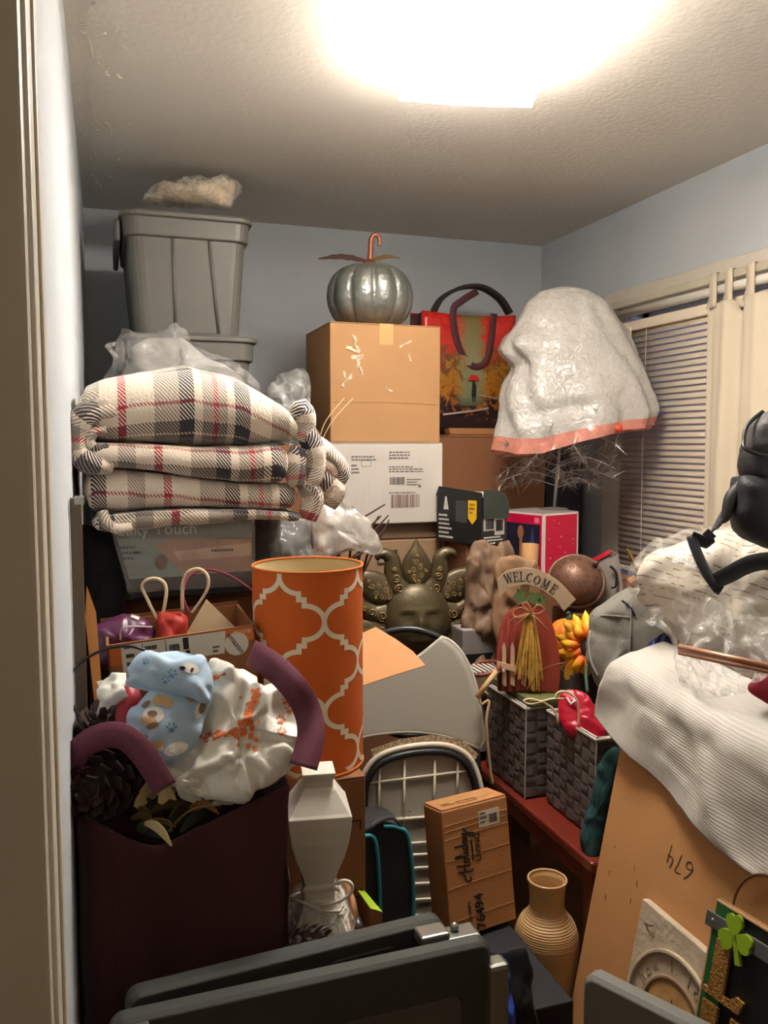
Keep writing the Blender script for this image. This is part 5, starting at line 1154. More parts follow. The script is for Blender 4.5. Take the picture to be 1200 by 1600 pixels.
# ------------------------------------------------------------ bamboo floor vase
VC = P(852, 1560, 2.0); VC.z = 0.0
va = thing('bamboo_vase', 'tall coiled bamboo floor vase beside the big flat carton', 'vase', VC)
ztop = P(845, 1366, 2.0).z
key = [(0.056, 0.0), (0.062, 0.05), (0.069, 0.14), (0.074, 0.22), (0.0765, 0.265), (0.072, 0.292), (0.064, 0.312), (0.052, 0.328), (0.043, 0.342), (0.0405, 0.36), (0.042, 0.39), (0.046, 0.415)]
sc = ztop / 0.415
prof = []
for p in cr([Vector((r, 0, z * sc)) for r, z in key], 16):
    prof.append((p.x + (0.0009 if 0.24 * sc < p.z < 0.33 * sc else 0.0004) * math.sin(p.z / 0.0052 * 2 * PI), p.z))
prof += [(0.0465, ztop + 0.001), (0.043, ztop + 0.001), (0.040, ztop - 0.015), (0.038, ztop - 0.05), (0.040, ztop - 0.09)]
BAM = mat('coiled_bamboo', (198, 160, 108), 0.45, bump=0.25, bscale=8, stretch=(0.2, 0.2, 30), var=0.10, vscale=14, coat=0.2)
obj('vase_body', MB().lathe(prof, 56, Matrix.Translation(VC)), BAM, va, smooth=True)
obj('rim_coil', MB().tube([VC + Vector((0.0448 * math.cos(2 * PI * k / 40), 0.0448 * math.sin(2 * PI * k / 40), ztop + 0.0015)) for k in range(40)], 0.0028, 8, closed=True), BAM, va, smooth=True)

# ------------------------------------------------------------ sun face plaque leaning on the cabinet
carton('carton', 'plain carton behind the chairs that holds up the sun face plaque', 'box', 0.70, 1.14, 2.36, 2.70, 0, 0.655, CARD3, tape=False)
BRZ = mat('dark_bronze', (82, 70, 46), 0.4, 0.4, bump=0.25, bscale=60, var=0.25, vscale=12); BRL = mat('rubbed_bronze', (150, 124, 80), 0.35, 0.5)
SUNC = P(652, 968, 2.62); sn = Vector((-0.12, -1, 0.10)).normalized(); fS = fr(SUNC, Vector((1, -0.12, 0)), sn.cross(Vector((1, -0.12, 0))))
sun = thing('sun_plaque', 'dark bronze sun face plaque with scrolled rays, against the filing cabinet', 'wall plaque', SUNC + Vector((0, 0, -0.26)))
def face(u):
    x, y, z = u.x, u.y, u.z; d = 1.0
    if z > 0:
        d += 0.16 * math.exp(-((x / 0.13) ** 2) - ((y + 0.12) / 0.30) ** 2)          # nose
        d -= 0.09 * math.exp(-((abs(x) - 0.36) / 0.17) ** 2 - ((y - 0.10) / 0.12) ** 2)   # eye sockets
        d += 0.07 * math.exp(-((abs(x) - 0.36) / 0.10) ** 2 - ((y - 0.09) / 0.06) ** 2)   # eyelids
        d += 0.05 * math.exp(-((abs(x) - 0.34) / 0.22) ** 2 - ((y - 0.27) / 0.06) ** 2)   # brows
        d += 0.07 * math.exp(-(x / 0.24) ** 2 - ((y + 0.52) / 0.07) ** 2)            # lips
        d -= 0.04 * math.exp(-(x / 0.26) ** 2 - ((y + 0.525) / 0.018) ** 2)
        d += 0.05 * math.exp(-((abs(x) - 0.45) / 0.2) ** 2 - ((y + 0.25) / 0.2) ** 2)
    return d
m4 = fS.to_3x3()
fmb = MB(); N1, N2 = 48, 34; rows = []
for i in range(N1 + 1):
    ph = -PI / 2 + PI * i / N1; rows.append([])
    for j in range(N2 + 1):
        th = -PI / 2 + PI * j / N2; u = Vector((math.sin(th) * math.cos(ph), math.sin(ph), math.cos(th) * math.cos(ph)))
        k = face(u); rows[-1].append(fS @ Vector((u.x * 0.110, u.y * 0.118, u.z * 0.052 + (k - 1) * 0.10)))
fmb.grid(rows); obj('face', fmb, BRZ, sun, smooth=True)
obj('backing_disc', MB().lathe([(0.12, -0.012), (0.12, 0.0), (0.10, 0.012)], 40, fS), BRZ, sun)
for k in range(14):
    ang = PI / 2 - 2 * PI * k / 14; d = Vector((math.cos(ang), math.sin(ang), 0)); t = Vector((-d.y, d.x, 0)); F2 = fS @ fr(d * 0.105, d, t)   # local x outwards
    swirls = MB()
    def spiral(cx, cy, r, turns=1.4, a0=0.0, s=1): return [F2 @ Vector((cx + r * (1 - 0.8 * q) * math.cos(a0 + s * q * turns * 2 * PI), cy + r * (1 - 0.8 * q) * math.sin(a0 + s * q * turns * 2 * PI), 0.0165)) for q in [i / 16 for i in range(17)]]
    if k % 2 == 0:
        L, w = 0.150 if k == 0 else 0.165, 0.050; prf = [(0.0, 0.35), (0.15, 0.8), (0.35, 1.0), (0.55, 0.85), (0.72, 0.52), (0.86, 0.22), (1.0, 0.02)]
        prfp = cr([Vector((a_, b_2, 0)) for a_, b_2 in prf], 4); n = len(prfp)
        rows = []
        for p in prfp: rows.append([F2 @ Vector((p.x * L, p.y * w * v, 0.003 + 0.012 * math.cos(v * PI / 2) * min(1, p.y * 1.6))) for v in (-1, -.7, -.35, 0, .35, .7, 1)])
        o = obj('leaf_ray', MB().grid(rows), BRZ, sun, smooth=True, solid=0.004)
        for (cx, cy, r, s) in ((0.03, 0.012, 0.011, 1), (0.035, -0.014, 0.010, -1), (0.055, 0.012, 0.010, -1), (0.06, -0.010, 0.010, 1), (0.078, 0.004, 0.010, 1), (0.095, -0.002, 0.006, -1), (0.015, -0.002, 0.009, 1), (0.045, 0.026, 0.006, 1), (0.05, -0.027, 0.006, -1)):
            swirls.tube([p - (fS.to_3x3() @ Vector((0, 0, 0.000 + 0.10 * abs(cy) ))) for p in spiral(cx, cy, r, 1.4, cx * 90, s)], 0.0016, 5)
    else:
        s = 1 if k in (1, 5, 9, 13, 3) else -1
        if k in (11, 13): s = -1
        cl = cr([Vector((x, y * s, 0)) for x, y in ((-0.01, 0.0), (0.03, -0.012), (0.07, 0.0), (0.10, 0.012), (0.125, 0.002), (0.132, -0.018), (0.122, -0.03))], 5); n = len(cl)
        rows = []
        for i, p in enumerate(cl):
            tg_ = (cl[min(n - 1, i + 1)] - cl[max(0, i - 1)]).normalized(); sd_ = Vector((-tg_.y, tg_.x, 0)); hw_ = 0.034 * (1 - i / (n - 1)) ** 0.75 + 0.003
            rows.append([F2 @ (p + sd_ * hw_ * v + Vector((0, 0, 0.002 + 0.013 * math.cos(v * PI / 2) * min(1, hw_ / 0.012)))) for v in (-1, -.7, -.35, 0, .35, .7, 1)])
        o = obj('flame_ray', MB().grid(rows), BRZ, sun, smooth=True, solid=0.004)
        for (cx, cy, r, s2) in ((0.01, -0.010 * s, 0.016, s), (0.045, -0.004 * s, 0.013, -s), (0.07, 0.004 * s, 0.008, s)): swirls.tube([p + fS.to_3x3() @ Vector((0, 0, 0.002)) for p in spiral(cx, cy, r, 1.5, 2.0, s2)], 0.0022, 5)
    obj('scroll_relief', swirls, BRL, o, smooth=True)
# ------------------------------------------------------------ bench and baskets
CHERRY = mat('cherry_wood', (112, 40, 26), 0.3, bump=0.1, bscale=20, stretch=(8, 1, 8), var=0.18, vscale=10, coat=0.4)
bn_ = thing('wooden_bench', 'dark cherry wood bench under the woven baskets', 'bench', (1.3, 1.98, 0))
obj('seat_board', MB().box(1.045, 1.58, 1.615, 2.345, 0.442, 0.470), CHERRY, bn_, bev=0.006)
obj('apron', MB().box(1.068, 1.086, 1.66, 2.30, 0.385, 0.442), CHERRY, bn_, bev=0.002)
for x, y in ((1.085, 1.66), (1.085, 2.29), (1.53, 1.66), (1.53, 2.29)): obj('leg', MB().box(x - .02, x + .02, y - .02, y + .02, 0, 0.442), CHERRY, bn_, bev=0.003)
WEAVE = mat('grey_woven_band', (108, 98, 92), 0.55, bump=0.3, bscale=30, stretch=(20, 20, 2), var=0.2, vscale=30); WEAVE2 = mat('grey_woven_upright', (92, 84, 80), 0.55, var=0.2, vscale=30); PIPING = mat('pale_basket_binding', (186, 178, 168), 0.5)
def basket(label, x0, x1, y0, y1, z0, z1):
    r = thing('woven_basket', label, 'basket', ((x0 + x1) / 2, (y0 + y1) / 2, z0), 'grey woven baskets on the bench')
    t = 0.006; W, L, Hh = x1 - x0, y1 - y0, z1 - z0
    mb = MB()
    for bx in ((x0 + t, x0 + 2 * t, y0 + t, y1 - t), (x1 - 2 * t, x1 - t, y0 + t, y1 - t), (x0 + t, x1 - t, y0 + t, y0 + 2 * t), (x0 + t, x1 - t, y1 - 2 * t, y1 - t)): mb.box(bx[0], bx[1], bx[2], bx[3], z0, z1)
    mb.box(x0 + t, x1 - t, y0 + t, y1 - t, z0, z0 + 0.004)
    obj('lining', mb, PIPING, r)
    nr = 8; rh = (Hh - 0.012) / nr; nx, ny = max(3, round(W / 0.034)), max(3, round(L / 0.034))
    per = [((x0 + W * k / (nx * 6), y0), (0, -1)) for k in range(nx * 6)] + [((x1, y0 + L * k / (ny * 6)), (1, 0)) for k in range(ny * 6)] + [((x1 - W * k / (nx * 6), y1), (0, 1)) for k in range(nx * 6)] + [((x0, y1 - L * k / (ny * 6)), (-1, 0)) for k in range(ny * 6)]
    for i in range(nr):
        za, zb = z0 + 0.004 + i * rh + 0.0019, z0 + 0.004 + (i + 1) * rh - 0.0019; pth = []
        for k, ((x, y), n) in enumerate(per):
            cell = k / 6; o_ = -0.0026 + 0.0030 * math.sin(PI * cell + PI * (i % 2)); pth.append(Vector((x + n[0] * o_, y + n[1] * o_, (za + zb) / 2)))
        pth.append(pth[0]); obj('woven_band', MB().ribbon(pth, (0, 0, 1), zb - za, 0.0018), WEAVE, r, smooth=False)
    for face in range(4):
        cnt = nx if face in (0, 2) else ny
        for k in range(cnt):
            pth = []
            for j in range(nr * 5 + 1):
                zz = z0 + 0.004 + j * rh / 5; s = (k + 0.5) / cnt; cellsign = 1 if (k % 2) else -1
                o_ = -0.0026 - 0.0030 * cellsign * (-1 if face in (1, 3) and nx % 2 else 1) * math.sin(PI * j / 5 + PI / 2 * 0) * 0 - 0.0016
                ph = (k + (0 if face == 0 else nx if face == 1 else nx + ny if face == 2 else 2 * nx + ny)) % 2
                o_ = -0.0026 - 0.0030 * math.cos(PI * (j / 5 - 0.5) + PI * ph)
                x, y, n = {0: (x0 + W * s, y0, (0, -1)), 1: (x1, y0 + L * s, (1, 0)), 2: (x1 - W * s, y1, (0, 1)), 3: (x0, y1 - L * s, (-1, 0))}[face]
                pth.append(Vector((x + n[0] * o_, y + n[1] * o_, zz)))
            sd = (1, 0, 0) if face in (0, 2) else (0, 1, 0)
            obj('woven_upright', MB().ribbon(pth, sd, (W / nx if face in (0, 2) else L / ny) - 0.005, 0.0016), WEAVE2, r)
    for zz in (z1 - 0.003,):
        obj('rim_binding', MB().tube([Vector((x, y, zz)) for x, y in ((x0, y0), (x1, y0), (x1, y1), (x0, y1))], 0.0042, 6, closed=True), PIPING, r)
    for x, y in ((x0, y0),): obj('corner_binding', MB().tube([Vector((x, y, z0)), Vector((x, y, z1))], 0.002, 6), PIPING, r)
    return r
basket('grey woven basket carrying the pumpkin welcome sign, nearer the grey chair', 1.064, 1.205, 1.975, 2.222, 0.471, 0.727)
basket('grey woven basket holding the red gift bag, beside the flat carton', 1.112, 1.325, 1.706, 1.945, 0.471, 0.727)
single('green_lid', MB().box(1.075, 1.212, 1.968, 2.226, 0.7305, 0.748), mat('sage_green_card', (92, 98, 52), 0.6, var=0.1), 'sage green flat box lid lying across the top of a woven basket', 'lid', bev=0.003)

RGB_ = mat('crimson_gift_paper', (176, 20, 44), 0.35)
RGO = [(872, 1102), (876, 1084), (890, 1078), (912, 1082), (926, 1098), (940, 1128), (950, 1143), (935, 1158), (895, 1150), (876, 1132)]
rg = thing('red_gift_bag', 'crimson paper gift bag with white cord handles in the woven basket', 'bag', P(905, 1180, 2.05))
obj('bag_body', pillow(RGO, (908, 1120), 2.13, (-.6, -.7, .4), 0.02, 0.03, 0.006, 22, rings=16, per=8), RGB_, rg, smooth=True)
for pts in ([(872, 1128), (866, 1110), (850, 1098), (828, 1092), (818, 1096), (832, 1100), (862, 1092), (882, 1092)], [(904, 1134), (904, 1110), (900, 1092), (886, 1081), (872, 1082), (868, 1090)]):
    obj('cord_handle', MB().tube(cr([P(x, y, 2.08) for x, y in pts], 5), 0.0026, 8), CORD, rg, smooth=True)
decal('bow_print', pillow(RGO, (908, 1120), 2.13, (-.6, -.7, .4), 0.02, 0.03, 0.006, 22, rings=16, per=8).bvh(), strip2([(886, 1090), (892, 1100), (900, 1094)], 3), PAPER, rg, 0.003)
single('teal_cloth', pillow([(965, 1168), (950, 1176), (935, 1200), (926, 1240), (915, 1280), (905, 1312), (912, 1330), (930, 1342), (945, 1310), (960, 1250), (975, 1190)], (938, 1265), 1.99, (-.8, -.6, .1), 0.022, 0.02, 0.02, 14, seed=3), mat('dark_teal_cloth', (26, 62, 62), 0.9, bump=0.2, bscale=80), 'dark teal cloth hanging between the woven basket and the flat carton', 'cloth', smooth=True)

# ------------------------------------------------------------ carton stacks behind the bench
carton('carton', 'tall plain carton at the back holding up the red gift box', 'box', 1.40, 1.84, 2.56, 3.16, 0, 0.955, CARD3, tape=False)
carton('brown_carton', 'narrow brown carton beside the filing cabinet, under the black printed box', 'box', 1.152, 1.300, 2.575, 2.98, 0, 1.105, CARD3, tape=False)
XB = mat('charcoal_box_board', (72, 64, 58), 0.7)
cb_, M4, a, b, h = carton('charcoal_box', 'charcoal box on the bench beneath the orange pumpkin', 'box', 1.215, 1.56, 2.0, 2.34, 0.472, 0.80, XB, tape=False, flaps=False)
obj('label_tab', MB().box(-0.145, -0.115, -b - 0.006, -b - 0.0005, 0.17, 0.2, M4), mat('tab_grey', (110, 102, 96), 0.4), cb_, bev=0.002)
carton('carton', 'small plain carton on the charcoal box, under the bronze pot', 'box', 1.345, 1.61, 2.175, 2.335, 0.801, 0.925, CARD3, tape=False)
carton('carton', 'plain carton on the bench hidden below the grey cloth bag', 'box', 1.345, 1.575, 1.64, 1.985, 0.472, 0.86, CARD3, tape=False)
carton('carton', 'broad carton on the floor below the wrapped bedding, behind the flat carton', 'box', 1.245, 1.95, 1.17, 1.60, 0, 0.86, CARD3, tape=False)

# red gift box with window picture
RC = P(850, 803, 3.0); th = math.radians(36); rx = RT * math.cos(th) + FH * math.sin(th); lx_ = -RT * math.sin(th) + FH * math.cos(th)
wr_, wl_ = 0.185, 0.22; zb_ = 0.957; hh = RC.z - zb_; RC0 = Vector((RC.x, RC.y, zb_))
gb_ = thing('red_gift_box', 'bright red gift box with white edges and a night scene picture', 'box', RC0 + (rx * wr_ + lx_ * wl_) / 2)
mF = Matrix.Identity(4)
for i in range(3): mF[i][0] = rx[i]; mF[i][1] = lx_[i]; mF[i][2] = ZZ[i]; mF[i][3] = RC0[i]
REDB = mat('bright_red_card', (204, 14, 62), 0.4)
obj('body', MB().box(0, wr_, 0, wl_, 0, hh, mF), REDB, gb_, bev=0.002)
fr_ = fr(RC0, rx, ZZ); fl_ = fr(RC0 + lx_ * wl_, -lx_, ZZ)
EDG = mat('white_edge_print', (226, 206, 204), 0.5)
flatprint('edge_print', [rectp(0, 0, 0.009, hh), rectp(wr_ - 0.007, 0, wr_, hh), rectp(0, hh - 0.008, wr_, hh)], fr_, EDG, gb_, 0.0003)
rp = random.Random(8); flatprint('snow_print', [ellp(rp.uniform(.02, wr_ - .02), rp.uniform(.02, hh - .02), r_ := rp.uniform(.0018, .004), r_, 0, 8) for k in range(15)], fr_, mat('pink_snow', (236, 160, 176), 0.5), gb_, 0.0003)
flatprint('edge_print', [rectp(wl_ - 0.009, 0, wl_, hh), rectp(0, hh - 0.008, wl_, hh)], fl_, EDG, gb_, 0.0003)
NIGHT = mat('night_scene_print', (34, 34, 52), 0.4, var=0.4, vscale=40)
flatprint('window_picture', [rectp(0.012, 0.045, wl_ - 0.018, hh - 0.042)], fl_, NIGHT, gb_, 0.0003)
flatprint('figure_print', [ellp(0.105, hh - 0.075, 0.016, 0.026), rectp(0.10, 0.06, 0.115, hh - 0.09)], fl_, mat('figure_tan_print', (166, 104, 76), 0.5), gb_, 0.0009)
flatprint('tree_print', [[(0.14, 0.06), (0.185, 0.06), (0.165, hh - 0.055)], ellp(0.16, 0.09, 0.018, 0.03)], fl_, mat('blue_tree_print', (62, 70, 118), 0.5), gb_, 0.0009)
flatprint('title_print', [rectp(wl_ - 0.045, hh - 0.036, wl_ - 0.022, hh - 0.016)] , fl_, mat('pink_title_print', (226, 120, 140), 0.5), gb_, 0.0009)
obj('top_flap', MB().box(0.001, wr_ - 0.001, 0.001, wl_ - 0.001, hh + 0.0003, hh + 0.002, mF), mat('grey_card_top', (150, 142, 136), 0.6), gb_)

# black printed box with a torn open end
KC = P(752, 852, 2.76); KC.z = 1.1065; th = math.radians(40); rx = RT * math.cos(th) + FH * math.sin(th); lx_ = -RT * math.sin(th) + FH * math.cos(th)
wr_, wl_, hh = 0.125, 0.215, 0.168
kb_ = thing('black_printed_box', 'black box with yellow arrow flash and white barcode, end flap torn', 'box', KC + (rx * wr_ + lx_ * wl_) / 2)
mF = Matrix.Identity(4)
for i in range(3): mF[i][0] = rx[i]; mF[i][1] = lx_[i]; mF[i][2] = ZZ[i]; mF[i][3] = KC[i]
BKP = mat('black_print_card', (28, 30, 30), 0.35)
obj('body', MB().box(0, wr_, 0.0, wl_, 0, hh - 0.01, mF), BKP, kb_, bev=0.002)
fr_ = fr(KC, rx, ZZ); fl_ = fr(KC + lx_ * wl_, -lx_, ZZ)
obj('top_flap', MB().prism([(-0.005, hh - 0.012), (wl_ + 0.002, hh - 0.012), (wl_, hh + 0.008), (0.01, hh + 0.022)], -0.002, 0.0, fl_ @ Matrix.Translation((0, 0, 0.0))), BKP, kb_)
obj('inner_tray', MB().box(0.006, wr_ - 0.006, 0.006, wl_ - 0.006, hh - 0.0098, hh + 0.002, mF), mat('white_tray', (206, 202, 196), 0.6), kb_)
obj('end_flap', MB().prism([(0.004, hh * 0.55), (wr_ + 0.004, hh * 0.5), (wr_ + 0.004, hh * 0.80), (wr_ - 0.012, hh * 1.0), (wr_ * 0.5, hh * 1.09), (0.004, hh * 1.09)], 0.004, 0.006, fr_), mat('dark_green_card', (50, 58, 52), 0.5), kb_)
flatprint('barcode_label', [rectp(0.010, hh * 0.28, 0.066, hh * 0.56), rectp(0.064, hh * 0.18, 0.112, hh * 0.52)], fr_, mat('pale_grey_label', (186, 180, 172), 0.5), kb_, 0.0004)
flatprint('barcode', barcode(0.018, hh * 0.31, 0.04, hh * 0.21, 51) + barcode(0.07, hh * 0.26, 0.034, hh * 0.22, 52), fr_, INK, kb_, 0.0012)
flatprint('fine_print', fineprint(0.012, hh * 0.13, 0.1, 3, 0.010, 53), fr_, PAPER, kb_, 0.0004)
flatprint('yellow_flash', [[(wl_ - 0.062, hh - 0.02), (wl_ - 0.022, hh - 0.02), (wl_ - 0.022, hh * 0.52), (wl_ - 0.042, hh * 0.40), (wl_ - 0.062, hh * 0.52)]], fl_, mat('yellow_print', (224, 178, 34), 0.4), kb_, 0.0004)
flatprint('yellow_flash_print', fineprint(wl_ - 0.055, hh * 0.78, 0.026, 3, 0.014, 54), fl_, mat('ochre_print', (150, 110, 20), 0.5), kb_, 0.0012)
flatprint('fine_print', fineprint(0.012, hh * 0.52, 0.075, 6, 0.015, 55) + [[(0.035, hh * .66), (0.06, hh * .66), (0.05, hh * .93), (0.043, hh * .93)]], fl_, mat('cream_print', (206, 202, 190), 0.5), kb_, 0.0004)
flatprint('grey_picture', [rectp(0.095, hh * 0.42, 0.148, hh * 0.86)], fl_, mat('dark_grey_print', (62, 62, 62), 0.4), kb_, 0.0004)

# crumpled paper bags and small boxes behind the sun plaque
KPB = mat('kraft_paper', (116, 90, 68), 0.7, bump=0.4, bscale=25)
single('paper_bag', pillow([(735, 858), (752, 846), (775, 850), (792, 846), (803, 866), (806, 930), (800, 1010), (790, 1075), (742, 1075), (726, 980), (728, 900)], (768, 950), 2.56, (-.3, -1, .1), 0.035, 0.05, 0.035, 12, seed=7, rings=18, per=9, e=3), KPB, 'crumpled brown paper bag under the black printed box', 'bag', smooth=True)
single('paper_bag', pillow([(776, 878), (800, 868), (826, 874), (845, 892), (848, 960), (846, 1030), (790, 1040), (770, 970), (772, 910)], (808, 955), 2.50, (-.35, -1, .1), 0.02, 0.03, 0.02, 12, seed=9, e=4, rings=14), mat('tan_paper', (132, 98, 68), 0.7, bump=0.2, bscale=25), 'smooth tan paper bag standing just behind the welcome arch', 'bag', smooth=True)
tube_ = thing('cardboard_tube', 'tan cardboard tube end sticking up before the red gift box', 'tube', P(830, 900, 2.60))
c0, c1 = P(829, 850, 2.6), P(822, 960, 2.57)
obj('outer_wall', MB().tube([c0, c1], 0.027, 18), mat('tube_card', (186, 138, 92), 0.7), tube_, smooth=False)
obj('bore', MB().tube([c0 + Vector((0, 0, 0.0003)), c0 + Vector((0, 0, 0.0008))], 0.022, 18), CARD3, tube_)
gx, M4, a, b, h = carton('grey_box', 'small grey printed box beside the filing cabinet', 'box', 1.165, 1.225, 2.50, 2.56, 0.70, 1.06, mat('grey_box_board', (116, 108, 104), 0.7), tape=False, flaps=False)
flatprint('fine_print', fineprint(-0.024, 0.33, 0.045, 4, 0.012, 61), front(M4, a, b, h), INK, gx)
carton('carton', 'narrow plain carton under the small grey printed box', 'box', 1.16, 1.295, 2.49, 2.565, 0, 0.698, CARD3, tape=False, flaps=False)
gx2, M4, a, b, h = carton('grey_box', 'low grey box among the clutter between sun plaque and welcome sign', 'box', 1.0, 1.115, 2.26, 2.345, 0.50, 0.885, mat('grey_box_board_pale', (130, 122, 118), 0.7), tape=False, flaps=False)
obj('dark_band', MB().box(-a - .002, a + .002, -b - .002, b + .002, h - 0.11, h - 0.075, M4), BLACKPL, gx2)
carton('carton', 'narrow plain carton standing below the low grey box', 'box', 1.0, 1.03, 2.24, 2.345, 0, 0.498, CARD3, tape=False, flaps=False)
tr_ = thing('slatted_tray', 'round red rimmed tray with pale slats behind the grey chair', 'tray', P(750, 1050, 2.2))
tc = P(756, 1044, 2.34)
obj('rim', MB().tube([tc + Vector((0.045 * math.cos(2 * PI * k / 24), 0.05 * math.sin(2 * PI * k / 24), 0.012 * math.cos(2 * PI * k / 24))) for k in range(24)], 0.005, 8, closed=True), mat('red_wood', (130, 54, 36), 0.5), tr_, smooth=True)
for k in range(-3, 4): obj('slat', MB().box(tc.x + k * 0.014 - 0.0035, tc.x + k * 0.014 + 0.0035, tc.y - 0.042, tc.y + 0.042, tc.z - 0.004, tc.z + 0.002), PIPING, tr_)
single('wooden_stick', MB().tube([P(745, 1090, 2.18), P(776, 1048, 2.2)], 0.007, 8), mat('pale_wood', (190, 150, 104), 0.6), 'short pale wooden stick leaning between the grey chair and the woven basket', 'stick', smooth=True)
single('jute_rope', MB().tube(cr([P(762, 1085, 2.22), P(750, 1080, 2.19), P(752, 1100, 2.18), P(764, 1096, 2.18), P(760, 1130, 2.17), P(766, 1200, 2.17), P(770, 1224, 2.17)], 6), 0.004, 6), mat('jute', (178, 150, 110), 0.9), 'thin jute rope hanging down beside the woven basket', 'rope', smooth=True)
# ------------------------------------------------------------ pumpkin welcome sign
SP = P(826, 1085, 2.33); sN = Vector((-0.42, -1, 0.10)).normalized(); sX = Vector((1, -0.42, 0)).normalized(); fG = fr(SP, sX, sN.cross(sX)); fGi = fG.inverted()
def s2(px, py, off=0): q = fGi @ PN(px, py, SP + sN * off, sN); return (q.x, q.y)
ws = thing('welcome_sign', 'wooden pumpkin welcome sign with picket fence and raffia, on a woven basket', 'sign', SP)
RW = mat('barn_red_wood', (142, 52, 32), 0.55, bump=0.2, bscale=20, stretch=(10, 10, 1), var=0.15); RW2 = mat('dark_red_wood', (110, 30, 26), 0.9, var=0.15)
bot = 1086
bl_ = [s2(x, y) for x, y in ((778, bot), (776, 1030), (780, 990), (790, 962), (805, 948), (825, 943), (846, 950), (860, 968), (870, 1000), (876, 1040), (874, 1080), (868, bot + 4))]
bl_ = [(p.x, p.y) for p in cr([Vector((*p, 0)) for p in bl_], 4)]
ymin = min(p[1] for p in bl_); sh_ = 0.7485 + 0.001 - (SP.z + ymin * fG[2][1])
if sh_ > 0: bl_ = [(x, max(y, ymin + sh_ / fG[2][1])) for x, y in bl_]
obj('pumpkin_board', MB().prism(bl_[::-1], -0.018, 0.0, fG), RW, ws, bev=0.003)
for xx in (784, 795, 806):
    p0, p1 = s2(xx, 965 if xx > 790 else 985), s2(xx - 3, 1078)
    obj('carved_groove', MB().tube([fG @ Vector((*p0, 0.0005)), fG @ Vector((*p1, 0.0005))], 0.004, 6), RW2, ws, smooth=True)
PK = mat('whitewashed_wood', (186, 154, 118), 0.7, var=0.12, vscale=30)
for x0 in (787, 800, 817):
    a_, b_2, c_2, d_ = s2(x0 - 3, 1068), s2(x0 + 4, 1072), s2(x0 + 3.5, 1012), s2(x0 - 2.5, 1010); t_ = s2(x0 + .5, 1002)
    obj('picket', MB().prism([a_, b_2, c_2, t_, d_], 0.003, 0.009, fG), PK, ws)
obj('rail', MB().prism([s2(776, 1040), s2(776, 1031), s2(826, 1046), s2(825, 1056)][::-1] if False else [s2(776, 1040), s2(825, 1056), s2(826, 1046), s2(776, 1031)], 0.010, 0.016, fG), PK, ws, bev=0.001)
RAF = mat('yellow_raffia', (190, 146, 58), 0.7, var=0.3, vscale=60)
mb = MB(); rp = random.Random(12)
for k in range(46):
    t = k / 45; xt = 820 + 14 * t + rp.uniform(-2, 2); xb = 803 + 42 * t + rp.uniform(-3, 3); yb = rp.uniform(1050, 1080) if t > .4 else rp.uniform(1035, 1060)
    pts = [fG @ Vector((*s2(xt, 958 + rp.uniform(-3, 6)), 0.018 + rp.uniform(0, .006))), fG @ Vector((*s2((xt + xb) / 2 + rp.uniform(-2, 2), 1010), 0.022 + rp.uniform(0, .008))), fG @ Vector((*s2(xb, yb), 0.018 + rp.uniform(0, .005)))]
    mb.tube(cr(pts, 3), rp.uniform(0.0012, 0.002), 4)
obj('raffia_strands', mb, RAF, ws, kind='stuff')
BOW = mat('raffia_bow', (206, 160, 112), 0.7)
for pts in ([(827, 956), (812, 948), (800, 956), (808, 963), (827, 957)], [(827, 956), (838, 944), (848, 950), (840, 957), (827, 957)], [(826, 957), (806, 962), (797, 968)], [(828, 957), (842, 970), (852, 982)], [(829, 957), (834, 972), (832, 980)], [(826, 956), (815, 943), (822, 941), (830, 955)], [(826, 958), (812, 968), (808, 974)]):
    obj('bow_loop', MB().ribbon(cr([fG @ Vector((*s2(x, y), 0.030 + 0.006 * (i % 2))) for i, (x, y) in enumerate(pts)], 4), sN + Vector((0, 0, 0.8)), 0.009, 0.001), BOW, ws, smooth=True)
LFG = mat('green_wood_leaf', (72, 92, 46), 0.6)
for c, rx_, ry_, ro in (((812, 932), 9, 11, .6), ((835, 934), 10, 9, -.5), ((846, 938), 7, 7, .2)):
    pl = [s2(c[0] + (1 + 0.25 * math.cos(5 * 2 * PI * k / 20)) * rx_ * math.cos(2 * PI * k / 20 + ro), c[1] - (1 + 0.25 * math.cos(5 * 2 * PI * k / 20)) * ry_ * math.sin(2 * PI * k / 20 + ro)) for k in range(20)]
    obj('leaf', MB().prism(pl, 0.0, 0.006, fG), LFG, ws)
obj('post', MB().prism([s2(819, 958), s2(829, 958), s2(828, 905), s2(820, 905)], -0.016, -0.004, fG), PK, ws)
AW = mat('weathered_arch_wood', (156, 132, 104), 0.7, bump=0.2, bscale=30, var=0.1)
outer = [(776, 905), (790, 893), (806, 888), (822, 887), (840, 890), (858, 898), (876, 911), (899, 936)]; inner = [(880, 955), (868, 938), (855, 927), (838, 917), (820, 913), (803, 916), (790, 923), (779, 935)]
arch = [(p.x, p.y) for p in cr([Vector((*s2(*p, 0.0), 0)) for p in outer], 4)] + [(p.x, p.y) for p in cr([Vector((*s2(*p, 0.0), 0)) for p in inner], 4)]
obj('arch_board', MB().prism(arch[::-1], 0.002, 0.012, fG), AW, ws, bev=0.001)
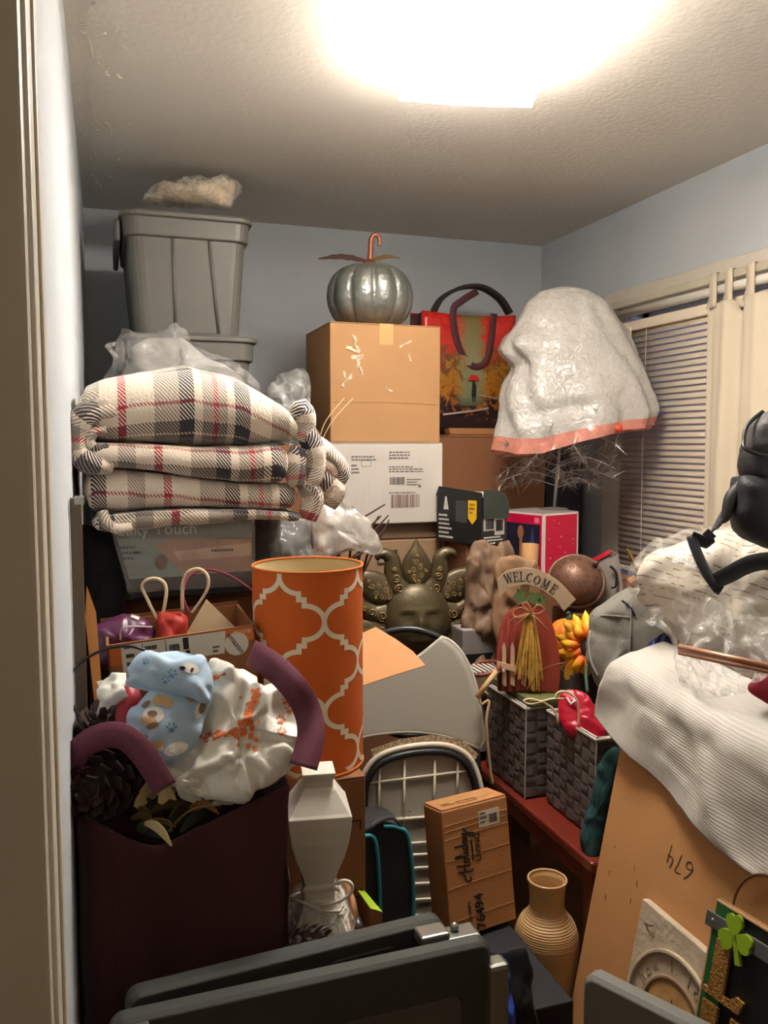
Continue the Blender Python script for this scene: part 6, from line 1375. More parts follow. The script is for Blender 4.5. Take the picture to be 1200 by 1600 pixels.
GL = {'W': ([((0, 1), (.27, 0)), ((.5, .95), (.74, 0))], [((.27, 0), (.5, .9)), ((.74, 0), (1.0, 1)), ((-.12, 1), (.16, 1)), ((.86, 1), (1.1, 1))], 1.0),
      'E': ([((.2, 0), (.2, 1))], [((0, 1), (.8, 1)), ((0, 0), (.82, 0)), ((.2, .52), (.6, .52)), ((.79, 1), (.79, .76)), ((.81, 0), (.81, .26)), ((.59, .65), (.59, .38))], .82),
      'L': ([((.2, 0), (.2, 1))], [((0, 1), (.42, 1)), ((0, 0), (.8, 0)), ((.79, 0), (.79, .28))], .8),
      'C': ([((.22, .78), (.1, .5)), ((.1, .5), (.22, .22))], [((.22, .78), (.5, 1)), ((.5, 1), (.8, .86)), ((.8, .98), (.8, .7)), ((.22, .22), (.5, 0)), ((.5, 0), (.82, .2))], .85),
      'O': ([((.2, .78), (.08, .5)), ((.08, .5), (.2, .22)), ((.75, .78), (.87, .5)), ((.87, .5), (.75, .22))], [((.2, .78), (.48, 1)), ((.48, 1), (.75, .78)), ((.2, .22), (.48, 0)), ((.48, 0), (.75, .22))], .95),
      'M': ([((.12, 0), (.16, 1)) if False else ((.16, 1), (.5, .1)), ((.86, 0), (.86, 1))], [((.12, 0), (.12, 1)), ((.5, .1), (.86, 1)), ((0, 0), (.25, 0)), ((.72, 0), (1.0, 0)), ((0, 1), (.2, 1)), ((.84, 1), (1.0, 1))], 1.0)}
NAVY = mat('dark_letter_paint', (40, 34, 40), 0.6)
for ch, (px, py), rot, wpx in zip('WELCOME', ((794, 903), (805.5, 901), (815.5, 900.5), (826, 902), (838.5, 906), (851.5, 912), (864, 920)), (16, 8, 2, -8, -18, -27, -34), (11, 8.5, 8, 9, 10.5, 11, 8.5)):
    c = s2(px, py); e = s2(px + wpx, py); sc_ = (e[0] - c[0]); hgt = 0.024 * 1.05; thick, thin, wd = GL[ch]
    polys = []
    for seg, w in [(q, .21) for q in thick] + [(q, .085) for q in thin]: polys += strip2(list(seg), w)
    polys = [[((x - wd / 2) * sc_ / wd, (y - 0.5) * hgt) for x, y in p] for p in polys]
    flatprint('letter', polys, fG @ Matrix.Translation((c[0], c[1], 0.012)) @ Matrix.Rotation(math.radians(rot), 4, 'Z'), NAVY, ws, 0.0003)
obj('vine', MB().tube(cr([fG @ Vector((*s2(x, y), 0.022)) for x, y in ((822, 1075), (834, 1058), (845, 1045), (868, 1036), (880, 1034))], 5), 0.0018, 6), mat('brown_vine', (120, 74, 54), 0.7), ws, smooth=True)

# orange pumpkin, sunflower, bronze pot, gift bag, finial
ORP = mat('orange_pumpkin_skin', (222, 128, 40), 0.45, bump=0.15, bscale=30, var=0.12, vscale=20)
pc = P(889, 1000, 2.45); pc.z = 0.8005
op = thing('orange_pumpkin', 'small orange artificial pumpkin behind the sunflower', 'pumpkin', pc)
prof = [(max(0.006, 0.060 * math.cos(-PI / 2 + PI * k / 16) ** 0.55), 0.064 + 0.064 * math.sin(-PI / 2 + PI * k / 16)) for k in range(17)]
obj('body', MB().lathe(prof, 80, Matrix.Translation(pc), lambda t, z: 0.88 + 0.12 * abs(math.sin(t * 4.5)) ** 0.6), ORP, op, smooth=True)
obj('stem', MB().tube(cr([pc + Vector(p) for p in ((0, 0, 0.122), (0, 0, 0.138), (-0.006, 0, 0.15))], 4), [0.010] * 5 + [0.006] * 4, 8), mat('green_stem', (58, 84, 58), 0.6), op, smooth=True)
fc_ = P(922, 1012, 2.33); fn_ = Vector((-0.55, -0.75, 0.15)).normalized(); fx_ = fn_.cross(Vector((0, 0, 1))) * -1; fF = fr(fc_, fx_, fn_.cross(fx_))
sf = thing('sunflower', 'artificial sunflower with yellow orange petals beside the welcome sign', 'flower', fc_)
def petalmat():
    m, n, b = node_mat('sunflower_petal', 0.6); u = n.nodes.new('ShaderNodeUVMap'); s = n.nodes.new('ShaderNodeSeparateXYZ'); n.links.new(u.outputs[0], s.inputs[0])
    r = n.nodes.new('ShaderNodeValToRGB'); e = r.color_ramp.elements; e[0].color = (*lin((196, 62, 10)), 1); e[0].position = 0.05; e[1].color = (*lin((250, 186, 34)), 1); e[1].position = 0.75; q = e.new(0.35); q.color = (*lin((236, 110, 16)), 1)
    n.links.new(s.outputs[0], r.inputs[0]); n.links.new(r.outputs[0], b.inputs[0]); return m
PET = petalmat()
for ringi, (cnt, L, wd, lift, a0) in enumerate(((15, 0.088, 0.026, 0.012, 0.0), (13, 0.070, 0.024, 0.030, 0.2))):
    for k in range(cnt):
        a = a0 + 2 * PI * k / cnt + 0.08 * math.sin(k * 5); d = Vector((math.cos(a), math.sin(a), 0)); t = Vector((-d.y, d.x, 0)); rows, uv = [], []
        for i in range(7):
            s = i / 6; wv_ = wd * (0.35 + 0.65 * math.sin(PI * min(1, 0.15 + 0.75 * s))) * (1 if s < 0.99 else 0.1) * (1 - 0.9 * max(0, (s - .8) / .2) ** 1.5); cz = lift * math.sin(PI * s * 0.8) - 0.03 * s * s + 0.006 * math.sin(k * 3 + s * 4)
            rows.append([fF @ (d * (0.016 + L * s) + t * wv_ * v / 2 + Vector((0, 0, cz - 0.003 * v * v))) for v in (-1, 0, 1)]); uv.append([(s, v) for v in (0, .5, 1)])
        obj('petal', MB().grid(rows, uvs=uv), PET, sf, smooth=True, solid=0.0008)
obj('seed_disc', MB().ell(fF @ Vector((0, 0, 0.008)), (0.027, 0.027, 0.012), 20, 9, fF.to_3x3()), mat('dark_seed', (36, 24, 20), 0.9, bump=0.8, bscale=200), sf, smooth=True)
obj('stem', MB().tube(cr([fF @ Vector((0, 0, -0.004)), fF @ Vector((0, -0.02, -0.03)), P(916, 1050, 2.26), P(918, 1082, 2.22)], 5), 0.005, 8), MATS['green_stem'], sf, smooth=True)
leafpath((885, 1062, 2.33), (896, 1030, 2.33), .03, mat('amber_leaf', (206, 140, 30), 0.6), sf, 0, 0)

BP = mat('antique_copper', (106, 72, 54), 0.42, 0.35, bump=0.25, bscale=120, var=0.15, vscale=20); BPD = mat('etched_mark', (66, 40, 32), 0.6)
dc = P(900, 908, 2.58); dn2 = Vector((-0.42, -0.80, 0.48)).normalized(); dx_ = dn2.cross(Vector((0, 0, 1))) * -1; fD = fr(dc, dx_, dn2.cross(dx_))
bp_ = thing('bronze_pot', 'round etched copper coloured pot lid, tilted, by the red gift box', 'pot', dc + Vector((0, 0.03, -0.09)))
obj('domed_lid', MB().lathe([(0.080 * math.cos(a), 0.062 * math.sin(a)) for a in [PI / 2 * k / 12 for k in range(12)]] + [(0.002, 0.062)], 48, fD), BP, bp_, smooth=True)
obj('rim', MB().tube([fD @ Vector((0.084 * math.cos(2 * PI * k / 48), 0.084 * math.sin(2 * PI * k / 48), 0.0)) for k in range(48)], 0.0065, 8, closed=True), BP, bp_, smooth=True)
obj('knob', MB().tube([fD @ Vector((0.052, 0.038, 0.034)), fD @ Vector((0.062, 0.048, 0.048))], [0.010, 0.007], 10), mat('dark_knob', (52, 40, 34), 0.5), bp_, smooth=True)
obj('bowl', MB().lathe([(0.020, -0.085), (0.055, -0.07), (0.075, -0.04), (0.082, -0.004)], 40, fD), mat('dark_bowl', (58, 36, 30), 0.45, 0.3), bp_, smooth=True)
mb = MB(); rp = random.Random(3)
for ring_ in (0.03, 0.058):
    for k in range(9 if ring_ < 0.05 else 14):
        a = 2 * PI * k / (9 if ring_ < 0.05 else 14) + rp.uniform(-.1, .1); z = 0.062 * math.sqrt(max(0, 1 - (ring_ / 0.08) ** 2)); c = Vector((ring_ * math.cos(a), ring_ * math.sin(a), z + 0.0005)); nn = Vector((c.x / 0.0064, c.y / 0.0064, c.z / 0.0038)).normalized(); t1 = nn.orthogonal().normalized(); t2 = nn.cross(t1)
        for q in range(5):
            b = 2 * PI * q / 5; mb.ell(fD @ (c + t1 * 0.005 * math.cos(b) + t2 * 0.005 * math.sin(b)), (0.0022, 0.0022, 0.0012), 6, 4, fD.to_3x3() @ fr((0, 0, 0), t1, t2).to_3x3())
obj('etched_marks', mb, BPD, bp_, kind='stuff')
gg = thing('grey_gift_bag', 'grey gift bag with black handles and crimson lining, behind the bronze pot', 'bag', P(952, 905, 2.62))
GG = mat('grey_gift_paper', (134, 124, 116), 0.6); c_00, c_10, c_11, c_01 = P(933, 962, 2.62), P(976, 945, 2.58), P(966, 866, 2.58), P(932, 884, 2.62); back_ = Vector((0.03, 0.09, 0))
obj('front_panel', MB().add([c_00, c_10, c_11, c_01], [(0, 1, 2, 3)]), GG, gg, solid=0.002)
obj('back_panel', MB().add([p + back_ for p in (c_00, c_10, c_11, c_01)], [(0, 1, 2, 3)]), GG, gg, solid=0.002)
obj('side_panel', MB().add([c_00, c_00 + back_, c_01 + back_, c_01], [(0, 1, 2, 3)]), GG, gg, solid=0.002)
obj('side_panel', MB().add([c_10, c_10 + back_, c_11 + back_, c_11], [(0, 1, 2, 3)]), GG, gg, solid=0.002)
obj('crimson_lining', MB().add([c_01 + back_ * .92 - ZZ * .01, c_11 + back_ * .92 - ZZ * .01, c_11 + back_ * .95 + ZZ * .004, c_01 + back_ * .95 + ZZ * .006], [(0, 1, 2, 3)]), RGB_, gg, solid=0.002)
for pts in ([(936, 888), (940, 905), (937, 915)], [(953, 884), (963, 896), (962, 915), (955, 918)]): obj('handle', MB().ribbon(cr([P(x, y, 2.575) for x, y in pts], 5), RT, 0.008, 0.002), BLACKPL, gg, smooth=True)
gf = thing('gold_finial', 'slender gold leaf shaped finial rising behind the clear bedding bag', 'ornament', P(1000, 930, 2.2))
pth = cr([P(979, 856, 2.2), P(984, 866, 2.2), P(992, 884, 2.2), P(998, 898, 2.2), P(1004, 930, 2.2), P(1010, 1000, 2.2)], 4); n = len(pth)
obj('leaf_blade', MB().tube(pth, [0.0015 + 0.011 * max(0, math.sin(PI * min(1, i / (n * 0.62)))) + 0.003 * (i > n * .5) for i in range(n)], 8, flat=0.4), mat('polished_gold', (176, 140, 66), 0.25, 0.9), gf, smooth=True)
obj('socket', MB().tube([P(984, 912, 2.22), P(994, 905, 2.22)], 0.014, 10), CARD2, gf)

# ------------------------------------------------------------ tinsel tree under its plastic bag
TB = P(866, 789, 3.18); TB.z = RC.z + 0.0032
tt = thing('tinsel_tree', 'silver tinsel tree standing on the red gift box', 'tree', TB)
SIL = mat('silver_tinsel', (158, 148, 140), 0.35, 0.6); TRK = mat('silver_trunk', (150, 142, 138), 0.45, 0.5)
obj('base', MB().lathe([(0.055, 0), (0.05, 0.004), (0.012, 0.008)], 24, Matrix.Translation(TB)), mat('base_grey', (110, 104, 100), 0.5), tt)
top = P(888, 470, 3.18)
obj('trunk', MB().tube([TB, TB.lerp(top, 0.3) + Vector((0.005, 0, 0)), top], [0.007, 0.006, 0.003], 8), TRK, tt, smooth=True)
rp = random.Random(21)
for k in range(36):
    lvl = (0.10 + 0.22 * k / 18 if k < 18 else 0.32 + 0.6 * (k - 18) / 18) ; a = k * 2.4; L = (0.25 if lvl < 0.33 else 0.20 * (1.12 - lvl) / 0.7) * rp.uniform(.85, 1.1)
    s = TB.lerp(top, lvl); d = Vector((math.cos(a), math.sin(a), 0)); tip = s + d * L + Vector((0, 0, (-0.055 * rp.random() if lvl < .33 else -.02)))
    br_ = cr([s, s + d * L * .5 + Vector((0, 0, 0.025)), tip], 4)
    o = obj('branch', MB().tube(br_, 0.0018, 4), TRK, tt)
    mb = MB()
    for q in range(110 if lvl < .34 else 12):
        t = rp.uniform(.25, 1.0); p = br_[min(len(br_) - 1, int(t * (len(br_) - 1)))]; dr = (d * rp.uniform(.2, 1.2) + Vector((rp.gauss(0, .5), rp.gauss(0, .5), rp.gauss(-.15, .5)))).normalized() * rp.uniform(.03, .075)
        sd = dr.cross(Vector((rp.random(), rp.random(), rp.random()))).normalized() * 0.0009
        mb.add([p - sd, p + sd, p + dr], [(0, 1, 2)])
    obj('needles', mb, SIL, o, kind='stuff')

pbm = film('white_bag_film', (226, 222, 214), 0.94, 0.27, 34, trans=0.3, streak=0.05, bump=0.55, det=1.4)
tbg = thing('white_plastic_bag', 'white drawstring bin bag pulled down over the tinsel tree', 'bag', P(890, 560, 3.1))
D0 = 3.2
lv = [(449, 868, 902), (455, 845, 922), (470, 829, 946), (492, 814, 964), (517, 801, 981), (545, 784, 995), (570, 793, 1006), (595, 790, 1014), (622, 783, 1021), (648, 775, 1024), (672, 768, 1019)]
# hem line (px -> y) at the front
def hem(px):
    pts = [(760, 700), (800, 709), (838, 708), (880, 694), (925, 682), (965, 673), (1000, 668), (1020, 664)]
    for (xa, ya), (xb, yb) in zip(pts, pts[1:]):
        if px <= xb: t = max(0, (px - xa) / (xb - xa)); return ya + (yb - ya) * t
    return 664
rows, hemrows = [], []; N = 150; LV = 52
def lev(t):
    x = t * (len(lv) - 1); i = min(len(lv) - 2, int(x)); f_ = x - i; a_, b_2 = lv[i], lv[i + 1]; return [a_[q] + (b_2[q] - a_[q]) * f_ for q in range(3)]
def bagpt(t, j, extra=0.0):
    y, xl0, xr0 = lev(min(1, t)); th = 2 * PI * j / N; cx_ = (xl0 + xr0) / 2; hw = (xr0 - xl0) / 2
    # flat silhouettes: sideways = RT, depth = FH
    sx = math.cos(th); sy = math.sin(th)
    fold = 1 + 0.045 * t * math.sin(th * 5 + 1.2 + t) + 0.03 * t * math.sin(th * 9 + 2.5 * t)
    px_ = cx_ + hw * sx
    yb = hem(px_) if sy < 0 else hem(px_) + 6
    yy = 449 + (y - 449) * (1 + 0) if t < .75 else None
    if t >= .75:
        y75 = lev(.75)[0]; yy = y75 + (yb - y75) * (t - .75) / .25
    dd = D0 + (hw * D0 / F) * (0.52 if sy < 0 else 0.8) * sy * fold
    p = P(px_, yy, D0) + FH * (dd - D0)
    q = p - P(890, yy, D0); q.z = 0
    nn = q.normalized() if q.length > 1e-6 else Vector((0, 0, 1))
    amp = (0.020 if t > .08 else 0.010)
    p = p + nn * (amp * 0.65 * crumple(p, 4.5, 2.0) + 0.0035 * crumple(p, 16, 5.0) + 0.010 * t * math.sin(th * 11 + 5 * noise.noise(p * 3)))
    # pinched pleat on one side, lower front crease
    if sy < 0.4: p = p - nn * 0.035 * math.exp(-((px_ - 800) / 16) ** 2 - ((yy - 575) / 16) ** 2) + nn * 0.030 * math.exp(-((px_ - 812) / 18) ** 2 - ((yy - 538) / 15) ** 2) - nn * 0.022 * math.exp(-((px_ - 852) / 60) ** 2 - ((yy - 645 + (px_ - 852) * .2) / 9) ** 2)
    return p
ts = [k / LV for k in range(LV + 1)]
body_t = ts[:50]
rows = [[bagpt(t, j) for j in range(N)] for t in body_t]
mb = MB().grid(rows, cu=True); mb.f.append(tuple(range(N - 1, -1, -1)))
obj('bag_body', mb, pbm, tbg, smooth=True)
hemr = [[bagpt(t, j) for j in range(N)] for t in ts[49:]]
obj('drawstring_hem', MB().grid(hemr, cu=True), film('pink_hem_film', (240, 158, 138), 0.92, 0.25, 20, trans=0.3, streak=0.06, bump=0.3, det=1.0), tbg, smooth=True)
kn = P(965, 672, D0) - FH * 0.14; kk = min((p for r in hemr for p in r), key=lambda p: (Vector(pix(p)) - Vector((966, 670))).length + (0 if (p - P(890, 670, D0)).dot(FH) < 0 else 1000))
obj('drawstring_knot', MB().ell(kk - FH * 0.004, (0.017, 0.010, 0.014), 12, 7, fn=lambda u: 1 + 0.15 * math.sin(7 * u.x + 5 * u.z)), mat('red_drawstring', (232, 78, 50), 0.35), tbg, smooth=True)
# ------------------------------------------------------------ big flat carton, foam sheet
pn = Vector((-1, 0, 0.197)).normalized(); pp = Vector((0.958, 1.6, 0.0)); pu_ = Vector((0, -1, 0)); pv = Vector((0.197, 0, 1)).normalized()
fP = fr(pp, pu_, pv)            # x towards the doorway, y up the face, z out of the face
def on(px, py, off=0.0): return PN(px, py, pp + pn * off, pn)
def p2(px, py): q = fP.inverted() @ on(px, py); return (q.x, q.y)
LP_, HP_ = 0.468, 0.885
bigc = thing('flat_carton', 'big flat kraft carton leaning beside the bench, numbered by hand', 'box', Vector((1.0, 1.36, 0)))
PK2 = mat('flat_carton_board', (196, 142, 88), 0.75, bump=0.1, bscale=90, var=0.04)
obj('body', MB().box(0, LP_, 0.012, HP_, -0.055, 0, fP), PK2, bigc, bev=0.004)
def scr(strokes, w): return [q for s in strokes for q in strip2([p2(x, y) for x, y in s], w)]
c6 = p2(1063, 1350)
num = [[(.6, 1.05), (.25, .65), (.08, .28), (.28, 0), (.58, .14), (.5, .4), (.14, .34)], [(.92, .95), (1.38, 1.0), (1.25, .6), (1.08, -.05)], [(1.82, 1.0), (1.68, .48), (2.15, .42)], [(2.12, .85), (1.98, -.2)]]
flatprint('handwritten_number', [q for st in num for q in strip2([(c6[0] - (v.x - 1.08) * 0.036, c6[1] - (v.y - .45) * 0.036) for v in cr([Vector((*p, 0)) for p in st], 4)], 0.0024)], fP, mat('pen_brown', (74, 50, 34), 0.7), bigc, 0.0004)
flatprint('scuff_print', scr([[(947, 1398), (946, 1406)], [(953, 1360), (952, 1367)], [(992, 1353), (992, 1362)], [(996, 1376), (995, 1386)], [(986, 1404), (985, 1412)], [(961, 1321), (960, 1324)]], 0.003), fP, mat('scuff_brown', (134, 88, 50), 0.8), bigc, 0.0003)
FOAM = bpy.data.materials.new('foam_sheet'); FOAM.use_nodes = True; nt = FOAM.node_tree; b_ = nt.nodes['Principled BSDF']; b_.inputs['Base Color'].default_value = (*lin((206, 201, 190)), 1); b_.inputs['Roughness'].default_value = 0.5
uvn = nt.nodes.new('ShaderNodeUVMap'); wvt = nt.nodes.new('ShaderNodeTexWave'); wvt.bands_direction = 'Y'; wvt.inputs['Scale'].default_value = 15; wvt.inputs['Distortion'].default_value = 1.5; wvt.inputs['Detail'].default_value = 2; nt.links.new(uvn.outputs[0], wvt.inputs['Vector'])
nzf = nt.nodes.new('ShaderNodeTexNoise'); nzf.inputs['Scale'].default_value = 220; nt.links.new(uvn.outputs[0], nzf.inputs['Vector'])
ad = math_('ADD', wvt.outputs[0], math_('MULTIPLY', nzf.outputs[0], 0.4))
bn = nt.nodes.new('ShaderNodeBump'); bn.inputs['Strength'].default_value = 0.2; bn.inputs['Distance'].default_value = 0.004; nt.links.new(ad, bn.inputs['Height']); nt.links.new(bn.outputs[0], b_.inputs['Normal'])
tl_ = nt.nodes.new('ShaderNodeBsdfTranslucent'); tl_.inputs[0].default_value = (*lin((206, 201, 190)), 1); mx = nt.nodes.new('ShaderNodeMixShader'); mx.inputs[0].default_value = 0.15
nt.links.new(b_.outputs[0], mx.inputs[1]); nt.links.new(tl_.outputs[0], mx.inputs[2]); nt.links.new(mx.outputs[0], nt.nodes['Material Output'].inputs[0])
def back(px, py, dx=0.15, dz=0.02): q = on(px, py, 0.012); return q + Vector((dx, 0.0, dz))
R0 = [back(980, 1022, .10), back(1040, 1048, .10), back(1100, 1078, .10), back(1150, 1100, .1), back(1225, 1135, .1)]
R1 = [on(962, 1032, .022), on(1015, 1062, .022), on(1075, 1100, .022), on(1138, 1140, .022), on(1222, 1185, .022)]
R2 = [on(943, 1062, 0.038), on(1000, 1105, 0.032), on(1066, 1150, 0.028), on(1132, 1195, 0.030), on(1220, 1250, 0.032)]
R3 = [on(932, 1095, 0.030), on(987, 1140, 0.024), on(1056, 1205, 0.024), on(1124, 1262, 0.024), on(1216, 1325, 0.024)]
R4 = [on(928, 1118, 0.024), on(982, 1178, 0.022), on(1046, 1240, 0.020), on(1112, 1316, 0.024), on(1212, 1396, 0.026)]
fsh = sheet([R0, R1, R2, R3, R4], 12, 9, 0.007, 7.0, 3.0, lambda v, u: 0.012 * math.exp(-((u - 0.35 - 0.5 * v) / 0.05) ** 2) * v + 0.006 * math.sin(u * 14 + v * 5) * v)
single('foam_sheet', fsh, FOAM, 'white ribbed foam packing sheet draped over the top of the flat carton', 'foam sheet', smooth=True, solid=0.003)

# plaque leaning on the carton
pq_ = thing('stone_plaque', 'pale stone plaque with carved arch, leaning against the flat carton', 'plaque', on(1040, 1590, 0.02))
STN = mat('cast_stone', (190, 172, 146), 0.85, bump=0.6, bscale=60, var=0.12, vscale=24); STY = mat('ochre_stone', (184, 142, 84), 0.85, bump=0.5, bscale=70, var=0.2, vscale=18)
fQ = fP @ Matrix.Translation((0, 0, 0.0))
a_, b_2 = p2(1015, 1409), p2(1112, 1476); y1 = (a_[1] + b_2[1]) / 2; x0, x1 = a_[0], b_2[0] + 0.05; y0 = y1 - 0.28
obj('slab', MB().box(x0, x1, y0, y1, 0.002, 0.020, fP), STN, pq_, bev=0.003)
ACX, ACY = x0 + 0.145, y0 + 0.10
def arc(r, a0, a1, n=20): return [(ACX + r * math.cos(a0 + (a1 - a0) * k / n), ACY + r * math.sin(a0 + (a1 - a0) * k / n)) for k in range(n + 1)]
def ringseg(r0, r1, a0=0.15, a1=PI - 0.0): return arc(r0, a0, a1) + arc(r1, a1, a0)
def ringb(r0, r1, z0, z1):
    o, i = arc(r1, 0.1, PI), arc(r0, 0.1, PI); mb = MB(); mb.grid([[fP @ Vector((*p, z)) for p in q] for q, z in ((i, z0), (i, z1), (o, z1), (o, z0))]); return mb
obj('arch_moulding', ringb(0.128, 0.136, 0.019, 0.027), STN, pq_, bev=0.002)
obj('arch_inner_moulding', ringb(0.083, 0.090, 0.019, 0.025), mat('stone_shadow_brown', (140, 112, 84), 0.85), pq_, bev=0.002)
obj('ochre_field', MB().prism(arc(0.083, 0.0, PI), 0.0195, 0.0215, fP), STY, pq_)
CRV = mat('carved_lettering', (146, 126, 100), 0.9)
for ch, an in zip('how I love', [math.radians(158 - 13.5 * i) for i in range(10)]):
    if ch == ' ': continue
    text('carved_letter', ch, fP @ Matrix.Translation((ACX + 0.108 * math.cos(an), ACY + 0.108 * math.sin(an), 0.0202)) @ Matrix.Rotation(an - PI / 2, 4, 'Z'), 0.032, CRV, pq_)
obj('wire_hanger', MB().tube(cr([on(1008, 1440, .02), on(1014, 1446, .026), on(1021, 1446, .024)], 4), 0.0016, 6), STEEL, pq_)
obj('crack_mark', MB().tube([fP @ Vector((ACX - 0.01, ACY + 0.05, 0.0216)), fP @ Vector((ACX + 0.002, ACY + 0.01, 0.0216))], 0.0014, 4), INK, pq_)
low = fP @ Vector((x0, y0, 0.01)); carton('low_carton', 'low plain carton on the floor under the stone plaque', 'box', 0.88, 0.952, 1.18, 1.42, 0, low.z - 0.004, CARD3, tape=False, flaps=False)

# round wooden plate and the tall green and black sign
pc_ = on(1206, 1446, 0.03); pl_ = thing('wooden_plate', 'round tan wooden plate behind the shamrock sign', 'plate', pc_)
fpl = fr(pc_, pu_, pv)
obj('dish', MB().lathe([(0.03, -0.012), (0.06, -0.008), (0.078, 0.006), (0.080, 0.010), (0.074, 0.010), (0.05, 0.0), (0.01, -0.003)], 40, fpl), mat('tan_wood', (176, 124, 74), 0.5, var=0.1), pl_, smooth=True)
obj('rim', MB().tube([fpl @ Vector((0.079 * math.cos(2 * PI * k / 40), 0.079 * math.sin(2 * PI * k / 40), 0.009)) for k in range(40)], 0.003, 6, closed=True), mat('dark_wood_rim', (96, 62, 36), 0.5), pl_, smooth=True)
ln = Vector((-1, -0.12, 0.22)).normalized(); lx2 = Vector((0.12, -1, 0)).normalized(); lo = P(1120, 1405, 1.44); fL2 = fr(lo, lx2, ln.cross(lx2))
def l2(px, py): q = fL2.inverted() @ PN(px, py, lo, ln); return (q.x, q.y)
ls = thing('shamrock_sign', 'tall green and black wooden sign with lime shamrock and gold glitter letters', 'sign', Vector((lo.x - 0.05, lo.y - 0.1, 0)))
GRN = mat('sign_green_paint', (30, 96, 46), 0.5, var=0.08); BLK_ = mat('sign_black_paint', (20, 22, 20), 0.5); GOLD = mat('gold_glitter', (180, 132, 66), 0.4, 0.6, bump=1.0, bscale=240, var=0.6, vscale=300); SGOLD = mat('gold_edge_paint', (196, 150, 104), 0.5)
tl2 = l2(1121, 1404); tr2 = l2(1206, 1452); dirx = Vector((tr2[0] - tl2[0], tr2[1] - tl2[1], 0)); bl2_ = l2(1086, 1600); dy = Vector((bl2_[0] - tl2[0], bl2_[1] - tl2[1], 0)).normalized()
dy = Vector((-0.03, -1, 0)).normalized() if abs(dy.x) > 0.4 else dy
wdir = Vector((-dy.y, dy.x, 0)); W_ = 0.145
zdir = (fL2.to_3x3() @ dy).z; Lg = (lo.z - 0.01) / -zdir * 0.985
O_ = Vector((tl2[0], tl2[1], 0)); fS2 = fL2 @ fr(O_, wdir, -dy)
obj('black_board', MB().box(0.0, W_, -Lg, 0, -0.012, 0, fS2), BLK_, ls, bev=0.002)
obj('green_strip', MB().box(0.003, 0.040, -Lg + .001, -0.003, 0.0003, 0.003, fS2), GRN, ls, bev=0.001)
obj('gold_edge', MB().box(0.0, W_, -0.003, 0, -0.012, 0.0035, fS2).box(W_ - 0.003, W_, -Lg, 0, -0.012, 0.0035, fS2).box(0.0, 0.003, -Lg, 0, -0.012, 0.0035, fS2), SGOLD, ls)
def s3(px, py): q = fS2.inverted() @ PN(px, py, lo, ln); return (q.x, q.y)
m0, m1 = s3(1118, 1437), s3(1196, 1488)
met = obj('metal_strip', MB().box(-0.012, W_ + 0.005, m0[1] - 0.014, m0[1] + 0.012, 0.0035, 0.007, fS2 @ Matrix.Rotation(0, 4, 'Z')), mat('galvanised_strip', (116, 118, 114), 0.45, 0.7, var=0.15, vscale=40), ls, bev=0.0015)
for xx in (0.004, W_ - 0.012): obj('screw', MB().ell(fS2 @ Vector((xx, m0[1], 0.0075)), (0.0035, 0.0035, 0.0022), 10, 6, fS2.to_3x3()), STEEL, met, smooth=True)
cx_, cy_ = s3(1156, 1462)
LIME = mat('lime_shamrock_paint', (140, 172, 28), 0.5)
shp = []
for k in range(4): pass
for an in (PI / 2 + .25, PI / 2 + .25 + 2.0, PI / 2 + .25 - 2.0):
    ca = Vector((math.cos(an), math.sin(an), 0)); ta = Vector((-ca.y, ca.x, 0)); c0 = Vector((cx_, cy_, 0))
    heart = [c0 + ca * r + ta * s for r, s in ((0.0, 0.0), (0.012, 0.013), (0.022, 0.0165), (0.031, 0.013), (0.0335, 0.006), (0.031, 0.0), (0.0335, -0.006), (0.031, -0.013), (0.022, -0.0165), (0.012, -0.013))]
    obj('shamrock_leaf', MB().prism([(p.x, p.y) for p in cr(heart, 3, closed=True)][::-1], 0.0075, 0.0135, fS2), LIME, ls)
obj('shamrock_stem', MB().prism([(cx_ - 0.004, cy_), (cx_ + 0.004, cy_), (cx_ + 0.020, cy_ - 0.040), (cx_ + 0.010, cy_ - 0.043)][::-1] if False else [(cx_ + 0.010, cy_ - 0.043), (cx_ + 0.020, cy_ - 0.040), (cx_ + 0.004, cy_), (cx_ - 0.004, cy_)], 0.0075, 0.0135, fS2), LIME, ls)
L0 = m0[1] - 0.022
obj('letter', MB().prism([(0.020, L0), (0.020, L0 - 0.085), (0.010, L0 - 0.085), (0.010, L0 - 0.094), (0.083, L0 - 0.094), (0.090, L0 - 0.072), (0.074, L0 - 0.070), (0.062, L0 - 0.082), (0.050, L0 - 0.082), (0.050, L0)], 0.0035, 0.010, fS2), GOLD, ls)
U0_ = L0 - 0.106
obj('letter', MB().prism([(0.014, U0_), (0.014, U0_ - 0.06), (0.03, U0_ - 0.09), (0.07, U0_ - 0.09), (0.09, U0_ - 0.06), (0.09, U0_), (0.072, U0_), (0.072, U0_ - 0.055), (0.06, U0_ - 0.07), (0.052, U0_ - 0.07), (0.046, U0_ - 0.055), (0.046, U0_)], 0.0035, 0.010, fS2), GOLD, ls)
for q, ch in enumerate('CKY'):
    text('letter', ch, fS2 @ Matrix.Translation((0.06, U0_ - 0.16 - 0.115 * q, 0.0035)), 0.12, GOLD, ls, ext=0.003, bold=0.003)

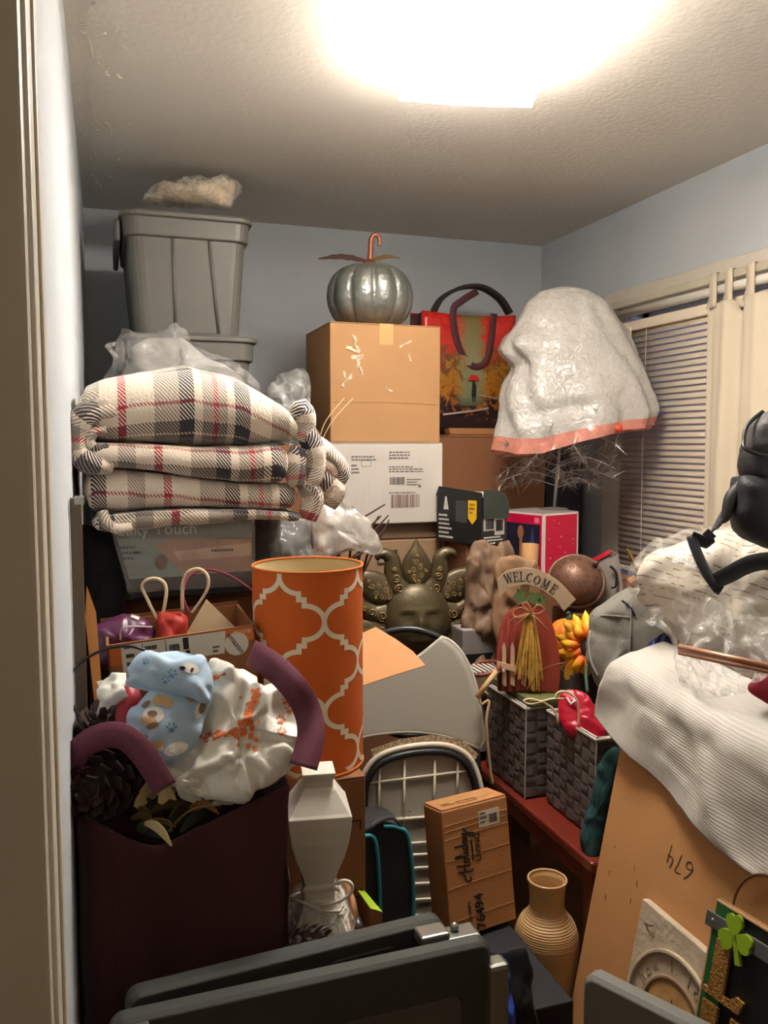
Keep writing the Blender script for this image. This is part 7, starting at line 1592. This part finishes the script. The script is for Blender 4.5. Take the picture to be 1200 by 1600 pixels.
# ------------------------------------------------------------ soft things piled behind the carton
GC = mat('grey_canvas', (126, 122, 112), 0.85, bump=0.3, bscale=260)
gcb = thing('grey_cloth_bag', 'grey zipped cloth storage bag behind the foam sheet', 'bag', P(965, 1050, 2.22))
gmb = pillow([(921, 990), (924, 962), (940, 945), (968, 926), (1000, 914), (1035, 912), (1060, 940), (1065, 1000), (1050, 1050), (1000, 1075), (945, 1072), (928, 1050), (919, 1020)], (985, 990), 2.24, (-.55, -.85, .1), 0.08, 0.06, 0.018, 8, e=3.6, rings=16, per=8)
obj('bag_body', gmb, GC, gcb, smooth=True)
bv = gmb.bvh()
def onb(bv, px, py, off=0.003):
    r = ray(px, py).normalized(); h = bv.ray_cast(CAM, r); return (h[0] - r * off) if h[0] else P(px, py, 2.2)
for nm, pts, m_, w_ in (('top_seam', [(925, 962), (945, 962), (965, 963), (984, 965)], GC, .003), ('side_seam', [(985, 945), (986, 965), (985, 1000), (984, 1025)], GC, .003), ('edge_piping', [(922, 985), (920, 1010), (924, 1035), (934, 1055)], mat('grey_piping', (160, 156, 148), 0.6), .0028), ('zip_seam', [(972, 938), (984, 948), (992, 962)], BLACKPL, .003)):
    obj(nm, MB().tube(cr([onb(bv, *p, off=0.002) for p in pts], 4), w_, 6), m_, gcb, smooth=True)
single('blue_plastic_sheet', pillow([(1004, 1030), (1018, 1002), (1040, 990), (1052, 1005), (1052, 1038), (1040, 1046)], (1030, 1022), 2.03, (-.5, -.8, .3), 0.02, 0.02, 0.02, 22, seed=4), mat('navy_plastic', (34, 48, 118), 0.3, bump=0.3, bscale=40), 'small piece of navy blue plastic between the grey cloth bag and the clear bedding bag', 'plastic', smooth=True)

cfb = thing('bedding_bag', 'large clear plastic bag of white striped bedding under the black bag', 'bag', P(1120, 1010, 1.9))
sm, nt, b_ = node_mat('striped_bedding', 0.85)
tcn = nt.nodes.new('ShaderNodeUVMap'); s_ = nt.nodes.new('ShaderNodeSeparateXYZ'); nt.links.new(tcn.outputs[0], s_.inputs[0])
dg_ = math_('ADD', math_('MULTIPLY', s_.outputs[0], 0.42), math_('MULTIPLY', s_.outputs[1], 1.0))
ln_ = math_('LESS_THAN', math_('FRACT', math_('MULTIPLY', dg_, 52)), 0.16)
nzz = nt.nodes.new('ShaderNodeTexNoise'); nzz.inputs['Scale'].default_value = 55; nzz.inputs['Detail'].default_value = 3; nt.links.new(tcn.outputs[0], nzz.inputs['Vector'])
msk = math_('MULTIPLY', ln_, math_('GREATER_THAN', nzz.outputs[0], 0.50))
msk = math_('MULTIPLY', msk, math_('GREATER_THAN', s_.outputs[1], -0.012))
nt.links.new(mix_(msk, (206, 195, 176), (112, 94, 78)), b_.inputs['Base Color'])
cen = (1130, 940)
ol = [(982, 912), (990, 880), (1020, 852), (1060, 832), (1100, 818), (1150, 810), (1210, 815), (1290, 840), (1340, 930), (1310, 1040), (1240, 1062), (1180, 1052), (1120, 1046), (1072, 1038), (1056, 1000), (1020, 965), (992, 935)]
inn_ = [(cen[0] + (x - cen[0]) * .90, cen[1] + (y - cen[1]) * .90) for x, y in ol]
obj('bedding', pillow(inn_, cen, 1.94, (-.45, -.85, .28), 0.14, 0.12, 0.045, 6, rings=16, per=8, seed=2), sm, cfb, smooth=True)
CLR = film('bedding_bag_film', (238, 232, 222), 0.22, 0.08, 16, streak=0.6, bump=1.0)
obj('film', pillow(ol, cen, 1.94, (-.45, -.85, .28), 0.165, 0.14, 0.045, 7, rings=22, per=12, seed=4), CLR, cfb, smooth=True)
fl2 = film('loose_film', (240, 236, 228), 0.26, 0.06, 20, streak=0.65, bump=1.0)
T0 = [P(985, 925, 1.80), P(1040, 918, 1.76), P(1100, 930, 1.72), P(1150, 960, 1.70), P(1215, 960, 1.66)]
T1 = [P(1000, 950, 1.84), P(1045, 960, 1.78), P(1095, 985, 1.70), P(1150, 1000, 1.66), P(1215, 1000, 1.62)]
T2 = [P(1040, 985, 1.84), P(1060, 1010, 1.76), P(1100, 1025, 1.67), P(1150, 1030, 1.63), P(1215, 1035, 1.58)]
T3 = [P(1056, 1030, 1.80), P(1070, 1060, 1.74), P(1105, 1075, 1.66), P(1150, 1070, 1.60), P(1200, 1062, 1.56)]
T4 = [P(1062, 1060, 1.775), P(1082, 1086, 1.715), P(1110, 1092, 1.655), P(1145, 1085, 1.60), P(1185, 1075, 1.56)]
obj('film_skirt', sheet([T0, T1, T2, T3, T4], 10, 10, 0.02, 12, 5.0), fl2, cfb, smooth=True)

blb = thing('black_soft_form', 'black padded shoulder bag with strap, on top of the clear bedding bag', 'bag', P(1200, 850, 1.62))
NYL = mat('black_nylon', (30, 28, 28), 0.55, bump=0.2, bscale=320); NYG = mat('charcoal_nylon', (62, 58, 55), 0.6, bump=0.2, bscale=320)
bn3 = (-.45, -.9, .12)
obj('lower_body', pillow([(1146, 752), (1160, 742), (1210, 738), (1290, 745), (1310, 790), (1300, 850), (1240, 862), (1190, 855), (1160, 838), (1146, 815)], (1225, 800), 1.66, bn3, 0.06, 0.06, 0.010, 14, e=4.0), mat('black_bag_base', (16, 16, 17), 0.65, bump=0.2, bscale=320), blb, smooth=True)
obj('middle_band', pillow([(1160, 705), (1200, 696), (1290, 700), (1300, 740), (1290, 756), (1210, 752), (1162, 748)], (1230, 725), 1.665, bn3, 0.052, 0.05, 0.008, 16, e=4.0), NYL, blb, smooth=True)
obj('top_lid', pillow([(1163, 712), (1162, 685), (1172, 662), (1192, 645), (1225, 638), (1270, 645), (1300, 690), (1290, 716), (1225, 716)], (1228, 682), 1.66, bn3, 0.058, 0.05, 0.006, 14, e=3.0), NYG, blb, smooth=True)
obj('lid_zip', MB().tube(cr([P(x, y, d) for x, y, d in ((1192, 643, 1.655), (1168, 664, 1.64), (1162, 690, 1.625), (1166, 702, 1.612), (1195, 712, 1.60), (1230, 714, 1.60))], 5), 0.004, 8), BLACKPL, blb, smooth=True)
obj('side_pad', pillow([(1158, 748), (1145, 758), (1132, 775), (1127, 805), (1128, 818), (1140, 812), (1148, 790), (1156, 770)], (1142, 785), 1.655, bn3, 0.015, 0.015), NYL, blb, smooth=True)
obj('shoulder_strap', MB().ribbon(cr([P(1133, 800, 1.66), P(1118, 825, 1.655), P(1106, 838, 1.65), P(1108, 850, 1.645), P(1090, 842, 1.64), P(1080, 838, 1.64)], 5), Vector((0.4, -.5, .7)), 0.022, 0.004), BLACK, blb, smooth=True)
obj('shoulder_strap', MB().ribbon(cr([P(1080, 838, 1.64), P(1090, 866, 1.625), P(1104, 895, 1.61), P(1120, 918, 1.60), P(1126, 923, 1.60)], 5), Vector((1, -.3, .2)), 0.019, 0.006, ws=None), BLACK, blb, smooth=True)
obj('shoulder_strap', MB().ribbon(cr([P(1117, 908, 1.596), P(1140, 897, 1.59), P(1170, 882, 1.58), P(1205, 876, 1.57), P(1260, 878, 1.56)], 5), Vector((0.15, -.3, 1)), 0.034, 0.004), BLACK, blb, smooth=True)
obj('strap_buckle', MB().box(-0.008, 0.008, -0.011, 0.011, -0.004, 0.004, fr(P(1108, 836, 1.64), RT + ZZ, UP)), BLACKPL, blb, bev=0.002)
for k, (dy_, lab) in enumerate(((0, 'thin copper coloured rod lying across the clear bag, the upper of a pair'), (9, 'thin copper coloured rod lying across the clear bag, the lower of a pair'))):
    single('copper_rod', MB().tube([P(1061, 1010 + dy_, 1.60), P(1130, 1025 + dy_, 1.535), P(1215, 1043 + dy_, 1.46)], 0.0052, 10), mat('copper_rod_metal', (204, 152, 122), 0.35, 0.4), lab, 'rod', 'pair of copper rods', smooth=True)
single('crimson_cloth', pillow([(1168, 1075), (1190, 1058), (1220, 1052), (1250, 1060), (1250, 1110), (1215, 1105), (1190, 1094)], (1212, 1080), 1.57, (-.5, -.8, .3), 0.015, 0.015, 0.008, 16), mat('crimson_fabric', (140, 20, 40), 0.8), 'patch of crimson cloth under the copper rods, on the foam sheet', 'cloth', smooth=True)
